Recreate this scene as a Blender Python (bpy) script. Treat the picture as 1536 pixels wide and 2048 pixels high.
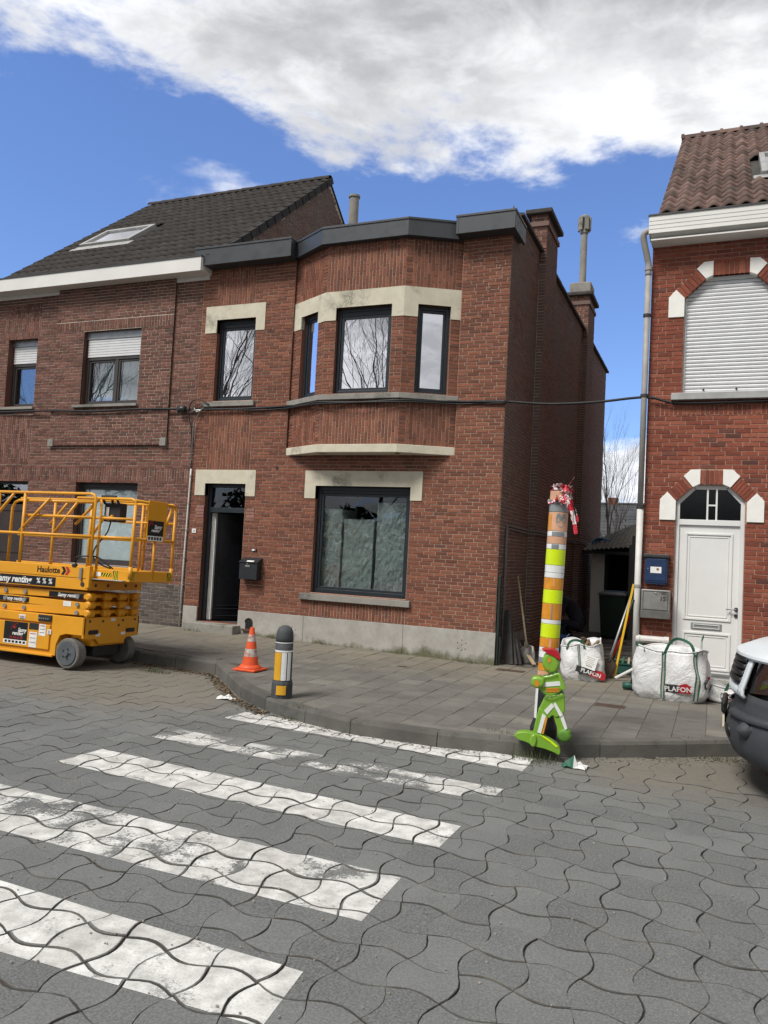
import bpy, math, random
from mathutils import Vector, Matrix
from math import sin, cos, pi, radians, hypot, atan2, sqrt
for o in list(bpy.data.objects): bpy.data.objects.remove(o)
S = bpy.context.scene
COL = S.collection
rnd = random.Random(7)

# ---------------------------------------------------------------- camera
cam_d = bpy.data.cameras.new('camera'); cam = bpy.data.objects.new('camera', cam_d); COL.objects.link(cam)
CAM = Vector((3.0967, -12.039, 1.80))
yaw, pitch, roll = radians(-22.8), radians(2.90), radians(2.95)
fw = Vector((sin(yaw)*cos(pitch), cos(yaw)*cos(pitch), sin(pitch)))
rt = Vector((cos(yaw), -sin(yaw), 0)); up = rt.cross(fw)
r2 = cos(roll)*rt + sin(roll)*up; u2 = -sin(roll)*rt + cos(roll)*up
m = Matrix((r2, u2, -fw)).transposed().to_4x4(); m.translation = CAM
cam.matrix_world = m
cam_d.sensor_fit = 'VERTICAL'; cam_d.sensor_height = 36.0; cam_d.lens = 36.0*1580/2048
cam_d.clip_start = 0.05; cam_d.clip_end = 2000
S.camera = cam
# ---------------------------------------------------------------- light
SUN_EL, SUN_AZ = 52, 205          # degrees; azimuth measured from +Y clockwise (sun behind the viewer, to the left)
sd = Vector((sin(radians(SUN_AZ))*cos(radians(SUN_EL)), cos(radians(SUN_AZ))*cos(radians(SUN_EL)), sin(radians(SUN_EL))))
sun_d = bpy.data.lights.new('sun', 'SUN'); sun = bpy.data.objects.new('sun', sun_d); COL.objects.link(sun)
sun_d.energy = 3.0; sun_d.angle = radians(20); sun_d.color = (1.0, .96, .9)
sun.rotation_euler = sd.to_track_quat('Z', 'Y').to_euler(); sun.location = (0, -20, 30)
S.view_settings.view_transform = 'Standard'; S.view_settings.look = 'None'
S.view_settings.exposure = 0.45; S.view_settings.gamma = 1.0; S.view_settings.use_curve_mapping = False
S.cycles.max_bounces = 8; S.cycles.transparent_max_bounces = 16
S.cycles.use_adaptive_sampling = True
S.cycles.use_denoising = True

W = bpy.data.worlds.new('World'); S.world = W; W.use_nodes = True
def sky():
    nt = W.node_tree; nt.nodes.clear(); N = nt.nodes.new; L = nt.links.new
    def math_(op, a, b=None, c=None):
        n = N('ShaderNodeMath'); n.operation = op
        for i, v in enumerate((a, b, c)):
            if v is None: continue
            if isinstance(v, (int, float)): n.inputs[i].default_value = v
            else: L(v, n.inputs[i])
        return n.outputs[0]
    def sstep(v, lo, hi, a=0., b=1.):
        n = N('ShaderNodeMapRange'); n.interpolation_type = 'SMOOTHSTEP'
        L(v, n.inputs[0]); n.inputs[1].default_value = lo; n.inputs[2].default_value = hi
        n.inputs[3].default_value = a; n.inputs[4].default_value = b
        return n.outputs[0]
    tc = N('ShaderNodeTexCoord')
    nrm = N('ShaderNodeVectorMath'); nrm.operation = 'NORMALIZE'; L(tc.outputs['Generated'], nrm.inputs[0])
    d = nrm.outputs[0]
    sep = N('ShaderNodeSeparateXYZ'); L(d, sep.inputs[0])
    # cloud sheet coordinates: looking up at a flat layer
    den = math_('ADD', math_('MAXIMUM', sep.outputs[2], 0.0), 0.22)
    cmb = N('ShaderNodeCombineXYZ')
    L(math_('DIVIDE', sep.outputs[0], den), cmb.inputs[0]); L(math_('DIVIDE', sep.outputs[1], den), cmb.inputs[1])
    L(math_('MULTIPLY', sep.outputs[2], 2.0), cmb.inputs[2])
    def noise(vec, sc, det, rough, dist=0., off=(0, 0, 0)):
        mp = N('ShaderNodeMapping'); L(vec, mp.inputs[0]); mp.inputs['Location'].default_value = off
        n = N('ShaderNodeTexNoise'); L(mp.outputs[0], n.inputs['Vector'])
        n.inputs['Scale'].default_value = sc; n.inputs['Detail'].default_value = det
        n.inputs['Roughness'].default_value = rough; n.inputs['Distortion'].default_value = dist
        return n.outputs['Fac']
    n1 = noise(cmb.outputs[0], 1.9, 12, .60, .1, NOFF)
    # the deck: everything beyond a straight front in the sky, its edge torn by the noise
    fr = N('ShaderNodeVectorMath'); fr.operation = 'DOT_PRODUCT'; L(d, fr.inputs[0]); fr.inputs[1].default_value = FRONT_N
    front = math_('SUBTRACT', fr.outputs['Value'], FRONT_C)
    dens = math_('ADD', math_('MULTIPLY', front, 3.1), math_('MULTIPLY', math_('SUBTRACT', n1, .5), 1.9))
    deck = sstep(dens, .0, .21)
    # small fair-weather clouds lower down
    n2 = noise(cmb.outputs[0], 1.15, 9, .55, .3, CU_OFF)
    low = sstep(sep.outputs[2], .24, .05)
    cu = sstep(math_('ADD', n2, math_('MULTIPLY', low, .30)), .64, .73)
    cover = math_('MAXIMUM', deck, math_('MULTIPLY', cu, .92))
    # brightness: thin, torn edges catch the sun, thick parts are grey underneath
    n3 = noise(cmb.outputs[0], 1.1, 6, .6, .4, (9, 2, 4))
    thick = sstep(math_('ADD', dens, math_('MULTIPLY', math_('SUBTRACT', n3, .5), 1.5)), .12, .75)
    n4 = noise(cmb.outputs[0], 4.2, 9, .62, .6, (2, 7, 1))
    thick = math_('ADD', math_('MULTIPLY', thick, .72), sstep(n4, .62, .40, 0, .34))
    cr = N('ShaderNodeMix'); cr.data_type = 'RGBA'; L(thick, cr.inputs[0])
    cr.inputs[6].default_value = (.86, .87, .89, 1); cr.inputs[7].default_value = (.37, .376, .39, 1)
    st = N('ShaderNodeTexSky'); st.sky_type = 'NISHITA'; st.sun_disc = False
    st.sun_elevation = radians(SUN_EL); st.sun_rotation = radians(SUN_AZ)
    st.air_density = 1.15; st.dust_density = 0.; st.ozone_density = 5.; st.altitude = 300
    lift_ = N('ShaderNodeVectorMath'); lift_.operation = 'ADD'; L(d, lift_.inputs[0]); lift_.inputs[1].default_value = (0, 0, .09)
    ln = N('ShaderNodeVectorMath'); ln.operation = 'NORMALIZE'; L(lift_.outputs[0], ln.inputs[0]); L(ln.outputs[0], st.inputs[0])
    b1 = N('ShaderNodeBackground'); hs = N('ShaderNodeHueSaturation'); hs.inputs['Saturation'].default_value = 1.08; hs.inputs['Hue'].default_value = .511; L(st.outputs[0], hs.inputs['Color']); L(hs.outputs[0], b1.inputs[0]); b1.inputs[1].default_value = SKY_STR
    b2 = N('ShaderNodeBackground'); L(cr.outputs[2], b2.inputs[0]); b2.inputs[1].default_value = 1.0
    mx = N('ShaderNodeMixShader'); L(cover, mx.inputs[0]); L(b1.outputs[0], mx.inputs[1]); L(b2.outputs[0], mx.inputs[2])
    out = N('ShaderNodeOutputWorld'); L(mx.outputs[0], out.inputs[0])
FRONT_N = tuple((up*.86 + fw*(-.30) + rt*.17).normalized())
FRONT_C = 0.095
NOFF = (4.7, 0.4, 2.4)
CU_OFF = (5.3, 5.5, 0)
SKY_STR = .145
sky()

# ---------------------------------------------------------------- materials
MATS = {}
class NT:
    def __init__(s, name):
        s.m = bpy.data.materials.new(name); s.m.use_nodes = True; s.t = s.m.node_tree; s.t.nodes.clear()
        s.out = s.n('ShaderNodeOutputMaterial')
    def n(s, k, **kw):
        x = s.t.nodes.new(k)
        for a, v in kw.items(): setattr(x, a, v)
        return x
    def l(s, a, b): s.t.links.new(a, b)
    def pos(s):
        if not hasattr(s, '_g'): s._g = s.n('ShaderNodeNewGeometry')
        return s._g.outputs['Position']
    def noise(s, sc, det=4, rough=.55, vec=None, dist=0.):
        x = s.n('ShaderNodeTexNoise'); s.l(vec or s.pos(), x.inputs['Vector'])
        x.inputs['Scale'].default_value = sc; x.inputs['Detail'].default_value = det
        x.inputs['Roughness'].default_value = rough; x.inputs['Distortion'].default_value = dist
        return x.outputs['Fac']
    def math(s, op, a, b=None):
        x = s.n('ShaderNodeMath', operation=op)
        for i, v in enumerate((a, b)):
            if v is None: continue
            if isinstance(v, (int, float)): x.inputs[i].default_value = v
            else: s.l(v, x.inputs[i])
        return x.outputs[0]
    def map(s, v, a, b, c=0., d=1.):
        x = s.n('ShaderNodeMapRange'); s.l(v, x.inputs[0])
        for i, q in enumerate((a, b, c, d)): x.inputs[i+1].default_value = q
        return x.outputs[0]
    def mix(s, f, a, b, mode='MIX'):
        x = s.n('ShaderNodeMix', data_type='RGBA', blend_type=mode)
        for i, v in ((0, f), (6, a), (7, b)):
            if isinstance(v, (int, float)): x.inputs[i].default_value = v
            elif isinstance(v, tuple): x.inputs[i].default_value = (*v[:3], 1)
            else: s.l(v, x.inputs[i])
        return x.outputs[2]
    def ramp(s, f, stops, interp='LINEAR'):
        x = s.n('ShaderNodeValToRGB'); s.l(f, x.inputs[0]); e = x.color_ramp.elements; x.color_ramp.interpolation = interp
        while len(e) < len(stops): e.new(.5)
        for el, (p, c) in zip(e, stops): el.position = p; el.color = (*c, 1)
        return x.outputs[0]
    def bump(s, h, st, dist=.01):
        x = s.n('ShaderNodeBump'); s.l(h, x.inputs['Height']); x.inputs['Strength'].default_value = st; x.inputs['Distance'].default_value = dist
        return x.outputs[0]
    def rand(s):
        o = s.n('ShaderNodeObjectInfo').outputs['Random']
        s.pos(); i = s._g.outputs['Random Per Island']
        return s.math('FRACT', s.math('ADD', o, i))
    def pbsdf(s, col, rough=.7, metal=0., normal=None, spec=.5, **kw):
        p = s.n('ShaderNodeBsdfPrincipled')
        for k, v in (('Base Color', col), ('Roughness', rough), ('Metallic', metal), ('Specular IOR Level', spec)):
            if isinstance(v, (int, float)): p.inputs[k].default_value = v
            elif isinstance(v, tuple): p.inputs[k].default_value = (*v[:3], 1)
            else: s.l(v, p.inputs[k])
        for k, v in kw.items(): p.inputs[k].default_value = v
        if normal: s.l(normal, p.inputs['Normal'])
        return p.outputs[0]
    def done(s, sh):
        s.l(sh, s.out.inputs[0]); return s.m
def mul(c, k): return tuple(min(1, x*k) for x in c)
def M(name, col, rough=.7, metal=0., var=.18, sc=6., bump=.0, bsc=80., spec=.4, stain=None, isl=0., **kw):
    """general surface: colour mottled by noise, optional fine relief, optional stain (colour, scale, threshold)"""
    t = NT(name)
    c = t.mix(t.map(t.noise(sc, 5), .3, .7), mul(col, 1-var), mul(col, 1+var))
    if isl: c = t.mix(1., c, t.ramp(t.rand(), [(0, (1-isl,)*3), (1, (1,)*3)]), 'MULTIPLY')
    if stain:
        sc_, s2, th = stain
        c = t.mix(t.map(t.noise(s2, 6, .65), th, th+.12, 0, .85), c, sc_)
    nr = t.bump(t.noise(bsc, 4, .6), bump) if bump else None
    rg = t.map(t.noise(sc*3, 3), .3, .7, max(.02, rough-.08), min(1, rough+.08))
    MATS[name] = t.done(t.pbsdf(c, rg, metal, nr, spec, **kw)); return MATS[name]
def BRICK(name, stops, bump=.5, soot=None, pale=.12):
    t = NT(name)
    c = t.ramp(t.rand(), stops)
    c = t.mix(t.map(t.noise(45, 5, .65), .35, .7), c, t.mix(1., c, (.62, .58, .56), 'MULTIPLY'))
    c = t.mix(t.map(t.noise(1.1, 5, .6), .35, .72, 0, .45), c, t.mix(1., c, (.62, .62, .66), 'MULTIPLY'))
    c = t.mix(t.map(t.noise(7, 6, .7), .62, .75, 0, pale), c, (.42, .33, .27))
    if soot: c = t.mix(t.map(t.noise(.9, 5), .35, .65, .25, .9), c, soot)
    MATS[name] = t.done(t.pbsdf(c, .86, 0, t.bump(t.noise(140, 4, .7), bump, .004), .25)); return MATS[name]
BRICK('brick_main', [(0, (.165, .066, .044)), (.3, (.215, .085, .055)), (.65, (.25, .097, .061)), (.9, (.31, .123, .075)), (1, (.15, .07, .052))])
BRICK('brick_left', [(0, (.12, .058, .044)), (.3, (.165, .077, .058)), (.65, (.205, .094, .071)), (.9, (.25, .115, .087)), (1, (.105, .064, .054))])
BRICK('brick_right', [(0, (.19, .056, .037)), (.4, (.255, .076, .047)), (.75, (.30, .09, .054)), (.93, (.34, .118, .074)), (1, (.09, .042, .036))])
BRICK('brick_side', [(0, (.15, .08, .064)), (.4, (.21, .105, .083)), (.8, (.26, .125, .098)), (1, (.30, .15, .115))], soot=(.15, .12, .108))
BRICK('brick_grey', [(0, (.085, .075, .07)), (.5, (.12, .105, .098)), (1, (.155, .135, .12))])
M('mortar_main', (.37, .275, .21), .95, var=.2, sc=30, bump=.3)
M('mortar_left', (.42, .35, .285), .95, var=.2, sc=30, bump=.3)
M('mortar_right', (.36, .22, .165), .95, var=.25, sc=20, bump=.3)
M('mortar_side', (.42, .36, .30), .95, var=.3, sc=5, bump=.3)
def STONE(name, col, dark, th=.55):
    t = NT(name)
    c = t.mix(t.map(t.noise(5, 6), .3, .7), mul(col, .88), mul(col, 1.08))
    c = t.mix(t.map(t.noise(70, 3, .7), .45, .7, 0, .35), c, mul(col, .55))
    w = t.math('MULTIPLY', t.map(t.noise(1.6, 4, .6), th, th+.12), t.map(t.noise(40, 5, .75), .35, .6))
    c = t.mix(w, c, dark)
    MATS[name] = t.done(t.pbsdf(c, .92, 0, t.bump(t.noise(120, 4, .7), .35, .004), .2))
STONE('stone', (.56, .525, .415), (.15, .145, .12), .54)
STONE('sill_stone', (.27, .26, .235), (.10, .10, .09), .5)
def PLINTH():
    t = NT('plinth')
    c = t.mix(t.map(t.noise(4, 7, .6), .3, .7), (.30, .285, .26), (.40, .385, .355))
    c = t.mix(t.map(t.noise(14, 8, .75), .5, .8, 0, .6), c, (.20, .19, .17))
    z = t.n('ShaderNodeSeparateXYZ'); t.l(t.pos(), z.inputs[0])
    # moss and splash dirt climbing from the pavement, thicker to the right
    mv = t.math('ADD', t.map(z.outputs[2], .14, .46, .75, -.35), t.math('MULTIPLY', t.math('SUBTRACT', t.noise(2.4, 6, .7), .5), 1.9))
    mv = t.math('ADD', mv, t.map(z.outputs[0], -5, 0, -.10, .06))
    c = t.mix(t.map(mv, .25, .62, 0, .9), c, t.mix(t.noise(30, 4), (.055, .062, .028), (.14, .135, .075)))
    MATS['plinth'] = t.done(t.pbsdf(c, .95, 0, t.bump(t.noise(90, 5, .7), .4, .005), .2))
PLINTH()
def GLASS(name, refl, tint=(.55, .6, .62), rough=0., fk=.8):
    t = NT(name)
    tr = t.n('ShaderNodeBsdfTransparent'); tr.inputs[0].default_value = (*tint, 1)
    gl = t.n('ShaderNodeBsdfGlossy'); gl.inputs['Roughness'].default_value = rough; gl.inputs[0].default_value = (.96, .96, 1, 1)
    nr = t.bump(t.noise(1.3, 2), .06, .02); t.l(nr, gl.inputs['Normal'])
    lw = t.n('ShaderNodeLayerWeight'); lw.inputs[0].default_value = .3
    f = t.math('MINIMUM', t.math('ADD', t.math('MULTIPLY', lw.outputs['Fresnel'], fk), refl), 1.)
    mx = t.n('ShaderNodeMixShader'); t.l(f, mx.inputs[0]); t.l(tr.outputs[0], mx.inputs[1]); t.l(gl.outputs[0], mx.inputs[2])
    MATS[name] = t.done(mx.outputs[0])
GLASS('glass_mirror', .80); GLASS('glass', .02, (.9, .94, .94), fk=.35); GLASS('glass_mid', .14, (.75, .8, .8)); GLASS('glass_lens', .12, (.9, .92, .93))
M('anthracite', (.035, .040, .046), .45, var=.1, sc=3, spec=.5)
M('frame_dark', (.016, .022, .028), .4, var=.1)
M('white_upvc', (.62, .62, .60), .4, var=.06)
M('white_fascia', (.66, .65, .62), .5, var=.06, sc=2, stain=((.42, .40, .36), 3, .66))
M('white_door', (.66, .66, .645), .45, var=.05, sc=2)
M('white_quoin', (.74, .73, .69), .85, var=.05, sc=9, bump=.15)
M('shutter', (.60, .61, .62), .5, var=.05)
M('metal_grey', (.33, .34, .34), .45, .6, var=.12)
M('metal_dark', (.06, .06, .06), .5, .5)
M('zinc', (.34, .34, .33), .55, .35, var=.15)
M('drain_grey', (.30, .285, .26), .6, var=.15)
M('drain_white', (.56, .55, .52), .55, var=.1, stain=((.25, .21, .16), 9, .66))
M('black', (.010, .010, .011), .6)
M('cable', (.014, .014, .015), .55)
M('cable_grey', (.16, .16, .155), .6)
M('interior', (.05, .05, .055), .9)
M('curtain', (.84, .86, .88), .9, var=.05)
M('tile_dark', (.031, .026, .024), .8, var=.3, sc=5, bump=.3, spec=.3, isl=.35, stain=((.055, .053, .037), 2.5, .68))
M('tile_red', (.165, .105, .088), .8, var=.35, sc=3, bump=.4, spec=.3, isl=.5, stain=((.075, .064, .058), 2.2, .54))
M('tile_far', (.062, .066, .073), .8, var=.2, sc=2, isl=.3)
M('bark', (.075, .06, .048), .9, var=.3, sc=9)
M('twig', (.062, .048, .04), .9, var=.2)
M('concrete', (.25, .24, .215), .95, var=.2, sc=4, bump=.4, stain=((.11, .105, .085), 3.5, .55))
M('render_white', (.46, .45, .42), .95, var=.12, sc=2, bump=.3, stain=((.25, .24, .2), 2.5, .55))
# ---------------------------------------------------------------- helpers
class MB:
    def __init__(s): s.v = []; s.f = []; s.mi = []
    def add(s, vs, fs, mi=0):
        b = len(s.v); s.v += [tuple(v) for v in vs]; s.f += [tuple(b+i for i in f) for f in fs]; s.mi += [mi]*len(fs); return s
    def box(s, a, b, mi=0):
        x0, y0, z0 = (min(p, q) for p, q in zip(a, b)); x1, y1, z1 = (max(p, q) for p, q in zip(a, b))
        return s.add([(x0,y0,z0),(x1,y0,z0),(x1,y1,z0),(x0,y1,z0),(x0,y0,z1),(x1,y0,z1),(x1,y1,z1),(x0,y1,z1)],
                     [(3,2,1,0),(4,5,6,7),(0,1,5,4),(1,2,6,5),(2,3,7,6),(3,0,4,7)], mi)
    def tbox(s, mat, size, mi=0):
        hx, hy, hz = (q/2 for q in size)
        vs = [mat @ Vector((x, y, z)) for z in (-hz, hz) for x, y in ((-hx,-hy),(hx,-hy),(hx,hy),(-hx,hy))]
        return s.add(vs, [(3,2,1,0),(4,5,6,7),(0,1,5,4),(1,2,6,5),(2,3,7,6),(3,0,4,7)], mi)
    def beam(s, p, q, w, h, mi=0, upv=(0,0,1)):
        p, q = Vector(p), Vector(q); d = q-p; x = d.normalized(); u = Vector(upv)
        y = u.cross(x); y = y.normalized() if y.length > 1e-5 else Vector((0,1,0)); z = x.cross(y)
        mt = Matrix((x, y, z)).transposed().to_4x4(); mt.translation = (p+q)/2
        return s.tbox(mt, (d.length, w, h), mi)
    def prism(s, poly, vec, mi=0, cap=True):
        n = len(poly); vec = Vector(vec); a = [Vector(p) for p in poly]; b = [p+vec for p in a]
        fs = [(i, (i+1) % n, n+(i+1) % n, n+i) for i in range(n)]
        if cap: fs += [tuple(reversed(range(n))), tuple(range(n, 2*n))]
        return s.add(a+b, fs, mi)
    def rings(s, rs, closed=True, caps=True, mi=0):
        n = len(rs[0]); vs = [p for r in rs for p in r]; fs = []
        for k in range(len(rs)-1):
            for i in range(n if closed else n-1):
                j = (i+1) % n; fs.append((k*n+i, k*n+j, (k+1)*n+j, (k+1)*n+i))
        if caps and closed: fs += [tuple(reversed(range(n))), tuple(range((len(rs)-1)*n, len(rs)*n))]
        return s.add(vs, fs, mi)
    def tube(s, pts, r, n=8, mi=0, caps=True):
        pts = [Vector(p) for p in pts]; rs = []; R = r if isinstance(r, (list, tuple)) else [r]*len(pts); a0 = None
        for i, p in enumerate(pts):
            d = (pts[min(i+1, len(pts)-1)]-pts[max(i-1, 0)])
            d = d.normalized() if d.length > 1e-9 else Vector((0,0,1))
            if a0 is None: a0 = d.orthogonal().normalized()
            else:
                a0 = a0-d*a0.dot(d); a0 = a0.normalized() if a0.length > 1e-6 else d.orthogonal().normalized()
            b0 = d.cross(a0); rs.append([p+(a0*cos(2*pi*k/n)+b0*sin(2*pi*k/n))*R[i] for k in range(n)])
        return s.rings(rs, True, caps, mi)
    def cyl(s, p, q, r, r1=None, n=16, mi=0): return s.tube([p, q], [r, r if r1 is None else r1], n, mi)
    def lathe(s, prof, c=(0,0,0), n=24, mi=0, caps=True):
        c = Vector(c); return s.rings([[c+Vector((r*cos(2*pi*k/n), r*sin(2*pi*k/n), z)) for k in range(n)] for r, z in prof], True, caps, mi)
    def xf(s, mt): s.v = [tuple(mt @ Vector(v)) for v in s.v]; return s
    def build(s, name, mat, parent=None, smooth=False, bevel=0., local=False, seg=2, solid=0.):
        me = bpy.data.meshes.new(name); vs = s.v
        if parent is not None and not local:
            r = parent
            while r.parent: r = r.parent
            o = r.location; vs = [(x-o.x, y-o.y, z-o.z) for x, y, z in vs]
        me.from_pydata(vs, [], s.f); me.update()
        for mm in (mat if isinstance(mat, (list, tuple)) else [mat]): me.materials.append(MATS[mm] if isinstance(mm, str) else mm)
        if any(s.mi): me.polygons.foreach_set('material_index', s.mi)
        if smooth: me.polygons.foreach_set('use_smooth', [True]*len(me.polygons))
        o = bpy.data.objects.new(name, me); COL.objects.link(o); o.parent = parent
        if solid:
            q = o.modifiers.new('solid', 'SOLIDIFY'); q.thickness = solid; q.offset = 0
        if bevel:
            q = o.modifiers.new('bevel', 'BEVEL'); q.width = bevel; q.segments = seg; q.limit_method = 'ANGLE'; q.angle_limit = radians(40)
        return o
def tag(o, label=None, cat=None, group=None, kind=None):
    for k, v in (('label', label), ('category', cat), ('group', group), ('kind', kind)):
        if v: o[k] = v
    return o
def root(name, loc, label, cat, group=None, rz=0.):
    o = bpy.data.objects.new(name, None); COL.objects.link(o); o.location = loc; o.rotation_euler = (0, 0, rz); o.empty_display_size = .2
    bpy.context.view_layer.update()
    return tag(o, label, cat, group)
def bx(name, a, b, mat, parent=None, bevel=0., local=False): return MB().box(a, b).build(name, mat, parent, bevel=bevel, local=local)
def rootloc(p):
    while p.parent: p = p.parent
    return p.location
def text(s, name, mt, size, mat, parent, ext=.0008, shear=0., bold=0.):
    cu = bpy.data.curves.new(name, 'FONT'); cu.body = s; cu.size = size; cu.extrude = ext; cu.align_x = 'CENTER'; cu.align_y = 'CENTER'; cu.shear = shear; cu.offset = bold
    cu.resolution_u = 2
    t = bpy.data.objects.new(name, cu); COL.objects.link(t)
    me = bpy.data.meshes.new_from_object(t.evaluated_get(bpy.context.evaluated_depsgraph_get()))
    bpy.data.objects.remove(t); me.name = name; me.materials.clear(); me.materials.append(MATS[mat])
    me.transform(mt); o = bpy.data.objects.new(name, me); COL.objects.link(o); o.parent = parent
    return o
def face_mt(origin, U, V):
    """matrix whose x runs along U, y along V"""
    U = Vector(U).normalized(); V = Vector(V).normalized(); n = U.cross(V)
    mt = Matrix((U, V, n)).transposed().to_4x4(); mt.translation = Vector(origin); return mt
class Frame:
    """wall coordinates: u along the wall, v up, w outward"""
    def __init__(s, o, U): s.o = Vector(o); s.U = Vector(U).normalized(); s.V = Vector((0,0,1)); s.W = s.U.cross(s.V)
    def p(s, u, v, w=0.): return s.o+s.U*u+s.V*v+s.W*w
def wall_face(mb, fr, R, holes, w, depth, mi=0, mr=1):
    """rectangle R with rectangular holes, and the reveals of the holes going back by depth"""
    us = sorted({R[0], R[1], *[min(max(q, R[0]), R[1]) for h in holes for q in h[:2]]}); vs = sorted({R[2], R[3], *[min(max(q, R[2]), R[3]) for h in holes for q in h[2:4]]})
    for a, b in zip(us, us[1:]):
        for c, d in zip(vs, vs[1:]):
            um, vm = (a+b)/2, (c+d)/2
            if b-a < 1e-6 or d-c < 1e-6 or any(h[0] < um < h[1] and h[2] < vm < h[3] for h in holes): continue
            mb.add([fr.p(a,c,w), fr.p(b,c,w), fr.p(b,d,w), fr.p(a,d,w)], [(0,1,2,3)], mi)
    for h in holes:
        a, b, c, d = h[:4]; w0 = w-.0005
        for (p, q) in (((a,c),(a,d)), ((a,d),(b,d)), ((b,d),(b,c)), ((b,c),(a,c))):
            mb.add([fr.p(*p,w0), fr.p(*q,w0), fr.p(*q,w0-depth), fr.p(*p,w0-depth)], [(0,1,2,3)], mr)
def cut(ivs, a, b):
    out = []
    for p, q in ivs:
        if b <= p or a >= q: out.append((p, q)); continue
        if a > p: out.append((p, a))
        if b < q: out.append((b, q))
    return out
def bricks(R, block, vert=False, L=.2, H=.058, gap=.0105, rg=None):
    """list of brick rectangles (u0,u1,v0,v1) laid in running bond inside R, kept clear of the blocked rectangles"""
    rg = rg or rnd; out = []; u0, u1, v0, v1 = R
    if vert: u0, u1, v0, v1 = v0, v1, u0, u1; block = [(c, d, a, b) for a, b, c, d in block]
    n = max(1, round((v1-v0)/H)); h = (v1-v0)/n
    for k in range(n):
        a, b = v0+k*h, v0+(k+1)*h; mid = (a+b)/2; ivs = [(u0, u1)]
        for q in block:
            if q[2] < mid < q[3]: ivs = cut(ivs, q[0], q[1])
        for q in block:           # slivers of the course left above or below a blocked rectangle
            if q[2] < mid < q[3]:
                for sa, sb in ((q[3], b), (a, q[2])):
                    if sb-sa < .014: continue
                    sm = (sa+sb)/2; iv2 = [(max(u0, q[0]), min(u1, q[1]))]
                    if iv2[0][1]-iv2[0][0] < .03: continue
                    for p in block:
                        if p[2] < sm < p[3]: iv2 = cut(iv2, p[0], p[1])
                    for p, e_ in iv2:
                        m_ = max(1, round((e_-p)/L)); w_ = (e_-p)/m_
                        for i in range(m_):
                            if w_ > .03: r = (p+i*w_+gap/2, p+(i+1)*w_-gap/2, sa+gap/3, sb-gap/3); out.append((r[2], r[3], r[0], r[1]) if vert else r)
        off = (k % 2)*L/2 + (rg.uniform(-.012, .012)) + (L*.25 if k % 7 == 3 else 0)
        for p, q in ivs:
            x = u0-L*2+off + math.floor((p-(u0-L*2+off))/L)*L
            cuts = [p]; x += L
            while x < q-1e-6:
                if x-p > .05 and q-x > .05: cuts.append(x)
                x += L
            cuts.append(q)
            for s_, e_ in zip(cuts, cuts[1:]):
                if e_-s_ < .02: continue
                j = rg.uniform(-.0015, .0015)
                r = (s_+gap/2, e_-gap/2, a+gap/2+j, b-gap/2+j)
                out.append((r[2], r[3], r[0], r[1]) if vert else r)
    return out
def brickwork(fr, recs, mat, parent, n_own=0, proud=.007, w0=0.):
    """recs: brick rectangles; the n_own nearest to the viewer become single bricks, the rest one mesh"""
    rg = random.Random(len(recs)); rows = []
    for r in recs:
        c = fr.p((r[0]+r[1])/2, (r[2]+r[3])/2); rows.append(((c-CAM).length, r))
    rows.sort(key=lambda q: q[0])
    off = rootloc(parent); unit = {}
    rot = Matrix((fr.U, fr.V, fr.W)).transposed().to_4x4()
    own = 0; mb = MB()
    for d, r in rows:
        w, h = r[1]-r[0], r[3]-r[2]; j = w0+rg.uniform(-.0022, .0018)
        if own < n_own and min(w, h) > .035 and max(w, h) > .09:
            own += 1; key = (round(w, 2), round(h, 3))
            if key not in unit:
                b = MB(); x, z = w/2, h/2; e = .003
                b.add([(-x,-z,-proud),(x,-z,-proud),(x,z,-proud),(-x,z,-proud),(-x+e,-z+e,0),(x-e,-z+e,0),(x-e,z-e,0),(-x+e,z-e,0)], [(4,5,6,7),(0,1,5,4),(1,2,6,5),(2,3,7,6),(3,0,4,7)])
                me = bpy.data.meshes.new('brick'); me.from_pydata(b.v, [], b.f); me.materials.append(MATS[mat]); unit[key] = me
            o = bpy.data.objects.new('brick', unit[key]); COL.objects.link(o); o.parent = parent
            mt = rot.copy(); mt.translation = fr.p((r[0]+r[1])/2, (r[2]+r[3])/2, j)-off; o.matrix_local = mt
        else:
            e = .002; a, b_, c, d_ = r
            P = [fr.p(a,c,j-proud), fr.p(b_,c,j-proud), fr.p(b_,d_,j-proud), fr.p(a,d_,j-proud), fr.p(a+e,c+e,j), fr.p(b_-e,c+e,j), fr.p(b_-e,d_-e,j), fr.p(a+e,d_-e,j)]
            mb.add(P, [(4,5,6,7),(0,1,5,4),(1,2,6,5),(2,3,7,6),(3,0,4,7)])
    if mb.v:
        o = mb.build('brickwork', mat, parent); o['kind'] = 'stuff'
def inset(r, d): return (r[0]+d, r[1]-d, r[2]+d, r[3]-d)
def frame_ring(mb, fr, r, t, w0, w1, mi=0):
    a, b, c, d = r
    for q in ((a, a+t, c, d), (b-t, b, c, d), (a+t, b-t, c, c+t), (a+t, b-t, d-t, d)):
        P = [fr.p(u, v, w) for w in (w0, w1) for u, v in ((q[0],q[2]),(q[1],q[2]),(q[1],q[3]),(q[0],q[3]))]
        mb.add(P, [(3,2,1,0),(4,5,6,7),(0,1,5,4),(1,2,6,5),(2,3,7,6),(3,0,4,7)], mi)
def fbox(mb, fr, r, w0, w1, mi=0):
    P = [fr.p(u, v, w) for w in (w0, w1) for u, v in ((r[0],r[2]),(r[1],r[2]),(r[1],r[3]),(r[0],r[3]))]
    return mb.add(P, [(3,2,1,0),(4,5,6,7),(0,1,5,4),(1,2,6,5),(2,3,7,6),(3,0,4,7)], mi)
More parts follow.
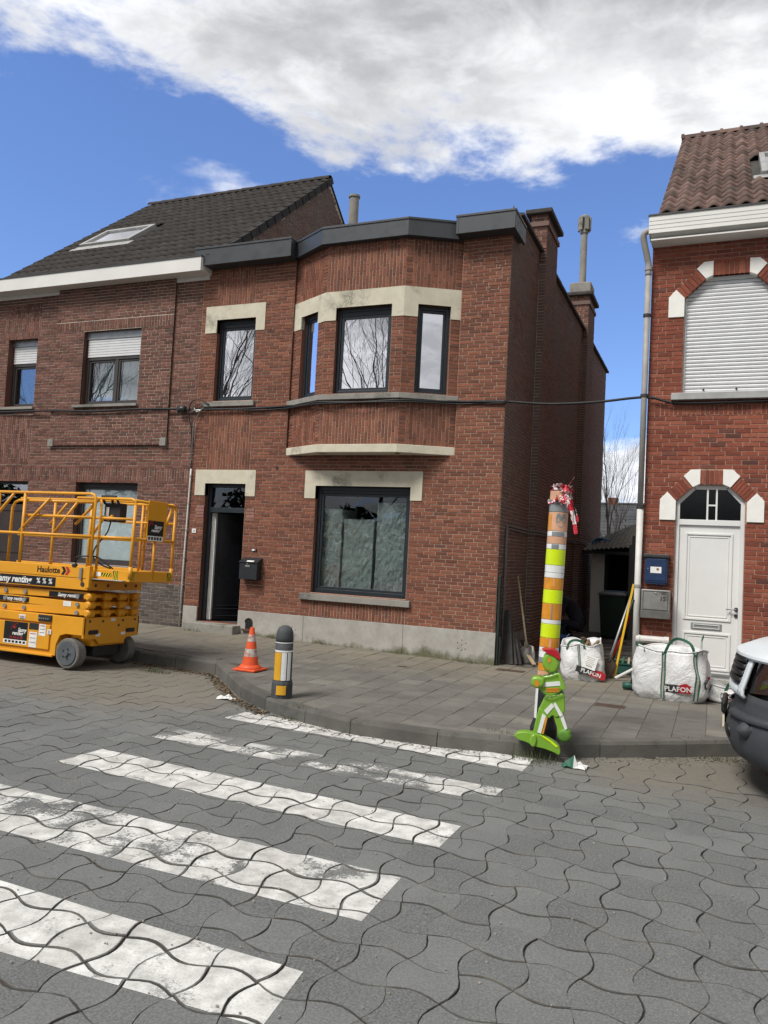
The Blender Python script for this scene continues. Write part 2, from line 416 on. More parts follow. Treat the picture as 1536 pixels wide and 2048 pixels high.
def window(parent, fr, r, depth=.12, t=.055, mat='frame_dark', glass='glass_mirror', top_extra=0., name='window', mull=None):
    """a window set back in its opening: outer frame > sash, pane"""
    mb = MB(); frame_ring(mb, fr, r, t, -depth-.07, -depth)
    if top_extra: fbox(mb, fr, (r[0]+t, r[1]-t, r[3]-t-top_extra, r[3]-t), -depth-.06, -depth-.012)
    o = mb.build(name, mat, parent, bevel=.004)
    q = (r[0]+t, r[1]-t, r[2]+t, r[3]-t-top_extra)
    cells = [q] if mull is None else [(q[0], mull-.03, q[2], q[3]), (mull+.03, q[1], q[2], q[3])]
    if mull is not None: fbox(MB(), fr, (mull-.03, mull+.03, q[2], q[3]), -depth-.065, -depth-.004).build('mullion', mat, o)
    for c in cells:
        mb = MB(); frame_ring(mb, fr, inset(c, .003), .04, -depth-.06, -depth-.018); mb.build('sash', mat, o, bevel=.003)
        g = inset(c, .04); fbox(MB(), fr, g, -depth-.046, -depth-.038).build('pane', glass, o)
    return o
def catmull(pts, n=6):
    P = [Vector(p) for p in pts]; P = [P[0]*2-P[1]] + P + [P[-1]*2-P[-2]]; out = []
    for i in range(1, len(P)-2):
        a, b, c, d = P[i-1:i+3]
        for k in range(n):
            t = k/n; out.append(.5*((2*b)+(c-a)*t+(2*a-5*b+4*c-d)*t*t+(3*b-a-3*c+d)*t**3))
    out.append(P[-2]); return out
def clip_half(poly, n, c):
    """keep the part of a 2D polygon where n.p <= c"""
    out = []
    for i, p in enumerate(poly):
        q = poly[(i+1) % len(poly)]; a = n[0]*p[0]+n[1]*p[1]-c; b = n[0]*q[0]+n[1]*q[1]-c
        if a <= 0: out.append(p)
        if a*b < 0: t = a/(a-b); out.append((p[0]+(q[0]-p[0])*t, p[1]+(q[1]-p[1])*t))
    return out
# ================================================================ THE GROUND
def PAVE(name, base, isl=.32):
    t = NT(name)
    c = t.mix(t.map(t.noise(1.6, 7, .65), .32, .68), mul(base, .76), mul(base, 1.18))
    c = t.mix(1., c, t.ramp(t.rand(), [(0, (1-isl,)*3), (1, (1, 1, 1))]), 'MULTIPLY')
    c = t.mix(t.map(t.noise(85, 4, .75), .40, .66, 0, .8), c, mul(base, 1.55))
    c = t.mix(t.map(t.noise(120, 3, .7), .42, .30, 0, .8), c, mul(base, .5))
    v = t.n('ShaderNodeTexVoronoi'); t.l(t.pos(), v.inputs['Vector']); v.inputs['Scale'].default_value = 95
    sel = t.math('MULTIPLY', t.map(v.outputs['Distance'], .28, .2), t.map(t.noise(2.2, 5, .7), .56, .68))
    rr = t.n('ShaderNodeSeparateColor'); t.l(v.outputs['Color'], rr.inputs[0])
    sel = t.math('MULTIPLY', sel, t.map(rr.outputs[0], .72, .74))
    c = t.mix(sel, c, (.46, .44, .38))
    xyz = t.n('ShaderNodeSeparateXYZ'); t.l(t.pos(), xyz.inputs[0])
    # sand and dust blown against the kerb
    d = t.math('ADD', xyz.outputs[1], t.math('MULTIPLY', t.math('SUBTRACT', t.noise(1.3, 6, .65), .5), 1.6))
    side = t.map(t.math('ABSOLUTE', t.math('SUBTRACT', xyz.outputs[0], .05)), 1.5, 2.4, 0, 1.)
    dm = t.math('MULTIPLY', t.map(d, -5.75, -4.7), side)
    c = t.mix(t.math('MULTIPLY', dm, t.map(t.noise(9, 6, .7), .25, .6, .15, .9)), c, t.mix(t.noise(25, 5), (.135, .115, .088), (.215, .19, .15)))
    return t.done(t.pbsdf(c, .9, 0, t.bump(t.noise(190, 4, .75), .55, .004), .3))
MATS['paver'] = PAVE('paver', (.132, .136, .133))
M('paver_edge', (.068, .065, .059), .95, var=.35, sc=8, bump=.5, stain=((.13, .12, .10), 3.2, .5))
def SANDJ():
    t = NT('joint_sand')
    c = t.mix(t.noise(30, 5, .7), (.05, .047, .042), (.14, .128, .108))
    xyz = t.n('ShaderNodeSeparateXYZ'); t.l(t.pos(), xyz.inputs[0])
    g = t.math('MULTIPLY', t.map(t.noise(1.1, 4), .5, .62), t.map(t.noise(30, 4), .4, .6))
    c = t.mix(t.math('MULTIPLY', g, t.map(xyz.outputs[1], -9.2, -6.5, .1, .7)), c, (.06, .06, .032))
    MATS['joint_sand'] = t.done(t.pbsdf(c, .97, 0, t.bump(t.noise(150, 5, .8), 1., .01), .1))
SANDJ()
def PAINT(name, wear, wt, blk):
    t = NT(name)
    c = t.mix(t.map(t.noise(8, 5, .6), .35, .7), (.44, .435, .415), (.74, .735, .71))
    c = t.mix(t.map(t.noise(75, 5, .8), .50, .68, 0, .6), c, (.26, .255, .245))
    c = t.mix(1., c, t.ramp(t.rand(), [(0, (.80, .795, .785)), (.5, (.95,)*3), (1, (1, 1, 1))]), 'MULTIPLY')
    n = t.math('ADD', t.math('MULTIPLY', t.noise(2.6, 5, .6), .70), t.math('MULTIPLY', t.noise(42, 6, .85), .47))
    n = t.math('ADD', n, t.math('MULTIPLY', t.math('SUBTRACT', t.rand(), .5), blk))
    a = t.map(n, wear-wt, wear+wt, 1, 0)
    tr = t.n('ShaderNodeBsdfTransparent'); mx = t.n('ShaderNodeMixShader'); t.l(a, mx.inputs[0]); t.l(tr.outputs[0], mx.inputs[1])
    t.l(t.pbsdf(c, .8, 0, t.bump(t.noise(120, 4, .7), .4, .003), .3), mx.inputs[2]); MATS[name] = t.done(mx.outputs[0])
PAINT('paint_fresh', .695, .045, .06); PAINT('paint_mid', .645, .035, .12); PAINT('paint_worn', .575, .035, .13)
def SLAB():
    t = NT('slab'); base = (.158, .150, .134)
    c = t.mix(t.map(t.noise(2.2, 5), .3, .7), mul(base, .75), mul(base, 1.12))
    c = t.mix(1., c, t.ramp(t.rand(), [(0, (.72, .72, .72)), (.8, (.95,)*3), (.93, (1.08,)*3), (1, (1.3, 1.28, 1.22))]), 'MULTIPLY')
    c = t.mix(t.map(t.noise(120, 3, .7), .4, .7, 0, .5), c, mul(base, 1.35))
    c = t.mix(t.map(t.noise(5, 7, .7), .52, .7, 0, .6), c, (.085, .078, .066))
    xyz = t.n('ShaderNodeSeparateXYZ'); t.l(t.pos(), xyz.inputs[0])
    d = t.math('ADD', xyz.outputs[1], t.math('MULTIPLY', t.math('SUBTRACT', t.noise(1.1, 6, .7), .5), 2.4))
    c = t.mix(t.math('MULTIPLY', t.map(d, -2.1, -.6), t.map(t.noise(6, 6, .7), .3, .65, .2, .85)), c, (.20, .175, .13))
    MATS['slab'] = t.done(t.pbsdf(c, .93, 0, t.bump(t.noise(140, 5, .75), .5, .005), .25))
SLAB()
def WJ():
    t = NT('walk_joint'); c = t.mix(t.map(t.noise(1.7, 6, .65), .42, .58), (.06, .056, .048), (.15, .14, .12)); MATS['walk_joint'] = t.done(t.pbsdf(c, .97, 0, t.bump(t.noise(120, 4, .7), .6, .006), .15))
WJ()
M('kerb_stone', (.125, .12, .108), .93, var=.2, sc=4, bump=.5, stain=((.07, .067, .06), 5, .56), isl=.35)
M('road_plain', (.10, .10, .098), .95, var=.15, sc=2, bump=.5)
M('ground_far', (.11, .105, .085), .95, var=.25, sc=.3)
M('earth', (.075, .064, .05), .97, var=.35, sc=5, bump=.8, bsc=40)
M('alley', (.125, .115, .10), .95, var=.3, sc=3, bump=.7, stain=((.055, .05, .043), 4, .5))
M('leaf_dead', (.12, .085, .05), .9, var=.4, sc=20); M('moss', (.06, .075, .025), .9, var=.3, sc=20); M('grit', (.26, .24, .2), .95, var=.3, sc=40)
M('litter', (.62, .62, .6), .6); M('litter_green', (.03, .12, .075), .5)

KERB = [(-14, -2.45), (-4.8, -2.45), (-3.29, -2.63), (-2.02, -3.96), (-1.42, -4.40), (-.75, -4.72), (-.15, -4.90), (.75, -4.90), (1.64, -4.72), (2.17, -4.36), (3.64, -3.26), (4.35, -2.74), (9, -2.6), (30, -2.6)]
def road_z(y): return -.012*max(0., y+4.7)
def walk_z(x, y):
    return .14 + .10*min(1, max(0, -x/5.))*min(1, max(0, (y+2.7)/2.7))
kn = []
for i, p in enumerate(KERB):
    a = Vector(KERB[max(i-1, 0)]); b = Vector(KERB[min(i+1, len(KERB)-1)]); d = (b-a).normalized(); kn.append(Vector((-d.y, d.x)))
KIN = [tuple(Vector(p)+n*.145) for p, n in zip(KERB, kn)]
def poly_y(P, x):
    for a, b in zip(P, P[1:]):
        if a[0] <= x <= b[0]: return a[1]+(b[1]-a[1])*(x-a[0])/(b[0]-a[0])
    return P[0][1] if x < P[0][0] else P[-1][1]

ground = tag(MB().add([(-400,-400,-.12),(400,-400,-.12),(400,400,-.12),(-400,400,-.12)], [(0,1,2,3)]).build('ground', 'ground_far'), kind='structure')
road = tag(MB().add([(x, y, road_z(y)-.0105) for y in (-16.5, -4.7, -2.2) for x in (-60, -9.5, 6, 60)],
    [(j*4+i, j*4+i+1, j*4+i+5, j*4+i+4) for j in range(2) for i in range(3)]).build('road', ['joint_sand', 'road_plain']), kind='structure')
road.data.polygons.foreach_set('material_index', [1, 0, 1]*2)
# --- wavy interlocking concrete pavers
LA, LB, LO = Vector((.2405, -.017)), Vector((.002, .256)), Vector((1.655, -7.844))
AMP, SEG = .15, 5
def paver_outline(par, kx=.988, ky=.972):
    P = []
    for e in range(4):
        for q in range(SEG):
            s = q/SEG; w = AMP*sin(pi*s)*par
            P.append([(s, -w), (1-w, s), (1-s, 1+w), (w, 1-s)][e])
    c = LA*.5+LB*.5
    return [LA*((u-.5)*kx)+LB*((v-.5)*ky) for u, v in P]
OUTL = {1: paver_outline(1), -1: paver_outline(-1)}
STRIPES = [  # corners: far left, near left, near right, far right
    ((-1.53, -4.60), (-1.55, -4.98), (1.64, -5.26), (1.65, -4.80), 'paint_fresh'),
    ((-1.61, -5.66), (-1.62, -6.04), (1.61, -6.24), (1.63, -5.86), 'paint_worn'),
    ((-1.67, -6.62), (-1.69, -7.12), (1.58, -7.28), (1.59, -6.85), 'paint_fresh'),
    ((-1.70, -7.76), (-1.70, -8.40), (1.56, -8.40), (1.54, -7.82), 'paint_mid'),
    ((-1.70, -8.88), (-1.70, -9.50), (1.58, -9.36), (1.53, -8.94), 'paint_fresh')]
stripe_mb = [MB() for _ in STRIPES]
def pave():
    rg = random.Random(3); cells = []
    for i in range(-48, 20):
        for j in range(-16, 24):
            c = LO+LA*(i+.5)+LB*(j+.5)
            if c.x < -9.6 or c.x > 6.2 or c.y < -11.9 or c.y > -2.25: continue
            if c.y > poly_y(KERB, c.x)+.12: continue
            cells.append((i, j, c))
    cells.sort(key=lambda q: (q[2]-Vector((CAM.x, CAM.y))).length if q[2].y > -10.4 else 99)
    meshes = {}
    for key in [(p, v) for p in (1, -1) for v in range(5)]:
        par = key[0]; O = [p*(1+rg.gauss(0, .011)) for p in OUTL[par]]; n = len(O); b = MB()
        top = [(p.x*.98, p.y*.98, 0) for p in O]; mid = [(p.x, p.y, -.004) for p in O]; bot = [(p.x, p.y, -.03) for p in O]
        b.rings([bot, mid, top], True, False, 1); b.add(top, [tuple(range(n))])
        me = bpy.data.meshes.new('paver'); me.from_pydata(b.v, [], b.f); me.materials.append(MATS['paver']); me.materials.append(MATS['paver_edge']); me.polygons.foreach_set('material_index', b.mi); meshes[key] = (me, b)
    rest = MB(); quads = []
    for s in STRIPES:
        hp = []
        for k in range(4):
            a, b = Vector(s[k]), Vector(s[(k+1) % 4]); d = b-a; nrm = (d.y, -d.x); hp.append((nrm, nrm[0]*a.x+nrm[1]*a.y))
        quads.append(hp)
    for idx, (i, j, c) in enumerate(cells):
        par = 1 if (i+j) % 2 == 0 else -1
        cx, cy = c.x+rg.gauss(0, .002), c.y+rg.gauss(0, .002); tx, ty = rg.gauss(0, .006), rg.gauss(0, .008)
        z = road_z(c.y)+rg.uniform(-.0025, .0025) + .003*sin(c.x*1.1+.6)*sin(c.y*.9)
        a = rg.gauss(0, .010)
        mt = Matrix(((cos(a), -sin(a), 0, cx), (sin(a), cos(a), 0, cy), (tx, ty, 1, z), (0, 0, 0, 1)))
        if idx < 300:
            o = bpy.data.objects.new('paver', meshes[(par, idx*7 % 5)][0]); COL.objects.link(o); o.parent = road; o.matrix_local = mt
        else:
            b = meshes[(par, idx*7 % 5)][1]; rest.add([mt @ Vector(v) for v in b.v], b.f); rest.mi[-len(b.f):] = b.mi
        ki = rg.uniform(.925, .972)
        W = [mt @ Vector((p.x*ki*rg.uniform(.992, 1.006), p.y*ki*rg.uniform(.992, 1.006), .0014)) for p in OUTL[par]]
        for k, hp in enumerate(quads):
            poly = [(p.x, p.y) for p in W]
            for nrm, cc in hp:
                poly = clip_half(poly, nrm, cc)
                if len(poly) < 3: break
            if len(poly) >= 3:
                stripe_mb[k].add([(x, y, z+.0016+tx*(x-cx)+ty*(y-cy)) for x, y in poly], [tuple(range(len(poly)))])
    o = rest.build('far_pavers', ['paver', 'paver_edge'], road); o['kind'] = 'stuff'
pave()
for k, (mb, lab) in enumerate(zip(stripe_mb, ('white zebra crossing stripe running along the foot of the pavement kerb', 'badly worn white zebra crossing stripe, second from the kerb', 'solid white zebra crossing stripe in the middle of the five, third from the kerb',
        'patchily worn white zebra crossing stripe, fourth from the kerb', 'broad white zebra crossing stripe farthest from the kerb'))):
    tag(mb.build('zebra_stripe', STRIPES[k][4]), lab, 'road marking', 'zebra crossing stripes')
# --- kerb stones
kerb = tag(bpy.data.objects.new('kerb', None), kind='structure'); COL.objects.link(kerb)
def lay_kerb():
    rg = random.Random(5)
    for k in range(len(KERB)-1):
        if KERB[k][0] < -9.6 and k == 0: a, b, c, d = Vector((-10.8, -2.45)), Vector(KERB[1]), Vector((-10.8, -2.305)), Vector(KIN[1])
        elif k == len(KERB)-2: continue
        else: a, b, c, d = Vector(KERB[k]), Vector(KERB[k+1]), Vector(KIN[k]), Vector(KIN[k+1])
        n = max(1, round((b-a).length/.95))
        for i in range(n):
            L = (b-a).length; e = .009/L*n
            t0, t1 = (i+e*.5)/n, (i+1-e*.5)/n; z = .145+rg.uniform(-.005, .004); bt = .012
            p0, p1, q0, q1 = a.lerp(b, t0), a.lerp(b, t1), c.lerp(d, t0), c.lerp(d, t1)
            n_ = (q0-p0).normalized()*.022
            mb = MB().rings([[(*p0, -.12), (*(p0+n_*.3), z-.03), (*(p0+n_), z), (*q0, z), (*q0, -.12)], [(*p1, -.12), (*(p1+n_*.3), z-.03), (*(p1+n_), z), (*q1, z), (*q1, -.12)]], True, True)
            mb.build('kerb_stone', 'kerb_stone', kerb)
lay_kerb()
# --- pavement of square slabs
def lay_walk():
    xs = [-11.5+.25*i for i in range(0, 85)]; V = []; F = []
    for x in xs:
        y0 = poly_y(KIN, x)-.03; y1 = .35
        for q in range(5): y = y0+(y1-y0)*q/4; V.append((x, y, walk_z(x, y)-.007))
    for i in range(len(xs)-1):
        for q in range(4): a = i*5+q; F.append((a, a+5, a+6, a+1))
    walk = tag(MB().add(V, F).build('pavement', 'walk_joint'), kind='structure')
    rg = random.Random(11); P = .308; full = []; cutp = MB(); far = MB()
    e = .0022; h = P/2-e; g = P/2-.006
    u = MB().rings([[(-h,-g,-.03),(h,-g,-.03),(h,g,-.03),(-h,g,-.03)], [(-h,-g,-.003),(h,-g,-.003),(h,g,-.003),(-h,g,-.003)], [(-h+.003,-g+.003,0),(h-.003,-g+.003,0),(h-.003,g-.003,0),(-h+.003,g-.003,0)]], True, False); u.add(u.v[8:12], [(0,1,2,3)])
    me = bpy.data.meshes.new('slab'); me.from_pydata(u.v, [], u.f); me.materials.append(MATS['slab'])
    for i in range(-36, 28):
        x = .14+P*i
        for j in range(-18, 3):
            y = -.155+P*j+(P/2 if i % 2 else 0)
            if x < -11 or x > 8.5: continue
            if y > .25 or (x > 2.2 and y > .25): continue
            sq = [(x-h,y-h),(x+h,y-h),(x+h,y+h),(x-h,y+h)]; poly = sq; whole = True
            for k in range(len(KIN)-1):
                a, b = KIN[k], KIN[k+1]
                if b[0] < x-.3 or a[0] > x+.3: continue
                d = (b[0]-a[0], b[1]-a[1]); nrm = (d[1], -d[0]); cc = nrm[0]*a[0]+nrm[1]*a[1]
                q = clip_half(poly, nrm, cc-.004)
                if len(q) != len(poly) or any(abs(s[0]-t[0])+abs(s[1]-t[1]) > 1e-6 for s, t in zip(q, poly)): whole = False
                poly = q
                if len(poly) < 3: break
            if len(poly) < 3: continue
            z = walk_z(x, y); gx = (walk_z(x+.05, y)-walk_z(x-.05, y))*10+rg.gauss(0, .006); gy = (walk_z(x, y+.05)-walk_z(x, y-.05))*10+rg.gauss(0, .006)
            z += rg.uniform(-.003, .002)
            if whole: full.append((x, y, z, gx, gy))
            else:
                top = [(p, q, z+gx*(p-x)+gy*(q-y)) for p, q in poly]; cutp.prism([(p, q, r-.03) for p, q, r in top], (0, 0, .03))
    full.sort(key=lambda q: hypot(q[0]-CAM.x, q[1]-CAM.y)+(6 if q[0] > 3.7 else 0))
    for k, (x, y, z, gx, gy) in enumerate(full):
        mt = Matrix(((1, 0, 0, x), (0, 1, 0, y), (gx, gy, 1, z), (0, 0, 0, 1)))
        if k < 300:
            o = bpy.data.objects.new('slab', me); COL.objects.link(o); o.parent = walk; o.matrix_local = mt
        else: far.add([mt @ Vector(v) for v in u.v], u.f)
    cutp.build('cut_slabs', 'slab', walk)['kind'] = 'stuff'; far.build('far_slabs', 'slab', walk)['kind'] = 'stuff'
    # iron access covers let into the slabs
    for n_, (cx, cy, w, d) in enumerate(((2.02, -2.35, .34, .2), (.35, -.35, .42, .2), (-1.05, -1.2, .16, .1))):
        z = walk_z(cx, cy)
        mb = MB().box((cx-w/2, cy-d/2, z-.01), (cx+w/2, cy+d/2, z+.003))
        for q in range(5): mb.box((cx-w/2+.02, cy-d/2+.02+q*(d-.04)/5, z+.003), (cx+w/2-.02, cy-d/2+.02+(q+.6)*(d-.04)/5, z+.006))
        tag(mb.build('access_cover', 'rust'), ('rusty rectangular access cover in the pavement near the green figure', 'worn ribbed drain cover in the pavement at the mouth of the alley', 'small iron cover in the pavement before the shop-size window')[n_], 'cover')
    return walk
M('rust', (.095, .066, .05), .8, .3, var=.3, sc=12, bump=.5)
pavement = lay_walk()
V = []
tag(MB().add([(-.05,.2,.128),(2.25,.2,.128),(2.25,16,.10),(-.05,16,.10)], [(0,1,2,3)]).build('alley_floor', 'alley'), kind='structure')
tag(MB().add([(-12,11.7,.05),(14,11.7,.05),(14,60,.05),(-12,60,.05)], [(0,1,2,3)]).build('back_gardens', 'earth'), kind='structure')
def debris():
    rg = random.Random(21); lf = MB(); gr = MB(); ms = MB()
    for k in range(1300):
        t = rg.random(); x = rg.uniform(-5.0, 4.2); e = poly_y(KERB, x)
        y = e-abs(rg.gauss(0, .07 if -1.3 < x < 1.6 else .16))-.012; s = rg.uniform(.006, .02)
        if -3.6 < x < -1.2: y = e-abs(rg.gauss(0, .12))-.03
        z = road_z(y)+.004; a = rg.uniform(0, 6.3); b = rg.uniform(-.5, .5)
        P = [(x+cos(a)*s, y+sin(a)*s, z), (x-sin(a)*s*.5, y+cos(a)*s*.5, z+s*abs(b)), (x-cos(a)*s, y-sin(a)*s, z+.002), (x+sin(a)*s*.5, y-cos(a)*s*.5, z+s*abs(b)*.6)]
        (lf if rg.random() < .6 else gr).add(P, [(0,1,2,3)])
    for k in range(900):      # leaves and soil swept into the corner of the parking bay
        x = rg.uniform(-5.2, -1.3); e = poly_y(KERB, x); y = e-abs(rg.gauss(0, .10))-.04; s = rg.uniform(.01, .03); z = road_z(y)+.004; a = rg.uniform(0, 6.3)
        lf.add([(x+cos(a)*s, y+sin(a)*s, z), (x-sin(a)*s*.6, y+cos(a)*s*.6, z+s*.5), (x-cos(a)*s, y-sin(a)*s, z+.002), (x+sin(a)*s*.6, y-cos(a)*s*.6, z+s*.3)], [(0,1,2,3)])
    for k in range(420):
        x, y = rg.uniform(-2, 4), rg.uniform(-10.4, -5); s = rg.uniform(.002, .006); z = road_z(y)+.005
        gr.box((x-s, y-s*.7, z-.004), (x+s, y+s*.7, z+s*.6))
    for cx, cy, n, hh in ((-4.0, -3.05, 260, .05), (-.95, -4.66, 90, .05), (-4.35, -2.6, 80, .04), (1.62, -4.83, 110, .13), (-2.95, -.06, 60, .09), (-3.95, -.08, 90, .06), (-5.45, -.3, 60, .07), (-.35, -.08, 90, .05), (-1.6, -.05, 40, .05), (3.2, -3.75, 110, .05), (1.28, -4.55, 30, .05)):
        for k in range(n):
            x, y = cx+rg.gauss(0, .11), cy+rg.gauss(0, .035 if cy > -.4 else .06); on = y > poly_y(KERB, x); z = walk_z(x, y) if on else road_z(y)
            a = rg.uniform(0, 6.3); h = hh*rg.uniform(.4, 1.2); l = .012+h*.4
            ms.add([(x-.003*sin(a), y+.003*cos(a), z-.01), (x+.003*sin(a), y-.003*cos(a), z-.01), (x+cos(a)*l, y+sin(a)*l, z+h)], [(0,1,2)])
    for mb, n, m, lab, cat in ((lf, 'dead_leaves', 'leaf_dead', 'brown dead leaf litter gathered along the gutter of the kerb', 'leaves'), (gr, 'grit', 'grit', 'pale grit and crumbs scattered over the road', 'grit'), (ms, 'weeds', 'moss', 'small green weed tufts growing in the pavement and wall joints', 'weeds')):
        tag(mb.build(n, m), lab, cat, kind='stuff')
debris()
def litter(x, y, mat, name, lab, s, seed):
    rg = random.Random(seed); n = 7; z = road_z(y); V = []
    for j in range(n):
        for i in range(n):
            V.append((x+(i/(n-1)-.5)*s*1.5+rg.gauss(0, s*.06), y+(j/(n-1)-.5)*s+rg.gauss(0, s*.06), z+.006+abs(rg.gauss(0, s*.22))*(1 if 0 < i < n-1 and 0 < j < n-1 else .3)))
    mb = MB().add(V, [(j*n+i, j*n+i+1, (j+1)*n+i+1, (j+1)*n+i) for j in range(n-1) for i in range(n-1)])
    mb.mi = [1 if (k % 6 < 3 and name == 'snack_wrapper') else 0 for k in range(len(mb.f))]
    tag(mb.build(name, mat, smooth=False), lab, 'litter')
litter(-2.12, -4.12, ['litter'], 'crumpled_tissue', 'crumpled white tissue lying in the gutter beside the angled kerb', .13, 1)
litter(2.02, -4.86, ['litter', 'litter_green'], 'snack_wrapper', 'torn dark green and white wrapper lying on the road by the kerb', .14, 2)
# ================================================================ THE CORNER HOUSE WITH THE BAY
M('coping', (.05, .046, .042), .85, var=.3, sc=6, bump=.4)
M('film', (.50, .56, .53), .25, var=.25, sc=6, spec=.6)
def FILM():
    t = NT('film'); n = t.noise(5, 6, .65, dist=1.2); f = t.noise(16, 5, .7, dist=2.5)
    a = t.map(t.math('ADD', t.math('MULTIPLY', n, .6), t.math('MULTIPLY', f, .5)), .36, .72, .30, .95)
    tr = t.n('ShaderNodeBsdfTransparent'); tr.inputs[0].default_value = (.8, .86, .84, 1)
    mx = t.n('ShaderNodeMixShader'); t.l(a, mx.inputs[0]); t.l(tr.outputs[0], mx.inputs[1])
    t.l(t.pbsdf((.84, .90, .88), .22, 0, t.bump(t.math('ADD', f, n), 1., .12), .9), mx.inputs[2]); MATS['film'] = t.done(mx.outputs[0])
FILM()
M('carton', (.30, .21, .12), .9, isl=.5); M('carton_green', (.17, .22, .17), .8, isl=.5); M('carton_red', (.34, .08, .08), .8)
MH = root('corner_house', (-2.9, 0, .14), 'red brick corner house with polygonal bay, anthracite fascia and new black windows', 'house')
F0 = Frame((0, 0, 0), (1, 0, 0))
X0, X1 = -5.85, 0.
DOOR = (-5.54, -4.67, .38, 2.89); WG = (-3.26, -1.51, 1.05, 2.88); WU = (-5.50, -4.66, 4.41, 5.92); BAY = (-3.90, -.80, 3.40, 7.0)
def stone_head(parent, fr, r, win, proud=.012, name='lintel'):
    """a stone head with two short legs beside the opening"""
    mb = MB()
    fbox(mb, fr, (r[0], win[0], r[2], r[3]), -.1, proud); fbox(mb, fr, (win[1], r[1], r[2], r[3]), -.1, proud); fbox(mb, fr, (win[0], win[1], win[3], r[3]), -.1, proud)
    return mb.build(name, 'stone', parent)
def main_house():
    wall = MB(); wall_face(wall, F0, (X0, X1, 0, 7.05), [DOOR, WG, WU, BAY], -.008, .22)
    fw_ = wall.build('front_wall', ['mortar_main', 'brick_main'], MH)
    heads = [((-5.76, -4.47, 2.67, 3.14), DOOR), ((-3.47, -1.31, 2.66, 3.14), WG), ((-5.75, -4.47, 5.68, 6.18), WU)]
    for h, w in heads: stone_head(MH, F0, h, w)
    vz = [(-5.52, -4.72, 6.18, 6.95), (-5.55, -4.62, 3.14, 4.30), (-3.26, -1.51, .66, .92)]
    block = [DOOR, WG, WU, BAY, (X0, X1, 0, .64)] + [h for h, _ in heads] + vz
    R = bricks((X0, X1, .64, 7.0), block)
    for v in vz: R += bricks(v, [], True)
    brickwork(F0, R, 'brick_main', fw_, 300)
    # bay: three faces between A, B, C, D
    A, B, C_, D = Vector((-3.90, .06, 0)), Vector((-3.05, -.40, 0)), Vector((-1.63, -.40, 0)), Vector((-.80, .06, 0))
    bay = None
    for k, (p, q) in enumerate(((A, B), (B, C_), (C_, D))):
        fr = Frame(p, q-p); L = (q-p).length
        win = (L*.5-.505, L*.5+.505, 4.385, 5.83) if k == 1 else ((.24, .76, 4.385, 5.83) if k == 0 else (.23, .77, 4.385, 5.83))
        mb = MB(); wall_face(mb, fr, (0, L, 3.5, 7.0), [win], -.008, .14)
        if bay is None: bay = mb.build('bay', ['mortar_main', 'brick_main'], MH); par = bay
        else: par = mb.build('bay_wall', ['mortar_main', 'brick_main'], bay)
        band = (0, L, 5.62, 6.11)
        mb = MB(); e = .0045
        fbox(mb, fr, (-e, win[0], 5.62, 6.11), -.06, .011); fbox(mb, fr, (win[1], L+e, 5.62, 6.11), -.06, .011); fbox(mb, fr, (win[0], win[1], 5.83, 6.11), -.06, .011)
        mb.build('lintel', 'stone', bay)
        if k == 1: R = bricks((0, L, 3.53, 4.27), [], True) + bricks((0, L, 6.11, 6.98), [], True)
        else:
            R = bricks((.12, L-.12, 3.53, 4.27), [], True) + bricks((.12, L-.12, 6.11, 6.98), [], True)
            for a in (0, L-.12): R += bricks((a, a+.12, 3.53, 4.27), [], False) + bricks((a, a+.12, 6.11, 6.98), [], False)
        R += bricks((0, L, 4.36, 5.62), [win])
        brickwork(fr, R, 'brick_main', bay, 0)
        mb = MB(); fbox(mb, fr, (-.025 if k else 0, L+(.025 if k < 2 else 0), 4.27, 4.36), -.16, .075 - .002*k); mb.build('sill', 'sill_stone', bay, bevel=.006)
        mb = MB(); fbox(mb, fr, (-.012 if k else 0, L+(.012 if k < 2 else 0), 3.40, 3.535), -.2, .035 - .002*k); mb.build('ledge', 'stone', bay, bevel=.008)
        window(MH, fr, win, depth=.09, t=.06, top_extra=.07 if k == 1 else 0., glass='glass_mirror')
    MB().prism([(p.x, p.y, 3.42) for p in (A, B, C_, D)], (0, 0, -.012)).build('bay_underside', 'stone', bay)
    window(MH, F0, WU, depth=.11, t=.06, top_extra=.07)
    window(MH, F0, WG, depth=.10, t=.07, top_extra=.05, glass='glass')
    bx('sill', (-5.70, -.05, 4.30), (-4.59, .15, 4.39), 'sill_stone', MH, .006)
    bx('sill', (-3.44, -.065, .925), (-1.42, .15, 1.03), 'sill_stone', MH, .006)
    # plinth panels
    for a, b in ((X0, -5.545), (-4.665, -3.352), (-3.348, -1.522), (-1.518, X1+.012)):
        bx('plinth_panel', (a, -.016, 0), (b, .1, .64), 'plinth', MH, .004)
    mb = MB()
    for cx, cz in ((-3.56, .36), (-.52, .41)):
        for a, b in ((0, 0), (.045, .02), (-.045, .02), (.0, .05), (0, -.055), (.04, -.04), (-.04, -.04)):
            mb.cyl((cx+a*1.5, -.0175, cz+b*1.5), (cx+a*1.5, -.0150, cz+b*1.5), .009, n=10)
    mb.build('vent_holes', 'black', MH)
    # arched cast iron vent low in the plinth
    P = [(-.07, 0), (.07, 0), (.07, .12)] + [(.07*cos(a), .12+.07*sin(a)) for a in (.5, 1.0, 1.57, 2.14, 2.64)] + [(-.07, .12)]
    v = MB().prism([(-4.43+x, -.017, .32+z) for x, z in P], (0, .004, 0)).build('vent_arch', 'black', MH)
    MB().tube([(-4.43+x*1.1, -.019, .32+z*1.03) for x, z in P], .009, 6).build('vent_rim', 'rust', v)
    mb = MB().box((-4.55, -.06, .295), (-4.31, -.015, .325)); mb.build('vent_shelf', 'rust', v)
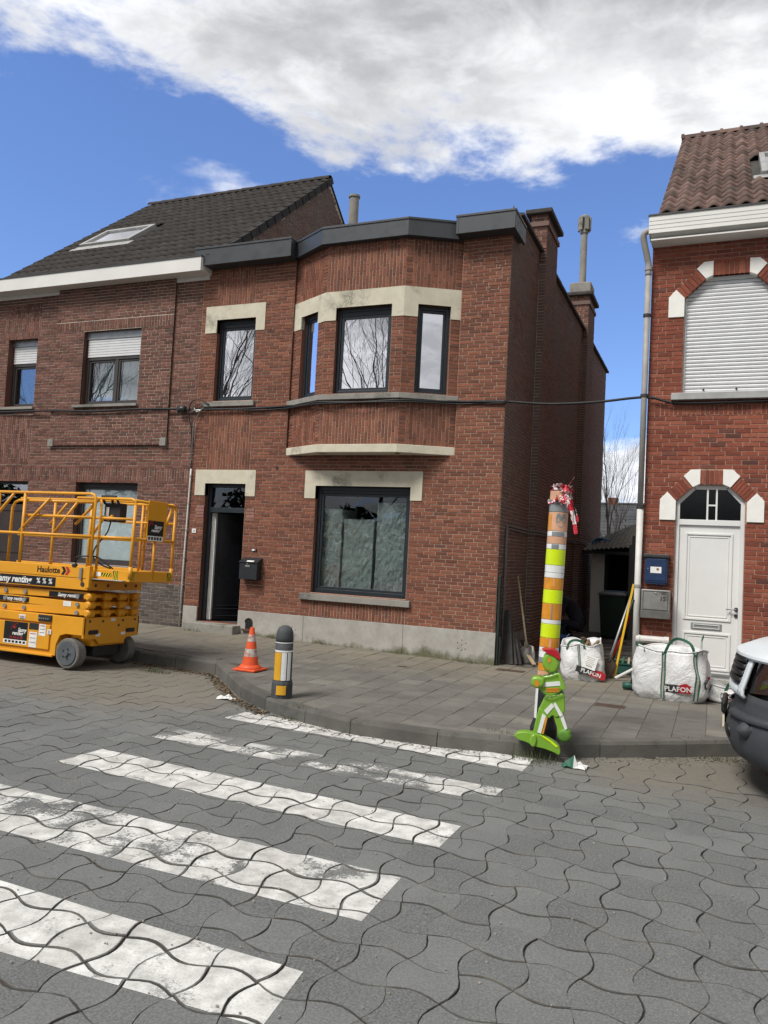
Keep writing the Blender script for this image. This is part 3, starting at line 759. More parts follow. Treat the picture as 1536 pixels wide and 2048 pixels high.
    for x in (-4.46, -4.43, -4.40): MB().box((x-.004, -.021, .325), (x+.004, -.0165, .47)).build('vent_bar', 'metal_dark', v)
    # door: frame, fanlight, open leaf
    fr = F0; mb = MB(); t = .06; r = DOOR
    for q in ((r[0], r[0]+t, r[2], r[3]), (r[1]-t, r[1], r[2], r[3]), (r[0]+t, r[1]-t, r[3]-t, r[3]), (r[0]+t, r[1]-t, 2.37, 2.46)): fbox(mb, fr, q, -.20, -.12)
    d = mb.build('door_frame', 'frame_dark', MH, bevel=.004)
    fbox(MB(), fr, (r[0]+t, r[1]-t, 2.46, r[3]-t), -.165, -.155).build('fanlight', 'glass', d)
    for i, (a, b) in enumerate(((.062, .085), (.09, .105), (.11, .135))): fbox(MB(), fr, (r[0]+a, r[0]+b, .40, 2.37), -.24-.012*i, -.19-.012*i).build('rebate_strip', 'white_upvc', d, bevel=.004)
    a = radians(48); hx, hy = r[0]+.10, .24
    leaf = MB(); ux, uy = cos(a), sin(a); leaf.prism([(hx, hy, .40), (hx+.75*ux, hy+.75*uy, .40), (hx+.75*ux-.05*uy, hy+.75*uy+.05*ux, .40), (hx-.05*uy, hy+.05*ux, .40)], (0, 0, 1.96))
    lf = leaf.build('door', 'door_black', MH, bevel=.004)
    for z0, z1 in ((.47, .60), (.66, 2.28)):
        MB().tube([(hx+ux*s+uy*.006, hy+uy*s-ux*.006, z) for s, z in ((.08, z0), (.67, z0), (.67, z1), (.08, z1), (.08, z0))], .008, 6).build('door_moulding', 'frame_dark', lf)
    bx('doorstep', (-5.66, -.26, .10), (-4.60, .22, .375), 'concrete', MH, .012)
    # flat roof edge: anthracite fascia boards in five pieces with a metal trim
    def fascia(poly, z0, z1, name='fascia'):
        for k in range(len(poly)-1):
            p, q = Vector(poly[k]), Vector(poly[k+1]); f = Frame((p.x, p.y, 0), (q-p).to_3d()); L = (q-p).length
            o = fbox(MB(), f, (-.003, L+.003, z0, z1), -.04, 0).build(name, 'anthracite', MH, bevel=.004)
            fbox(MB(), f, (-.006, L+.006, z1-.03, z1+.006), -.06, .012).build('roof_trim', 'anthracite', o, bevel=.003)
    fascia([(-5.88, .1), (-5.88, -.28), (-3.86, -.28), (-3.86, .0)], 6.87, 7.205)
    fascia([(-3.862, -.09), (-3.12, -.53), (-1.57, -.53), (-.84, -.13)], 6.895, 7.185)
    fascia([(-.85, .0), (-.85, -.28), (.11, -.28), (.11, .45)], 6.925, 7.225)
    mb = MB().prism([(-5.87, .05, 6.88), (-5.87, -.275, 6.88), (-3.87, -.275, 6.88), (-3.87, .05, 6.88)], (0, 0, .02))
    mb.prism([(-3.86, .1, 6.90), (-3.855, -.085, 6.90), (-3.12, -.52, 6.90), (-1.57, -.52, 6.90), (-.845, -.125, 6.90), (-.84, .1, 6.90)], (0, 0, .02))
    mb.prism([(-.845, .05, 6.935), (-.845, -.275, 6.935), (.10, -.275, 6.935), (.10, .4, 6.935), (0.012, .4, 6.935), (.012, .05, 6.935)], (0, 0, .02))
    mb.build('soffit', 'anthracite', MH)
    mb = MB().prism([(-5.85, .0, 7.10), (-3.86, .0, 7.10), (-3.1, -.5, 7.10), (-1.58, -.5, 7.10), (-.85, .0, 7.10), (0, .0, 7.10), (0, 11.6, 7.10), (-5.85, 11.6, 7.10)], (0, 0, .06)); mb.build('flat_roof', 'coping', MH)
    # small details on the brick face
    for x, z in ((-.39, 5.66), (-4.34, 5.65)):
        mb = MB()
        for k in range(4): mb.box((x-.055+k*.034, -.004, z-.022), (x-.055+k*.034+.014, .0, z+.022))
        mb.build('weep_slots', 'black', MH)
    rg = random.Random(8); mb = MB()
    for k in range(16):
        x, z = rg.uniform(-.62, -.08), rg.uniform(6.05, 6.75); s = rg.uniform(.008, .022); mb.tube([(x+s*cos(a)*rg.uniform(.6, 1), -.0035, z+s*sin(a)*rg.uniform(.6, 1)) for a in [2*pi*i/7 for i in range(8)]], .006, 4)
    mb.build('mortar_smears', 'mortar_main', MH)
    MB().cyl((-4.05, -.012, 3.19), (-4.05, .01, 3.19), .028, n=12).build('pipe_hole', 'metal_dark', MH)
    for (x, z) in ((-5.63, 2.36), (-4.55, 2.33)):
        mb = MB()
        for k in range(4): mb.box((x-.09+(.02 if k % 2 else 0), -.0045, z-.10+k*.058), (x+.09, .0, z-.10+k*.058+.05))
        mb.build('repair_bricks', 'brick_patch', MH)
    # party-wall side and back
    bx('back_wall', (-5.85, 11.45, 0), (-.25, 11.7, 7.1), 'mortar_side', MH)
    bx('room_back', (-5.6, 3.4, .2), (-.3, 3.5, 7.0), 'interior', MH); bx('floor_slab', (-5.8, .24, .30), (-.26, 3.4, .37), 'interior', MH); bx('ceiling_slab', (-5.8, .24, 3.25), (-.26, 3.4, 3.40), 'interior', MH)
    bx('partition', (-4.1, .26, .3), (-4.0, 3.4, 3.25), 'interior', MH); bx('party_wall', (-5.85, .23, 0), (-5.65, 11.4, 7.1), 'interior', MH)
M('door_black', (.006, .007, .009), .35); M('brick_patch', (.30, .15, .12), .9, isl=.3)
main_house()
FS = Frame((0, 0, 0), (0, 1, 0))
def side_wall():
    PIL = ((2.05, 3.08), (7.2, 8.2)); px = .12
    mb = MB(); wall_face(mb, FS, (0, 11.7, 0, 7.42), [], -.008, .1); mb.box((-.25, .22, 0), (-.009, 11.7, 7.42), 0)
    sw = mb.build('side_wall', ['mortar_side', 'brick_side'], MH)
    R = bricks((0, 11.7, .55, 7.40), [(a, b, 0, 9) for a, b in PIL]); brickwork(FS, R, 'brick_side', sw, 0)
    MB().box((-.02, .0, 0), (.012, 11.7, .55)).build('side_plinth', 'concrete', MH)
    for k, (a, b) in enumerate(PIL):
        top = 8.12 if k == 0 else 8.28; back = -.19 if k == 0 else -.40
        mb = MB().box((-.1, a+.008, 0), (px-.008, b-.008, 7.5)); mb.box((back+.008, a+.008, 7.2), (px-.008, b-.008, top))
        ch = mb.build('chimney', 'mortar_side', MH)
        f1 = Frame((px, 0, 0), (0, 1, 0)); brickwork(f1, bricks((a, b, .1, top), []), 'brick_side', ch, 0)
        f2 = Frame((0, a, 0), (1, 0, 0)); brickwork(f2, bricks((0, px, .1, 7.42), []), 'brick_side', ch, 0)
        brickwork(f2, bricks((back, px, 7.42, top), []), 'brick_left', ch, 0)
        mb = MB().box((back-.03, a-.03, top-.22), (px+.03, b+.03, top-.14)); mb.build('chimney_collar', 'brick_side', ch)
        bx('chimney_cap', (back-.09, a-.09, top), (px+.09, b+.09, top+.09), 'coping', ch, .02)
        if k == 1:
            cx, cy = -.14, (a+b)/2
            bx('pipe_block', (cx-.26, cy-.3, top+.09), (cx+.26, cy+.3, top+.42), 'concrete', ch, .03)
            MB().cyl((cx, cy, top+.40), (cx, cy, top+1.78), .085, .08, n=16).build('flue_pipe', 'concrete', ch, smooth=False)
            mb = MB().lathe([(.10, 0), (.10, .08), (.07, .12), (.07, .36), (.14, .38), (.12, .44), (.05, .48)], (cx, cy, top+1.75), 14)
            for i in range(6):
                t = i*pi/3; mb.beam((cx+.14*cos(t), cy+.14*sin(t), top+1.82), (cx+.14*cos(t), cy+.14*sin(t), top+2.15), .10, .035, upv=(cos(t), sin(t), 0))
            mb.build('flue_cowl', 'concrete', ch)
    for a, b in ((.42, 2.05), (3.08, 7.2), (8.2, 11.78)):
        n = max(1, round((b-a)/.42))
        for i in range(n):
            y0, y1 = a+(b-a)*i/n, a+(b-a)*(i+1)/n; z = 7.42+.004*(i % 2)
            MB().add([(-.30, y0, z), (.07, y0, z), (.07, y1, z), (-.30, y1, z), (-.30, y0, z+.07), (.07, y0, z+.045), (.07, y1+.02, z+.055), (-.30, y1+.02, z+.08)],
                [(3,2,1,0),(4,5,6,7),(0,1,5,4),(1,2,6,5),(2,3,7,6),(3,0,4,7)]).build('coping_tile', 'coping', MH)
side_wall()
# three stacks of goods in shrink-wrap behind the shop-size window
for k, (a, b, top, y0, lab) in enumerate(((-3.42, -2.83, 2.50, .22, 'tall film-wrapped stack of goods behind the ground-floor window, nearest the door'), (-2.80, -2.24, 2.34, .25, 'lowest film-wrapped stack of goods, middle one behind the ground-floor window'), (-2.17, -1.60, 2.63, .21, 'tallest film-wrapped stack of goods behind the ground-floor window'))):
    w = root('wrapped_stack', ((a+b)/2, y0+.3, .37), lab, 'wrapped goods', 'film-wrapped stacks in the window'); rg = random.Random(k+40)
    bx('pallet', (a+.01, y0+.02, .37), (b-.01, y0+.6, .49), 'carton', w)
    z = .50
    while z < top-.12:
        h = min(rg.uniform(.18, .45), top-.03-z); m_ = rg.choice(['carton', 'carton_green', 'carton_green', 'interior', 'carton_red' if z < 1.4 else 'carton_green'])
        x = a+.03
        for q in range(2):
            xe = (a+b)/2+rg.uniform(-.08, .08) if q == 0 else b-.03
            bx('carton', (x, y0+.04+rg.uniform(0, .05), z), (xe-.006, y0+.56, z+h-.006), m_, w); x = xe
        z += h
    n, mq = 14, 26; V = []; Fc = []
    for j in range(mq):
        for i in range(n):
            u = i/(n-1); v = j/(mq-1); V.append((a+(b-a)*u, y0+rg.uniform(-.012, .02)+.03*sin(u*pi)*sin(v*20)*.3, .45+(top-.45)*v))
    Fc = [(j*n+i, j*n+i+1, (j+1)*n+i+1, (j+1)*n+i) for j in range(mq-1) for i in range(n-1)]
    mb = MB().add(V, Fc); mb.add([(b, y0, .45), (b, y0+.6, .45), (b, y0+.6, top), (b, y0, top)], [(0,1,2,3)]); mb.add([(a, y0, top), (b, y0, top), (b, y0+.6, top), (a, y0+.6, top)], [(0,1,2,3)])
    mb.build('plastic_film', 'film', w)

# ================================================================ LEFT HOUSE
LH = root('terraced_house', (-8.6, 0, .2), 'brown brick terraced house with dark tiled roof and white box gutter', 'house')
def tile_mesh(w, l, amp, seg=7, th=.016, kind='s'):
    """one roof tile: u across, v up the slope, waved profile, lower edge thick"""
    V = []; 
    for v in (-l*.5, l*.5+.06):
        for i in range(seg+1):
            t = i/seg; h = amp*(sin(2*pi*t-pi/2)*.5+.5) if kind == 's' else amp*(1 if .12 < t < .30 else (.35 if t < .12 or t < .42 and t > .3 else 0))
            V.append(((t-.5)*w*1.02, v, h + (.020 if v < 0 else 0.)))
    n = seg+1; F = [(i, i+1, n+i+1, n+i) for i in range(seg)]
    b = len(V); V += [(x, y, z-th-.012) for x, y, z in V[:n]]; F += [(b+i, b+i+1, i+1, i) for i in range(seg)]
    me = MB().add(V, F); return me
def roof_tiles(fr_o, U, Vv, nu, nv, tw, tl, tm, mat, parent, skip=None, limit=300, seed=1):
    Nn = U.cross(Vv); rg = random.Random(seed); cells = []
    me = bpy.data.meshes.new('roof_tile'); me.from_pydata(tm.v, [], tm.f); me.materials.append(MATS[mat]); me.polygons.foreach_set('use_smooth', [True]*len(me.polygons))
    for j in range(nv):
        for i in range(nu):
            u, v = (i+.5)*tw, (j+.5)*tl
            if skip and skip(u, v): continue
            cells.append((fr_o+U*u+Vv*v, u, v))
    cells.sort(key=lambda q: (q[0]-CAM).length); off = rootloc(parent); rest = MB()
    for k, (c, u, v) in enumerate(cells):
        c = c+Nn*rg.uniform(0, .006)+U*rg.uniform(-.003, .003)+Vv*rg.uniform(-.006, .006)
        mt = Matrix((U, Vv, Nn)).transposed().to_4x4() @ Matrix.Rotation(rg.gauss(0, .008), 4, 'Z') @ Matrix.Rotation(rg.gauss(0, .01), 4, 'X')
        if k < limit:
            mt.translation = c-off; o = bpy.data.objects.new('roof_tile', me); COL.objects.link(o); o.parent = parent; o.matrix_local = mt
        else: mt.translation = c; rest.add([mt @ Vector(p) for p in tm.v], tm.f)
    if rest.v: rest.build('far_roof_tiles', mat, parent, smooth=True)['kind'] = 'stuff'
def skylight(parent, o, U, Vv, u0, u1, v0, v1, frame_mat):
    N_ = U.cross(Vv); P = lambda u, v, w: o+U*u+Vv*v+N_*w
    def slab(a, b, c, d, w0, w1): 
        m_ = MB(); Q = [P(u, v, w) for w in (w0, w1) for u, v in ((a,c),(b,c),(b,d),(a,d))]; return m_.add(Q, [(3,2,1,0),(4,5,6,7),(0,1,5,4),(1,2,6,5),(2,3,7,6),(3,0,4,7)])
    mb = MB(); t = .09
    for q in ((u0, u0+t, v0, v1), (u1-t, u1, v0, v1), (u0+t, u1-t, v0, v0+t), (u0+t, u1-t, v1-t, v1)): s_ = slab(*q, -.02, .10); mb.add(s_.v, s_.f)
    w = mb.build('skylight', frame_mat, parent, bevel=.01)
    slab(u0+t, u1-t, v0+t, v1-t, .05, .06).build('pane', 'glass_mirror', w)
    slab(u0+t, u1-t, v0+t, v1-t, .0, .02).build('blind', 'white_upvc', w)
    slab(u0-.12, u1+.12, v0-.24, v0-.004, .03, .045).build('flashing', 'zinc', w, bevel=.004)
def left_house():
    XL, XR = -12.6, -5.8495
    W2 = (-8.63, -7.20, 4.40, 5.88); W1 = (-10.73, -9.91, 4.41, 5.86); WGd = (-8.63, -7.09, 1.28, 2.89); DO = (-11.05, -9.89, .30, 2.89)
    PAN = (-9.36, -6.46, 3.60, 6.80)     # projecting panel of the upper storey
    Fp = Frame((0, -.055, 0), (1, 0, 0))
    mb = MB(); wall_face(mb, F0, (XL, XR, 0, 7.0), [W1, W2, WGd, DO], -.008, .2)
    fwl = mb.build('front_wall', ['mortar_left', 'brick_left'], LH)
    mb = MB(); wall_face(mb, Fp, (PAN[0], PAN[1], PAN[2], PAN[3]), [W2], -.008, .05)
    mb.add([Fp.p(PAN[0],3.60,-.008), Fp.p(PAN[1],3.60,-.008), Fp.p(PAN[1],3.60,-.06), Fp.p(PAN[0],3.60,-.06)], [(0,1,2,3)], 1)
    for u in (PAN[0], PAN[1]): mb.add([Fp.p(u,3.60,-.008), Fp.p(u,6.8,-.008), Fp.p(u,6.8,-.06), Fp.p(u,3.6,-.06)], [(0,1,2,3)], 1)
    pan = mb.build('upper_panel', ['mortar_left', 'brick_left'], LH)
    sol2 = (PAN[0], PAN[1], 5.89, 6.09); sol1 = (-10.85, -9.85, 5.88, 6.55); band = (XL, XR, 2.90, 3.18); vl = (-12.4, -9.9, 3.25, 4.25)
    R = bricks((PAN[0], PAN[1], PAN[2], PAN[3]), [W2, sol2]) + bricks(sol2, [W2], True, .2, .065)
    brickwork(Fp, R, 'brick_left', pan, 300)
    R = bricks((XL, XR, 1.0, 7.0), [W1, W2, WGd, DO, PAN, sol1, band, vl]) + bricks(sol1, [], True) + bricks(band, [], True) + bricks(vl, [PAN], True)
    brickwork(F0, R, 'brick_left', fwl, 0)
    brickwork(F0, bricks((XL, XR, .05, 1.0), [WGd, DO], L=.21, H=.062), 'brick_grey', fwl, 0)
    for x in (PAN[0]+.06, PAN[1]-.06): bx('corbel_stone', (x-.07, -.072, 3.58), (x+.07, -.02, 3.73), 'sill_stone', LH, .006)
    # windows
    for k, (r, dep, mull) in enumerate(((W2, .13, -7.86), (W1, .16, None))):
        fr = F0
        if k == 0: fr = Fp
        q = (r[0], r[1], r[2], r[3]-.5)
        w = window(LH, fr, q, depth=dep, t=.06, mat='frame_brown', glass='glass_mid', mull=mull)
        fbox(MB(), fr, (r[0], r[1], r[3]-.14, r[3]), -dep-.10, -dep+.03).build('shutter_box', 'metal_grey', w)
        n = 7
        for i in range(n):
            a, b = r[3]-.50+i*.36/n, r[3]-.50+(i+1)*.36/n
            mb = MB(); P = [(a, -dep+.0), (a+.004, -dep+.014), (b-.006, -dep+.014), (b, -dep-.0)]
            mb.prism([fr.p(r[0]+.03, v, w_) for v, w_ in P], fr.U*(r[1]-r[0]-.06)); mb.build('shutter_slat', 'shutter', w)
        n = 40; V = []
        for v in (r[2]+.06, r[3]-.55):
            for i in range(n+1): V.append(fr.p(r[0]+.06+(r[1]-r[0]-.12)*i/n, v, -dep-.10+.02*sin(i*1.9)))
        MB().add(V, [(i, i+1, n+2+i, n+1+i) for i in range(n)]).build('net_curtain', 'curtain', w, smooth=True)
        bx('sill', (r[0]-.13, -.12 if k == 0 else -.06, r[2]-.055), (r[1]+.04, .12, r[2]-.002), 'sill_stone', LH, .006)
    w = window(LH, F0, WGd, depth=.13, t=.055, mat='frame_brown', glass='glass', top_extra=.05)
    n = 17
    for i in range(n):
        x = WGd[0]+.08+(WGd[1]-WGd[0]-.16)*(i+.5)/n
        mb = MB().beam((x, .20, WGd[2]+.1), (x, .20, WGd[3]-.14), .004, .086, upv=(.93, .36, 0)); mb.build('blind_slat', 'curtain', w)
    fbox(MB(), F0, (WGd[0]+.06, WGd[1]-.06, WGd[3]-.13, WGd[3]-.09), -.30, -.24).build('blind_rail', 'white_upvc', w)
    bx('sill', (WGd[0]-.12, -.07, WGd[2]-.09), (WGd[1]+.05, .13, WGd[2]-.002), 'sill_stone', LH, .006)
    mb = MB(); frame_ring(mb, F0, DO, .07, -.22, -.14); d = mb.build('door_frame', 'frame_brown', LH)
    fbox(MB(), F0, (DO[0]+.07, DO[1]-.07, 2.45, 2.82), -.19, -.18).build('fanlight', 'glass_mid', d)
    do = fbox(MB(), F0, (DO[0]+.07, DO[1]-.07, .33, 2.40), -.2, -.16).build('door', 'door_brown', LH, bevel=.005)
    for a, b in ((.5, 1.25), (1.4, 2.3)): 
        mb = MB(); frame_ring(mb, F0, (DO[0]+.2, DO[1]-.2, a, b), .03, -.165, -.145); mb.build('door_moulding', 'door_brown', do)
    # box gutter
    bx('gutter_fascia', (-12.6, -.34, 6.765), (-5.70, -.30, 7.03), 'white_fascia', LH, .004)
    bx('gutter_end', (-5.72, -.30, 6.775), (-5.69, .02, 7.02), 'white_fascia', LH, .004)
    bx('soffit', (-12.6, -.30, 6.78), (-5.72, .02, 6.80), 'white_fascia', LH); bx('gutter_trim', (-12.6, -.355, 7.025), (-5.685, -.285, 7.045), 'metal_dark', LH)
    bx('bed_mould', (-12.6, -.03, 6.70), (-5.72, .02, 6.778), 'white_fascia', LH)
    # roof
    U = Vector((1, 0, 0)); Vv = Vector((0, 1, .8)).normalized(); o = Vector((-10.75, -.26, 7.03)); n_ = U.cross(Vv)
    L = hypot(4.36, 4.36*.8)
    rf = MB().add([o-n_*.03, o+U*5.25-n_*.03, o+U*5.25+Vv*L-n_*.03, o+Vv*L-n_*.03], [(0,1,2,3)]).add([o+Vv*L-n_*.03, o+U*5.25+Vv*L-n_*.03, (-5.5, 8.5, 7.0), (-10.75, 8.5, 7.0)], [(0,1,2,3)]).build('roof', 'coping', LH)
    tw, tl = .21, .34; nu, nv = 25, int(L/tl)
    sk = (.62, 2.02, 1.86, 2.92)
    roof_tiles(o, U, Vv, nu, nv, tw, L/nv, tile_mesh(tw, L/nv, .034, kind='s'), 'tile_dark', rf, lambda u, v: sk[0]-.06 < u < sk[1]+.06 and sk[2]-.12 < v < sk[3]+.05, 300)
    skylight(LH, o, U, Vv, *sk, 'zinc')
    for i in range(13):
        x = -10.75+i*.405; y = o.y+4.36; z = o.z+4.36*.8+.03
        MB().rings([[(xx, y+.12*cos(t), z-.06+(.10+dz)*sin(t)) for t in [pi*k/8 for k in range(9)]] for xx, dz in ((x, .012), (x+.03, .014), (x+.41, 0.))], False, False).build('ridge_tile', 'tile_dark', rf, smooth=True)
    for i in range(nv):
        for xx in (o.x-.05, o.x+5.22):
            p = o+Vector((xx-o.x, 0, 0))+Vv*(i*L/nv); q = p+Vv*(L/nv+.03)
            mb = MB().add([p+n_*.03, q+n_*.012, q+n_*.012+U*.08, p+n_*.03+U*.08, p-n_*.13, q-n_*.13, q-n_*.13+U*.08, p-n_*.13+U*.08], [(0,3,2,1),(0,1,5,4),(2,3,7,6),(0,4,7,3),(4,5,6,7)]); mb.build('verge_tile', 'tile_dark', rf)
    # gable above the neighbour
    gx = -5.51; fg = Frame((gx, 0, 0), (0, 1, 0))
    MB().prism([(gx-.2, -.2, 7.0), (gx-.2, 4.1, 10.44), (gx-.2, 8.4, 7.0)], (.192, 0, 0)).build('gable', 'mortar_left', LH)
    R = [r for r in bricks((0, 8.2, 7.0, 10.4), []) if r[3] < 7.05+.8*(min(r[0], 8.2-r[1])+.16)]
    brickwork(fg, R, 'brick_side', LH, 0)
    bx('rear_wall', (-12.6, 8.2, 0), (-5.9, 8.4, 7.0), 'mortar_left', LH); bx('end_wall', (-12.6, .23, 0), (-12.4, 8.2, 7.0), 'mortar_left', LH); bx('room_back', (-12.3, 2.4, .1), (-5.95, 2.5, 6.9), 'interior', LH)
    bx('lower_roof', (-12.6, -.2, 6.98), (-10.8, 8.3, 7.02), 'coping', LH)
M('frame_brown', (.045, .040, .038), .5, var=.15); M('door_brown', (.035, .025, .022), .5, var=.2)
left_house()
sp = root('vent_pipe', (-5.15, 5.0, 7.1), 'pale concrete vent pipe standing behind the dark fascia beside the gable', 'pipe')
MB().cyl((-5.28, 5.0, 7.1), (-5.28, 5.0, 10.45), .125, .115, n=18).build('pipe_shaft', 'concrete', sp); MB().lathe([(.14, 0), (.14, .05), (.12, .05), (.1, .03)], (-5.28, 5.0, 10.42), 18).build('pipe_rim', 'concrete', sp)

# ================================================================ RIGHT HOUSE
RH = root('red_house', (5.0, .15, .14), 'bright red brick house with white painted quoins, white door and closed roller shutter', 'house')
FR = Frame((0, .15, 0), (1, 0, 0))
def right_house():
    XL, XR = 2.12, 7.6
    UW = (2.59, 3.84, 4.33, 6.06); SP = 5.75     # shutter opening: right half beyond the picture
    UW = (2.59, 3.83, 4.33, 6.06)
    DR = (2.56, 3.48, .20, 3.00)
    WX = (5.2, 6.6, 1.1, 2.7)
    mb = MB(); wall_face(mb, FR, (XL, XR, 0, 6.95), [UW, DR, WX], -.008, .16)
    fwl = mb.build('front_wall', ['mortar_right', 'brick_right'], RH)
    cut_blocks = []
    def arch(x0, x1, spring, cx, topz, flat0, flat1):
        """chamfered head: white quoin blocks at the springing and shoulders, brick between them"""
        W_ = .02
        def blk(P, name, mat, pr=W_): return MB().prism([FR.p(u, v, -.10) for u, v in P], FR.W*(.10+pr)).build(name, mat, RH, bevel=.004)
        # left lower, left upper, right upper, right lower (mirror about cx)
        lo = [(x0, spring-.28), (x0, spring), (x0-.12, spring+.13), (x0-.22, spring+.02), (x0-.22, spring-.28)]
        uq = [(flat0-.10, topz-.045), (flat0, topz), (flat0, topz+.21), (flat0-.13, topz+.205), (flat0-.225, topz+.11)]
        for P in (lo, uq):
            blk(P, 'quoin', 'white_quoin'); blk([(2*cx-u, v) for u, v in reversed(P)], 'quoin', 'white_quoin')
        # fill triangles behind the chamfer so that the opening is eight-sided
        for s in (1, -1):
            P = [(x0, spring), (flat0-.10, topz-.045), (flat0-.10, topz+.0), (x0-.0, topz+.0)]
            if s < 0: P = [(2*cx-u, v) for u, v in reversed(P)]
            MB().prism([FR.p(u, v, -.16) for u, v in P], FR.W*.149).build('arch_fill', 'mortar_right', RH)
            # soldier bricks along the slope
            a, b = Vector((x0-.0, spring+.0)), Vector((flat0-.10, topz-.045)); d = (b-a).normalized(); n_ = Vector((-d.y, d.x)); L = (b-a).length; k = 6
            a2 = Vector((x0-.12, spring+.13)); b2 = Vector((flat0-.225, topz+.11))
            for i in range(k):
                t0, t1 = (i+.06)/k, (i+.94)/k; Q = [a.lerp(b, t0), a.lerp(b, t1), a2.lerp(b2, t1), a2.lerp(b2, t0)]
                Q = [(q.x, q.y) for q in Q]
                if s < 0: Q = [(2*cx-u, v) for u, v in reversed(Q)]
                blk(Q, 'brick', 'brick_right', .003)
        k = max(3, round((2*(cx-flat0))/.066))
        for i in range(k):
            t0, t1 = flat0+(2*(cx-flat0))*(i+.07)/k, flat0+(2*(cx-flat0))*(i+.93)/k
            blk([(t0, topz), (t1, topz), (t1, topz+.20), (t0, topz+.20)], 'brick', 'brick_right', .003)
        cut_blocks.extend([(x0-.22, x0, spring-.28, spring+.02), (2*cx-x0, 2*cx-x0+.22, spring-.28, spring+.02)])
        O = [(x0-.22, spring+.02), (x0-.12, spring+.13), (flat0-.225, topz+.11), (flat0-.13, topz+.205), (flat0-.12, topz+.215)]; z = spring+.02
        while z < topz+.21:      # keep the brick courses outside the stepped edge of the arch
            zz = z+.006
            for (ua, va), (ub, vb) in zip(O, O[1:]):
                if va <= zz <= vb: xl = ua+(ub-ua)*(zz-va)/(vb-va); break
            cut_blocks.append((xl, 2*cx-xl, z, z+.012)); z += .012
    arch(UW[0], UW[1], SP, 3.21, UW[3], 2.97, 3.45)
    arch(DR[0], DR[1], 2.76, 3.03, 3.01, 2.88, 3.18)
    sold = (2.30, 4.2, 4.02, 4.16)
    R = bricks((XL, XR, .6, 6.95), [UW, DR, WX, sold]+cut_blocks, L=.215, H=.064, gap=.010) + bricks(sold, [], True, .2, .062)
    R += bricks((2.14, 2.36, 5.49, 5.72), [], True, .2, .06)
    brickwork(FR, R, 'brick_right', fwl, 280)
    bx('plinth_panel', (XL, .13, 0), (2.55, .25, .6), 'plinth', RH, .004); bx('plinth_panel', (3.49, .13, 0), (XR, .25, .6), 'plinth', RH, .004)
    # roller shutter
    w = MB(); frame_ring(w, FR, UW, .03, -.14, -.07); w = w.build('shutter_frame', 'white_upvc', RH)
    n = 31; h = (UW[3]-UW[2]-.03)/n
    for i in range(n):
        a, b = UW[2]+.03+i*h, UW[2]+.03+(i+1)*h
        MB().prism([FR.p(UW[0]+.03, v, w_) for v, w_ in ((a, -.115), (a+.004, -.095), ((a+b)/2, -.088), (b-.008, -.095), (b-.004, -.115))], FR.U*(UW[1]-UW[0]-.06)).build('shutter_slat', 'shutter', w, smooth=False)
    for x in (2.88, 3.32): MB().cyl(FR.p(x, 4.40, -.09), FR.p(x, 4.40, -.06), .014, n=10).build('shutter_stop', 'black', w)
    bx('sill', (2.45, .04, 4.225), (4.05, .30, 4.325), 'zinc', RH, .005)
    # front door with fanlight
    mb = MB(); t = .055
    for q in ((DR[0], DR[0]+t, DR[2], 2.76), (DR[1]-t, DR[1], DR[2], 2.76), (DR[0]+t, DR[1]-t, 2.42, 2.50)): fbox(mb, FR, q, -.15, -.055)
    c8 = [(DR[0], 2.74), (2.80, 2.985), (3.26, 2.985), (DR[1], 2.74)]
    for p, q in zip(c8, c8[1:]): mb.beam(FR.p(*p, -.10), FR.p(*q, -.10), .09, .05, upv=(0, -1, 0))
    d = mb.build('door_frame', 'white_door', RH, bevel=.004)
    MB().prism([FR.p(u, v, -.12) for u, v in ((DR[0]+.04, 2.5), (DR[1]-.04, 2.5), (DR[1]-.04, 2.74), (3.25, 2.96), (2.81, 2.96), (DR[0]+.04, 2.74))], FR.W*-.006).build('fanlight', 'glass_lead', d)
    for x in (2.985, 3.105): MB().box((x-.012, .215, 2.50), (x+.012, .255, 2.96)).build('fanlight_bar', 'white_door', d)
    MB().box((2.997, .216, 2.70), (3.093, .254, 2.722)).build('fanlight_bar', 'white_door', d)
    lf = fbox(MB(), FR, (DR[0]+t, DR[1]-t, .235, 2.42), -.135, -.085).build('door', 'white_door', RH, bevel=.004)
    for a, b in ((1.06, 2.31), (.36, .89)):
        for k, (e, tt, pr) in enumerate(((0, .03, .018), (.05, .016, .010))):
            mb = MB(); frame_ring(mb, FR, inset((2.70, 3.335, a, b), e), tt, -.087, -.087+pr); mb.build('door_moulding', 'white_door', lf, bevel=.005)
    MB().tube([FR.p(3.40, 1.245, -.085), FR.p(3.40, 1.245, -.03), FR.p(3.385, 1.245, -.025), FR.p(3.27, 1.243, -.028)], .010, 8).build('handle', 'metal_grey', lf, smooth=True)
    MB().cyl(FR.p(3.40, 1.245, -.087), FR.p(3.40, 1.245, -.072), .028, n=16).build('handle_rose', 'metal_dark', lf); MB().cyl(FR.p(3.40, 1.155, -.087), FR.p(3.40, 1.155, -.070), .026, n=16).build('lock', 'metal_dark', lf)
    sl = fbox(MB(), FR, (2.81, 3.22, .925, 1.025), -.087, -.075).build('letter_slot', 'metal_grey', lf, bevel=.004)
    mb = MB(); frame_ring(mb, FR, (2.84, 3.19, .945, 1.005), .010, -.076, -.066); mb.build('slot_flap', 'white_upvc', sl)
    bx('weather_bar', (2.66, .20, .30), (3.38, .235, .325), 'metal_grey', lf); bx('threshold', (2.50, .0, .08), (3.54, .3, .235), 'concrete', RH, .01)
    # eaves gutter
    bx('gutter_fascia', (2.08, -.19, 6.64), (XR, -.15, 6.905), 'white_fascia', RH, .004)
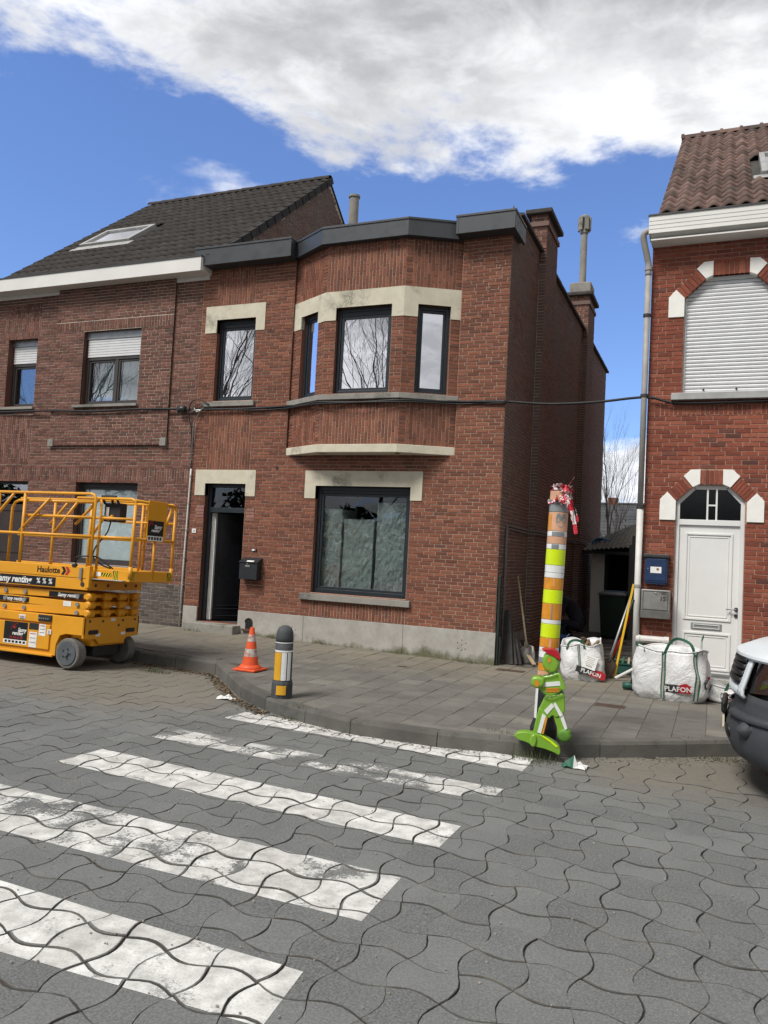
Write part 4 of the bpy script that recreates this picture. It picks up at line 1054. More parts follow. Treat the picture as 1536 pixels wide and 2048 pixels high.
    for z in (6.70, 6.76, 6.82): bx('gutter_seam', (2.085, -.193, z), (XR, -.188, z+.006), 'metal_grey', RH)
    bx('gutter_end', (2.08, -.15, 6.645), (2.11, .17, 6.90), 'white_fascia', RH); bx('soffit', (2.11, -.15, 6.55), (XR, .14, 6.57), 'white_fascia', RH)
    MB().prism([(2.11, -.15, 6.645), (2.11, .145, 6.55), (2.11, .145, 6.57), (2.11, -.15, 6.665)], (XR-2.11, 0, 0)).build('soffit_board', 'white_fascia', RH)
    bx('gutter_trim', (2.07, -.205, 6.90), (XR, -.14, 6.92), 'metal_dark', RH)
    # roof
    U = Vector((1, 0, 0)); Vv = Vector((0, 1, .7)).normalized(); o = Vector((2.20, -.12, 6.93)); n_ = U.cross(Vv); L = hypot(6.1, 6.1*.7)
    rf = MB().add([o-n_*.03, o+U*5.4-n_*.03, o+U*5.4+Vv*L-n_*.03, o+Vv*L-n_*.03], [(0,1,2,3)]).add([o+Vv*L-n_*.03, o+U*5.4+Vv*L-n_*.03, (7.6, 12.1, 6.9), (2.2, 12.1, 6.9)], [(0,1,2,3)]).build('roof', 'coping', RH)
    tw = .212; nv = 22; sk = (1.42, 2.3, 1.95, 3.75)
    roof_tiles(o, U, Vv, 15, nv, tw, L/nv, tile_mesh(tw, L/nv, .062, 8), 'tile_red', rf, lambda u, v: sk[0]-.1 < u < sk[1]+.1 and sk[2]-.15 < v < sk[3]+.1, 300, seed=4)
    MB().add([o+U*3.1-n_*.0, o+U*5.4, o+U*5.4+Vv*L, o+U*3.1+Vv*L], [(0,1,2,3)]).build('roof_field', 'tile_red', rf)
    skylight(RH, o, U, Vv, *sk, 'zinc')
    for i in range(14):
        x = 2.17+i*.39; y = o.y+6.1; z = o.z+6.1*.7+.03
        MB().rings([[(xx, y+.13*cos(t), z-.06+(.12+dz)*sin(t)) for t in [pi*k/8 for k in range(9)]] for xx, dz in ((x, .03), (x+.06, .03), (x+.065, .0), (x+.395, 0.))], False, False).build('ridge_tile', 'tile_red', rf, smooth=True)
    MB().prism([(2.135, .16, 6.8), (2.135, 5.98, 10.90), (2.135, 11.9, 6.8)], (.1, 0, 0)).build('gable', 'mortar_side', RH)
    MB().box((2.12, .25, 0), (2.3, 11.9, 6.95)).build('gable_wall', 'mortar_right', RH)
    FRs = Frame((2.12, 0, 0), (0, -1, 0)); brickwork(FRs, bricks((-11.9, -.15, .2, 6.95), [], L=.215, H=.064), 'brick_right', RH, 0)
    bx('rear_wall', (2.3, 11.7, 0), (7.6, 11.9, 6.9), 'mortar_right', RH); bx('room_back', (2.35, 2.5, .1), (7.5, 2.6, 6.9), 'interior', RH)
    window(RH, FR, WX, depth=.1, mat='white_upvc', glass='glass_mid')
GLASS('glass_lead', .02, (.12, .13, .15), .15)
right_house()
# ================================================================ FITTINGS ON THE WALLS
M('mail_dark', (.022, .026, .030), .4, var=.1); M('mail_blue', (.012, .030, .085), .45, var=.15); M('mail_grey', (.26, .255, .24), .5, .5, var=.2, sc=5, stain=((.12, .11, .1), 6, .6)); M('paper', (.72, .72, .70), .8, var=.04); M('ink', (.02, .02, .02), .7)
def fittings():
    r = root('letterbox', (-4.39, -.09, 1.2), 'small anthracite letterbox mounted on the brick beside the open door', 'letterbox')
    MB().prism([(-4.60, -.16, 1.20), (-4.60, 0, 1.20), (-4.60, 0, 1.54), (-4.60, -.02, 1.57), (-4.60, -.16, 1.50)], (.36, 0, 0)).build('box_body', 'mail_dark', r, bevel=.006)
    MB().add([(-4.61, -.175, 1.505), (-4.23, -.175, 1.505), (-4.23, .0, 1.585), (-4.61, .0, 1.585), (-4.61, -.175, 1.495), (-4.23, -.175, 1.495), (-4.23, 0, 1.575), (-4.61, 0, 1.575)], [(0,1,2,3),(7,6,5,4),(0,4,5,1),(1,5,6,2),(2,6,7,3),(3,7,4,0)]).build('lid', 'mail_dark', r)
    MB().add([(-4.46, -.165, 1.512), (-4.32, -.165, 1.512), (-4.32, -.12, 1.533), (-4.46, -.12, 1.533)], [(0,1,2,3)]).build('paper_slip', 'paper', r)
    bx('name_plate', (-4.48, -.164, 1.42), (-4.39, -.16, 1.45), 'metal_grey', r); MB().cyl((-4.44, -.166, 1.475), (-4.44, -.16, 1.475), .010, n=10).build('lock', 'metal_grey', r)
    r = root('doorbell', (-4.41, -.02, 1.70), 'small doorbell button on the brick above the anthracite letterbox', 'doorbell')
    bx('bell_plate', (-4.46, -.018, 1.695), (-4.36, .002, 1.745), 'mail_dark', r, .003); bx('bell_label', (-4.45, -.021, 1.705), (-4.40, -.0175, 1.735), 'paper', r); MB().cyl((-4.38, -.022, 1.72), (-4.38, -.017, 1.72), .010, n=12).build('button', 'metal_grey', r)
    r = root('house_number', (-5.72, -.01, 1.97), 'small white enamel house number tile left of the open door', 'number plate')
    bx('number_tile', (-5.765, -.014, 1.97), (-5.675, .0, 2.05), 'paper', r, .006)
    text('13', 'digits', face_mt(Vector((-5.72, -.0155, 2.01))-r.location, (1,0,0), (0,0,1)), .055, 'ink', r)
    r = root('wall_mailbox', (2.325, .1, 1.55), 'dark blue metal mailbox with white paper label beside the white door', 'letterbox')
    bx('box_body', (2.17, .02, 1.56), (2.48, .155, 1.93), 'mail_blue', r, .008); bx('lid', (2.15, -.005, 1.925), (2.50, .155, 1.975), 'metal_dark', r, .008); bx('box_base', (2.19, .03, 1.54), (2.46, .155, 1.562), 'mail_blue', r)
    bx('box_door', (2.19, .012, 1.59), (2.46, .022, 1.905), 'mail_blue', r, .004); bx('paper_label', (2.25, .009, 1.70), (2.40, .0125, 1.79), 'paper', r); MB().cyl((2.35, .008, 1.755), (2.35, .0095, 1.755), .02, n=14).build('stamp', 'carton', r); MB().cyl((2.215, .006, 1.76), (2.215, .013, 1.76), .008, n=8).build('lock', 'metal_grey', r)
    r = root('parcel_box', (2.33, .05, 1.04), 'weathered grey metal letterbox numbered 15 below the blue mailbox', 'letterbox')
    bx('box_body', (2.14, -.06, 1.16), (2.53, .152, 1.46), 'mail_grey', r, .008); MB().prism([(2.135, -.06, 1.158), (2.135, -.03, 1.05), (2.135, .152, 1.05), (2.135, .152, 1.158)], (.40, 0, 0)).build('newspaper_tray', 'mail_grey', r, bevel=.005)
    mb = MB(); frame_ring(mb, Frame((0, -.06, 0), (1, 0, 0)), (2.165, 2.505, 1.175, 1.44), .006, -.001, .004); mb.build('door_seam', 'metal_dark', r)
    text('15', 'digits', face_mt(Vector((2.435, -.0625, 1.335))-r.location, (1,0,0), (0,0,1)), .085, 'ink', r, bold=.002); bx('name_strip', (2.41, -.063, 1.405), (2.475, -.059, 1.417), 'metal_dark', r)
    MB().tube([(2.325, -.063, 1.42), (2.345, -.07, 1.412), (2.345, -.063, 1.40)], .008, 6).build('lock', 'metal_grey', r)
    r = root('white_tube', (2.30, .06, .68), 'dirty white plastic tube holder fixed below the grey letterbox', 'tube')
    MB().tube([(2.08, .06, .735), (2.13, .06, .735), (2.14, .06, .735), (2.46, .06, .735), (2.47, .06, .735), (2.53, .06, .735)], [.062, .062, .055, .055, .062, .062], 16).build('tube_body', 'drain_white', r); bx('tube_strip', (2.20, -.004, .72), (2.42, .004, .75), 'drain_white', r, .002)
    MB().cyl((2.30, .07, .735), (2.30, .16, .735), .02, n=10).build('bracket', 'metal_grey', r)
    r = root('downpipe', (2.08, .06, .14), 'grey and white rainwater downpipe at the corner of the red house', 'downpipe')
    MB().tube(catmull([(2.11, -.08, 6.72), (2.04, -.08, 6.715), (2.0, -.07, 6.64), (2.05, .02, 6.38), (2.072, .055, 6.27), (2.075, .06, 6.1)], 5), .045, 12).build('offset_bend', 'drain_grey', r, smooth=True)
    MB().cyl((2.075, .06, 6.15), (2.075, .06, 2.62), .042, n=14).build('upper_pipe', 'drain_grey', r, smooth=True)
    MB().cyl((2.075, .06, 2.62), (2.075, .06, .12), .046, n=14).build('lower_pipe', 'drain_white', r, smooth=True)
    for z in (6.2, 5.5, 4.3, 2.65, 1.5): MB().cyl((2.075, .06, z-.02), (2.075, .06, z+.02), .055, n=14).build('pipe_clip', 'metal_dark' if z in (5.5, 4.3, 2.65) else 'drain_grey', r)
    r = root('wall_conduit', (-5.84, -.03, .2), 'thin pale conduit pipe running up the joint between the two houses', 'conduit')
    MB().tube([(-5.90, -.03, .22), (-5.885, -.03, 1.5), (-5.86, -.03, 2.9), (-5.855, -.03, 3.15)], .016, 8).build('pipe_body', 'drain_white', r, smooth=True)
    for z in (.5, 1.0, 1.5, 2.0, 2.5, 3.0): bx('pipe_clip', (-5.915+.018*z, -.05, z), (-5.875+.018*z*.7, .0, z+.025), 'drain_grey', r)
    MB().tube(catmull([(-5.855, -.03, 3.13), (-5.87, -.035, 3.5), (-5.90, -.04, 3.9), (-5.96, -.06, 4.15), (-5.9, -.09, 4.38), (-5.70, -.09, 4.42), (-5.52, -.07, 4.33)], 6), .011, 6).build('cable_loop', 'cable', r, smooth=True)
    MB().tube(catmull([(-5.855, -.03, 3.13), (-5.86, -.035, 3.5), (-5.85, -.05, 3.8), (-5.83, -.06, 4.0), (-5.75, -.06, 4.15), (-5.72, -.05, 4.2)], 6), .009, 6).build('cable_loop', 'cable_grey', r, smooth=True)
    rg = random.Random(5)
    for k in range(5): 
        x, z = -5.80+rg.uniform(-.1, .1), 4.25+rg.uniform(-.05, .05); MB().tube(catmull([(x-.12, -.05, z), (x, -.08, z+rg.uniform(-.1, .1)), (x+.12, -.06, z+rg.uniform(-.06, .06))], 5), .007, 5).build('cable_end', 'metal_grey' if k % 2 else 'cable', r)
    r = root('junction_box', (-6.12, -.08, 4.20), 'round dark cable junction box on the wall between the houses', 'junction box')
    MB().tube([(-6.20, -.07, 4.26), (-6.185, -.07, 4.26), (-6.05, -.07, 4.26), (-6.03, -.07, 4.26)], [.045, .065, .065, .03], 16).build('box_body', 'mail_dark', r, smooth=True)
    # facade cables
    def cable(name, pts, rad, lab, mat='cable', n=7):
        r_ = root(name, pts[len(pts)//2], lab, 'cable'); MB().tube(catmull(pts, n), rad, 6).build('cable_run', mat, r_, smooth=True); return r_
    c = cable('facade_cable', [(-12.5, -.03, 4.33), (-11, -.03, 4.31), (-9.3, -.09, 4.30), (-8.2, -.10, 4.26), (-7.2, -.10, 4.28), (-6.3, -.06, 4.27), (-5.9, -.05, 4.25), (-5.2, -.05, 4.24), (-4.5, -.04, 4.25), (-3.95, -.03, 4.27), (-3.5, -.22, 4.24), (-3.05, -.46, 4.235), (-2.3, -.44, 4.22), (-1.63, -.45, 4.235), (-1.2, -.22, 4.25), (-.78, -.03, 4.27), (-.4, -.03, 4.26), (.03, -.03, 4.25)], .020, 'black bundled cable running along the facades under the first-floor sills')
    MB().tube(catmull([(-5.6, -.06, 4.27), (-4.6, -.05, 4.21), (-3.9, -.05, 4.23), (-3.05, -.47, 4.205), (-1.63, -.47, 4.205), (-.8, -.05, 4.23), (.03, -.04, 4.225)], 8), .012, 6).build('cable_run', 'cable', c, smooth=True)
    cable('span_cable', [(.03, -.03, 4.25), (.7, .0, 4.20), (1.4, .04, 4.22), (2.1, .08, 4.28), (2.5, .09, 4.19), (3.2, .09, 4.18), (5, .09, 4.20), (7.5, .1, 4.2)], .019, 'black cable strung across the alley and along the red house')
    # conduits and guard on the dark side wall
    r = root('side_conduit', (.03, .4, .2), 'pair of thin grey conduits bent along the dark side wall', 'conduit')
    for k in range(2):
        z = 2.33-.05*k; y = .34+.05*k
        MB().tube([(.03, y, .2), (.03, y, z-.08), (.03, y+.02, z-.03), (.03, y+.08, z), (.03, 2.0, z-.02), (.145, 2.05, z-.02), (.145, 3.1, z-.02), (.03, 3.12, z-.02), (.03, 7.1, z-.03), (.145, 7.18, z-.03), (.145, 8.2, z-.03), (.03, 8.25, z-.03), (.03, 11, z-.04)], .013, 6).build('conduit_pipe', 'cable_grey', r, smooth=True)
    r = root('corner_guard', (.05, .1, .14), 'dark green metal guard strip at the foot of the house corner', 'guard')
    bx('guard_plate', (.013, .02, .12), (.05, .10, 1.52), 'green_dark', r, .004); bx('guard_flange', (.013, .10, .12), (.022, .18, 1.5), 'green_dark', r)
M('green_dark', (.014, .024, .019), .6, var=.2)
fittings()

# ================================================================ STREET FURNITURE
M('bollard_grey', (.052, .056, .06), .75, var=.2, sc=8, bump=.2); M('yellow_refl', (.62, .32, .015), .35, var=.08, spec=.7); M('white_refl', (.68, .69, .68), .3, var=.06, spec=.7, stain=((.45, .44, .41), 14, .68)); M('orange_tape', (.60, .24, .012), .35, var=.15, sc=14, spec=.7); M('salmon', (.55, .31, .19), .55, var=.12, sc=8)
M('lime', (.56, .72, .004), .35, var=.04, spec=.6, **{'Emission Strength': 0.}); M('grey_refl', (.22, .235, .24), .4, .2, var=.15)
M('cone_orange', (.62, .082, .022), .6, var=.15, sc=6, stain=((.30, .07, .035), 10, .62)); M('cone_white', (.42, .40, .37), .75, var=.25, sc=16, stain=((.35, .12, .07), 18, .5)); M('black_plastic', (.018, .019, .021), .5, var=.15)
def patch(mb, c, R, z0, z1, a0, a1, n=None, mi=0):
    n = n or max(2, int(abs(a1-a0)/.16)); V = []
    for z in (z0, z1):
        rr = R(z) if callable(R) else R
        for i in range(n+1):
            a = a0+(a1-a0)*i/n; V.append((c[0]+rr*cos(a), c[1]+rr*sin(a), z))
    return mb.add(V, [(i, i+1, n+2+i, n+1+i) for i in range(n)], mi)
FACE = atan2(-7.5, 1.4)       # direction from the post towards the viewer
def bollard():
    c = (-1.27, -4.30); z = walk_z(*c); r = root('bollard', (c[0], c[1], z), 'short grey round-topped bollard with yellow and white panels at the kerb', 'bollard')
    n = 12
    MB().lathe([(.115, z-.01), (.115, z+.16), (.10, z+.21), (.098, z+.50)], (c[0], c[1], 0), n).build('bollard_body', 'bollard_grey', r)
    MB().lathe([(.098, z+.495), (.098, z+.60), (.088, z+.605), (.088, z+.612), (.098, z+.617), (.098, z+.66), (.092, z+.72), (.072, z+.765), (.035, z+.79), (.0, z+.795)], (c[0], c[1], 0), 20, caps=False).build('bollard_head', 'bollard_grey', r, smooth=True)
    for za, zb in ((.505, .525), (.603, .613)): MB().lathe([(.1005, z+za), (.1005, z+zb)], (c[0], c[1], 0), 20, caps=False).build('white_ring', 'white_refl', r)
    f = -1.05
    for a0, a1, m_, nm in ((f-1.15, f-.25, 'yellow_refl', 'yellow_panel'), (f-.22, f+.33, 'white_refl', 'white_panel'), (f+.37, f+.40, 'black', 'black_strip'), (f+.43, f+.85, 'white_refl', 'white_panel')):
        mb = MB(); patch(mb, c, .1035, z+.20, z+.50, a0, a1); mb.build(nm, m_, r, solid=.006)
    mb = MB(); patch(mb, c, .1205, z+.045, z+.145, f-.55, f+.35); mb.build('yellow_panel', 'yellow_refl', r, solid=.006)
bollard()
def cone():
    c = (-2.55, -2.92); z = walk_z(*c); r = root('traffic_cone', (c[0], c[1], z), 'dirty orange and white traffic cone standing on the pavement near the doorstep', 'traffic cone')
    MB().box((c[0]-.17, c[1]-.17, z+.004), (c[0]+.17, c[1]+.17, z+.035)).build('base', 'cone_orange', r, bevel=.012)
    MB().lathe([(.155, z+.03), (.15, z+.05), (.125, z+.075), (.118, z+.08)], (c[0], c[1], 0), 24).build('skirt', 'cone_orange', r, smooth=True)
    rad = lambda h: .112-(.112-.027)*(h-.07)/.50
    for k, (a, b, m_) in enumerate(((.07, .19, 'cone_orange'), (.19, .29, 'cone_white'), (.29, .385, 'cone_orange'), (.385, .475, 'cone_white'), (.475, .57, 'cone_orange'))):
        MB().lathe([(rad(a), z+a), (rad(b), z+b)], (c[0], c[1], 0), 24, caps=(k == 4)).build('cone_band', m_, r, smooth=False)
cone()
PC = (1.66, -4.50)
def post():
    z0 = .14; R = lambda z: .083 if z > .35 else .09
    r = root('striped_post', (PC[0], PC[1], z0), 'tall post wrapped in yellow, orange and white reflective tape bands', 'post')
    MB().lathe([(.125, z0-.01), (.125, z0+.10), (.10, z0+.17), (.088, z0+.22), (.084, 2.44), (.08, 2.47), (.0, 2.475)], (PC[0], PC[1], 0), 24, caps=False).build('post_core', 'black_plastic', r, smooth=False)
    # bands from the top down: (z0, z1, material)
    Z = [2.46, 2.37, 2.26, 2.08, 2.03, 1.96, 1.91, 1.76, 1.69, 1.64, 1.53, 1.40, 1.25, 1.21, 1.08, .99, .95, .89, .84, .77, .72]
    K = ['salmon', 'grey_refl', 'salmon', 'white_refl', 'salmon', 'white_refl', 'lime', 'white_refl', 'white_refl', 'orange_tape', 'lime', 'orange_tape', 'white_refl', 'lime', 'orange_tape', 'white_refl', 'white_refl', 'grey_refl', 'orange_tape', 'salmon']
    B = [(Z[i+1]+.0015, Z[i]-.0015, K[i]) for i in range(len(K))]
    for a, b, m_ in B:
        nm = {'lime': 'lime_band', 'white_refl': 'white_band', 'orange_tape': 'orange_band', 'salmon': 'salmon_band', 'grey_refl': 'grey_band'}[m_]
        MB().lathe([(.0885, a), (.0900, a+.002), (.0900, b-.002), (.0885, b)], (PC[0], PC[1], 0), 28, caps=False).build(nm, m_, r, smooth=False)
    top = B[2]; f = FACE
    for a0, h in ((f+.05, .0), (f+.62, .0)):
        mb = MB(); ra = .0915; V = []
        for i in range(12): t = 2*pi*i/12; V.append((PC[0]+ra*cos(a0+.28*cos(t)), PC[1]+ra*sin(a0+.28*cos(t)), top[1]-.055+.045*sin(t)))
        mb.add(V, [tuple(range(12))]); mb.build('round_sticker', 'grey_refl', r)
    mb = MB(); V = []
    for i in range(9): t = i/8; V.append((PC[0]+.0915*cos(f-.25+1.1*t), PC[1]+.0915*sin(f-.25+1.1*t), top[0]+.10-.055*sin(pi*t)-.01))
    for i in range(9): t = 1-i/8; V.append((PC[0]+.0915*cos(f-.25+1.1*t), PC[1]+.0915*sin(f-.25+1.1*t), top[0]+.10-.01+.02*sin(pi*t)-.0*t))
    mb.add(V, [tuple(range(18))]); mb.build('curved_sticker', 'grey_refl', r)
    mb = MB(); patch(mb, PC, .0915, top[0]+.0, top[1]-.02, f-1.3, f-.72); mb.build('orange_sticker', 'orange_tape', r)
    for (a, b, a0, a1) in ((B[3][0]+.004, B[3][1]-.004, f-.55, f+.8), (B[5][0]+.002, B[5][1]-.002, f-.5, f+.25)):
        mb = MB(); patch(mb, PC, .0915, a, b, a0, a1); mb.build('grey_sticker', 'grey_refl', r)
    for q in (9, 11, 14):
        mb = MB(); patch(mb, PC, .0915, B[q][0]+(.03 if q == 9 else 0), B[q][1]-.004, f-.06, f+.08 if q != 14 else f+.18); mb.build('seam_tape', 'grey_refl' if q == 11 else 'salmon', r)
    mb = MB(); patch(mb, PC, .0945, .31, .60, f-1.50, f-.85); mb.build('white_panel', 'white_refl', r, solid=.004)
    r.rotation_euler = (0, radians(1.7), 0)
    return B[0][1]-.02
PT = post()
M('tape_red', (.48, .022, .04), .4, var=.1, spec=.5); M('tape_white', (.66, .62, .62), .4, var=.1, spec=.5)
def tape():
    rg = random.Random(12); r = root('barrier_tape', (PC[0], PC[1], PT), 'crumpled red and white barrier tape tied round the top of the striped post', 'barrier tape')
    def strip(pts, w, seed):
        P = catmull(pts, 5); q = random.Random(seed); ang = q.uniform(0, 3); mb = MB(); V = []
        for i, p in enumerate(P):
            d = (P[min(i+1, len(P)-1)]-P[max(i-1, 0)]).normalized(); ang += q.uniform(-.5, .5); a = d.orthogonal().normalized(); b = d.cross(a); s = (a*cos(ang)+b*sin(ang))*w; V += [p-s, p+s*.0, p+s]
        for i in range(len(P)-1):
            for k in range(2): mb.add([V[i*3+k], V[i*3+k+1], V[i*3+4+k], V[i*3+3+k]], [(0,1,2,3)], (i//4+seed) % 2 if q.random() < .85 else 0)
        mb.build('tape_strip', ['tape_red', 'tape_white'], r)
    cx, cy, z = PC[0]+.069, PC[1], PT
    for k in range(16):
        pts = []; a = rg.uniform(0, 6.3)
        for i in range(5): a += rg.uniform(.6, 1.4); rr = rg.uniform(.03, .11); pts.append((cx+.015+rr*cos(a), cy+rr*sin(a), z+rg.uniform(-.05, .08)))
        strip(pts, rg.uniform(.012, .03), k)
    for k in range(6): 
        a = k*1.05; strip([(cx+.093*cos(a+t), cy+.093*sin(a+t), z-.07+.02*sin(3*t+k)) for t in (0, .5, 1, 1.5)], .02, k+50)
    for k, (dx, l) in enumerate(((.085, .30), (.12, .38), (.10, .24), (.055, .16), (-.02, .12), (.14, .27))):
        strip([(cx+dx*.5, cy-.095, z-.02), (cx+dx*.9, cy-.11, z-.08), (cx+dx+.03, cy-.10, z-l*.6), (cx+dx+.05+rg.uniform(-.02, .03), cy-.10, z-l)], .018, k+70)
    strip([(cx+.05, cy, z+.03), (cx+.09, cy, z+.10), (cx+.13, cy-.01, z+.16)], .012, 91)
tape()
# --- green moulded safety figure leaning on the post
M('fig_green', (.165, .335, .03), .38, var=.08, spec=.5, sc=4); M('fig_red', (.38, .012, .022), .35, var=.08); M('fig_orange', (.56, .20, .02), .5, var=.1); M('chain', (.10, .12, .10), .45, .7); M('fig_dirty', (.085, .2, .025), .6, var=.35, sc=10)
def figure():
    loc = Vector((1.785, -4.72, .175)); r = root('safety_figure', loc, 'green plastic child-shaped safety figure in a red cap leaning on the striped post', 'safety figure', rz=radians(9))
    K = 1500.
    def uv(zx, zy): v = (1612-zy)/K; u = (zx-740)/K-.045*v; return u, v
    def shape(name, pts, y0, y1, mat, smooth=5, bev=.025, parent=None):
        P = [Vector((*uv(*p), 0)) for p in pts]
        if smooth: 
            Q = P[-2:]+P+P[:2]; C4 = catmull(Q, smooth); P = C4[2*smooth:len(C4)-1-smooth*2+0]
            P = P[:len(pts)*smooth]
        mb = MB().prism([(p.x, y0, p.y) for p in P], (0, y1-y0, 0)); return mb.build(name, mat, parent or r, local=True, bevel=bev, seg=4, smooth=False)
    ell = lambda cx, cy, rx, ry, n=14: [(cx+rx*cos(2*pi*i/n), cy+ry*sin(2*pi*i/n)) for i in range(n)]
    G = 'fig_green'
    head = shape('head', ell(735, 560, 116, 148), -.065, .065, G, 4, .03)
    shape('cap', [(612, 386), (690, 374), (770, 376), (822, 405), (852, 452), (858, 505), (830, 500), (765, 462), (700, 440), (650, 410)], -.075, .075, 'fig_red', 4, .02)
    shape('eye', ell(716, 525, 20, 32, 10), -.069, -.064, 'fig_orange', 3, 0, head); shape('mouth', [(665, 622), (690, 640), (712, 628), (700, 652), (680, 652)], -.069, -.064, 'fig_orange', 3, 0, head)
    torso = shape('torso', [(640, 745), (720, 722), (800, 690), (850, 690), (880, 770), (915, 850), (905, 905), (850, 950), (770, 1000), (690, 1012), (610, 960), (570, 905), (560, 800)], -.06, .06, G, 4, .03)
    shape('arm', [(470, 800), (500, 762), (560, 750), (640, 770), (650, 850), (600, 900), (540, 912), (490, 890), (466, 850)], -.10, .02, G, 4, .03)
    shape('arm', [(830, 700), (862, 705), (920, 850), (915, 890), (880, 905), (850, 880), (868, 840), (832, 740)], -.085, .03, G, 4, .02)
    shape('hand_mark', ell(550, 842, 30, 45, 10), -.105, -.098, 'fig_orange', 3, 0)
    hips = shape('hips', [(650, 1015), (740, 990), (830, 975), (905, 950), (918, 1080), (915, 1190), (880, 1240), (800, 1290), (750, 1265), (700, 1310), (640, 1250), (556, 1165)], -.058, .06, G, 3, .025)
    shape('leg', [(570, 1180), (640, 1215), (690, 1300), (660, 1370), (625, 1500), (580, 1560), (490, 1560), (505, 1450), (540, 1300)], -.075, .03, G, 4, .03)
    shape('leg', [(765, 1265), (830, 1290), (890, 1235), (920, 1330), (945, 1430), (900, 1490), (830, 1500), (805, 1400), (780, 1330)], -.05, .06, G, 4, .025)
    f1 = shape('foot', [(244, 1575), (290, 1522), (390, 1500), (490, 1510), (620, 1530), (740, 1585), (830, 1650), (855, 1715), (832, 1762), (770, 1735), (640, 1700), (520, 1680), (400, 1635), (290, 1612)], -.11, .0, G, 4, .03)
    shape('toe_roll', [(470, 1540), (520, 1520), (545, 1580), (530, 1660), (490, 1685), (455, 1650), (450, 1590)], -.13, -.05, G, 4, .02)
    shape('foot', ell(908, 1515, 98, 100), -.06, .07, 'fig_dirty', 3, .04)
    W_ = 'white_refl'
    shape('chest_strip', [(606, 835), (855, 793), (862, 852), (608, 892)], -.0645, -.0595, W_, 0, 0, torso)
    for k in range(3): shape('orange_strip', [(668, 904+k*20), (840, 884+k*20), (840, 898+k*20), (668, 918+k*20)], -.0645, -.0595, 'fig_orange', 0, 0, torso)
    shape('leg_strip', [(745, 1095), (775, 1140), (680, 1255), (642, 1205)], -.0635, -.057, W_, 0, 0, hips)
    shape('leg_strip', [(765, 1110), (790, 1078), (890, 1240), (850, 1270)], -.0635, -.057, W_, 0, 0, hips)
    shape('leg_strip', [(620, 1240), (665, 1270), (600, 1510), (550, 1500)], -.0815, -.074, W_, 0, 0); shape('leg_strip', [(668, 1275), (685, 1300), (635, 1510), (612, 1512)], -.0815, -.074, 'orange_tape', 0, 0)
    shape('leg_strip', [(848, 1265), (893, 1240), (948, 1415), (915, 1442)], -.0565, -.049, W_, 0, 0); shape('toe_strip', [(590, 1525), (640, 1530), (760, 1595), (828, 1650), (800, 1662), (720, 1600)], -.116, -.109, 'lime', 0, 0, f1)
    # chain wound round the figure and the post
    mb = MB()
    def chain(pts):
        P = catmull([Vector((*uv(a, b), 0)) for a, b in pts], 5)
        P = [Vector((p.x, -.083, p.y)) for p in P]
        tot = 0; acc = [0]
        for i in range(1, len(P)): tot += (P[i]-P[i-1]).length; acc.append(tot)
        n = int(tot/.017)
        for k in range(n):
            s = tot*k/n; i = max(j for j in range(len(acc)) if acc[j] <= s); i = min(i, len(P)-2); t = (s-acc[i])/max(1e-6, acc[i+1]-acc[i]); c = P[i].lerp(P[i+1], t); d = (P[i+1]-P[i]).normalized(); sd = Vector((0, 1, 0)) if k % 2 else d.cross(Vector((0, 1, 0)))
            mb.tube([c+d*(.012*cos(a))+sd*(.006*sin(a)) for a in [2*pi*q/8 for q in range(9)]], .0022, 4, caps=False)
    chain([(600, 735), (700, 720), (780, 690), (835, 660)]); chain([(610, 968), (680, 1012), (760, 1005), (840, 965), (912, 930)])
    mb.build('chain', 'chain', r, local=True)['kind'] = 'stuff'
figure()
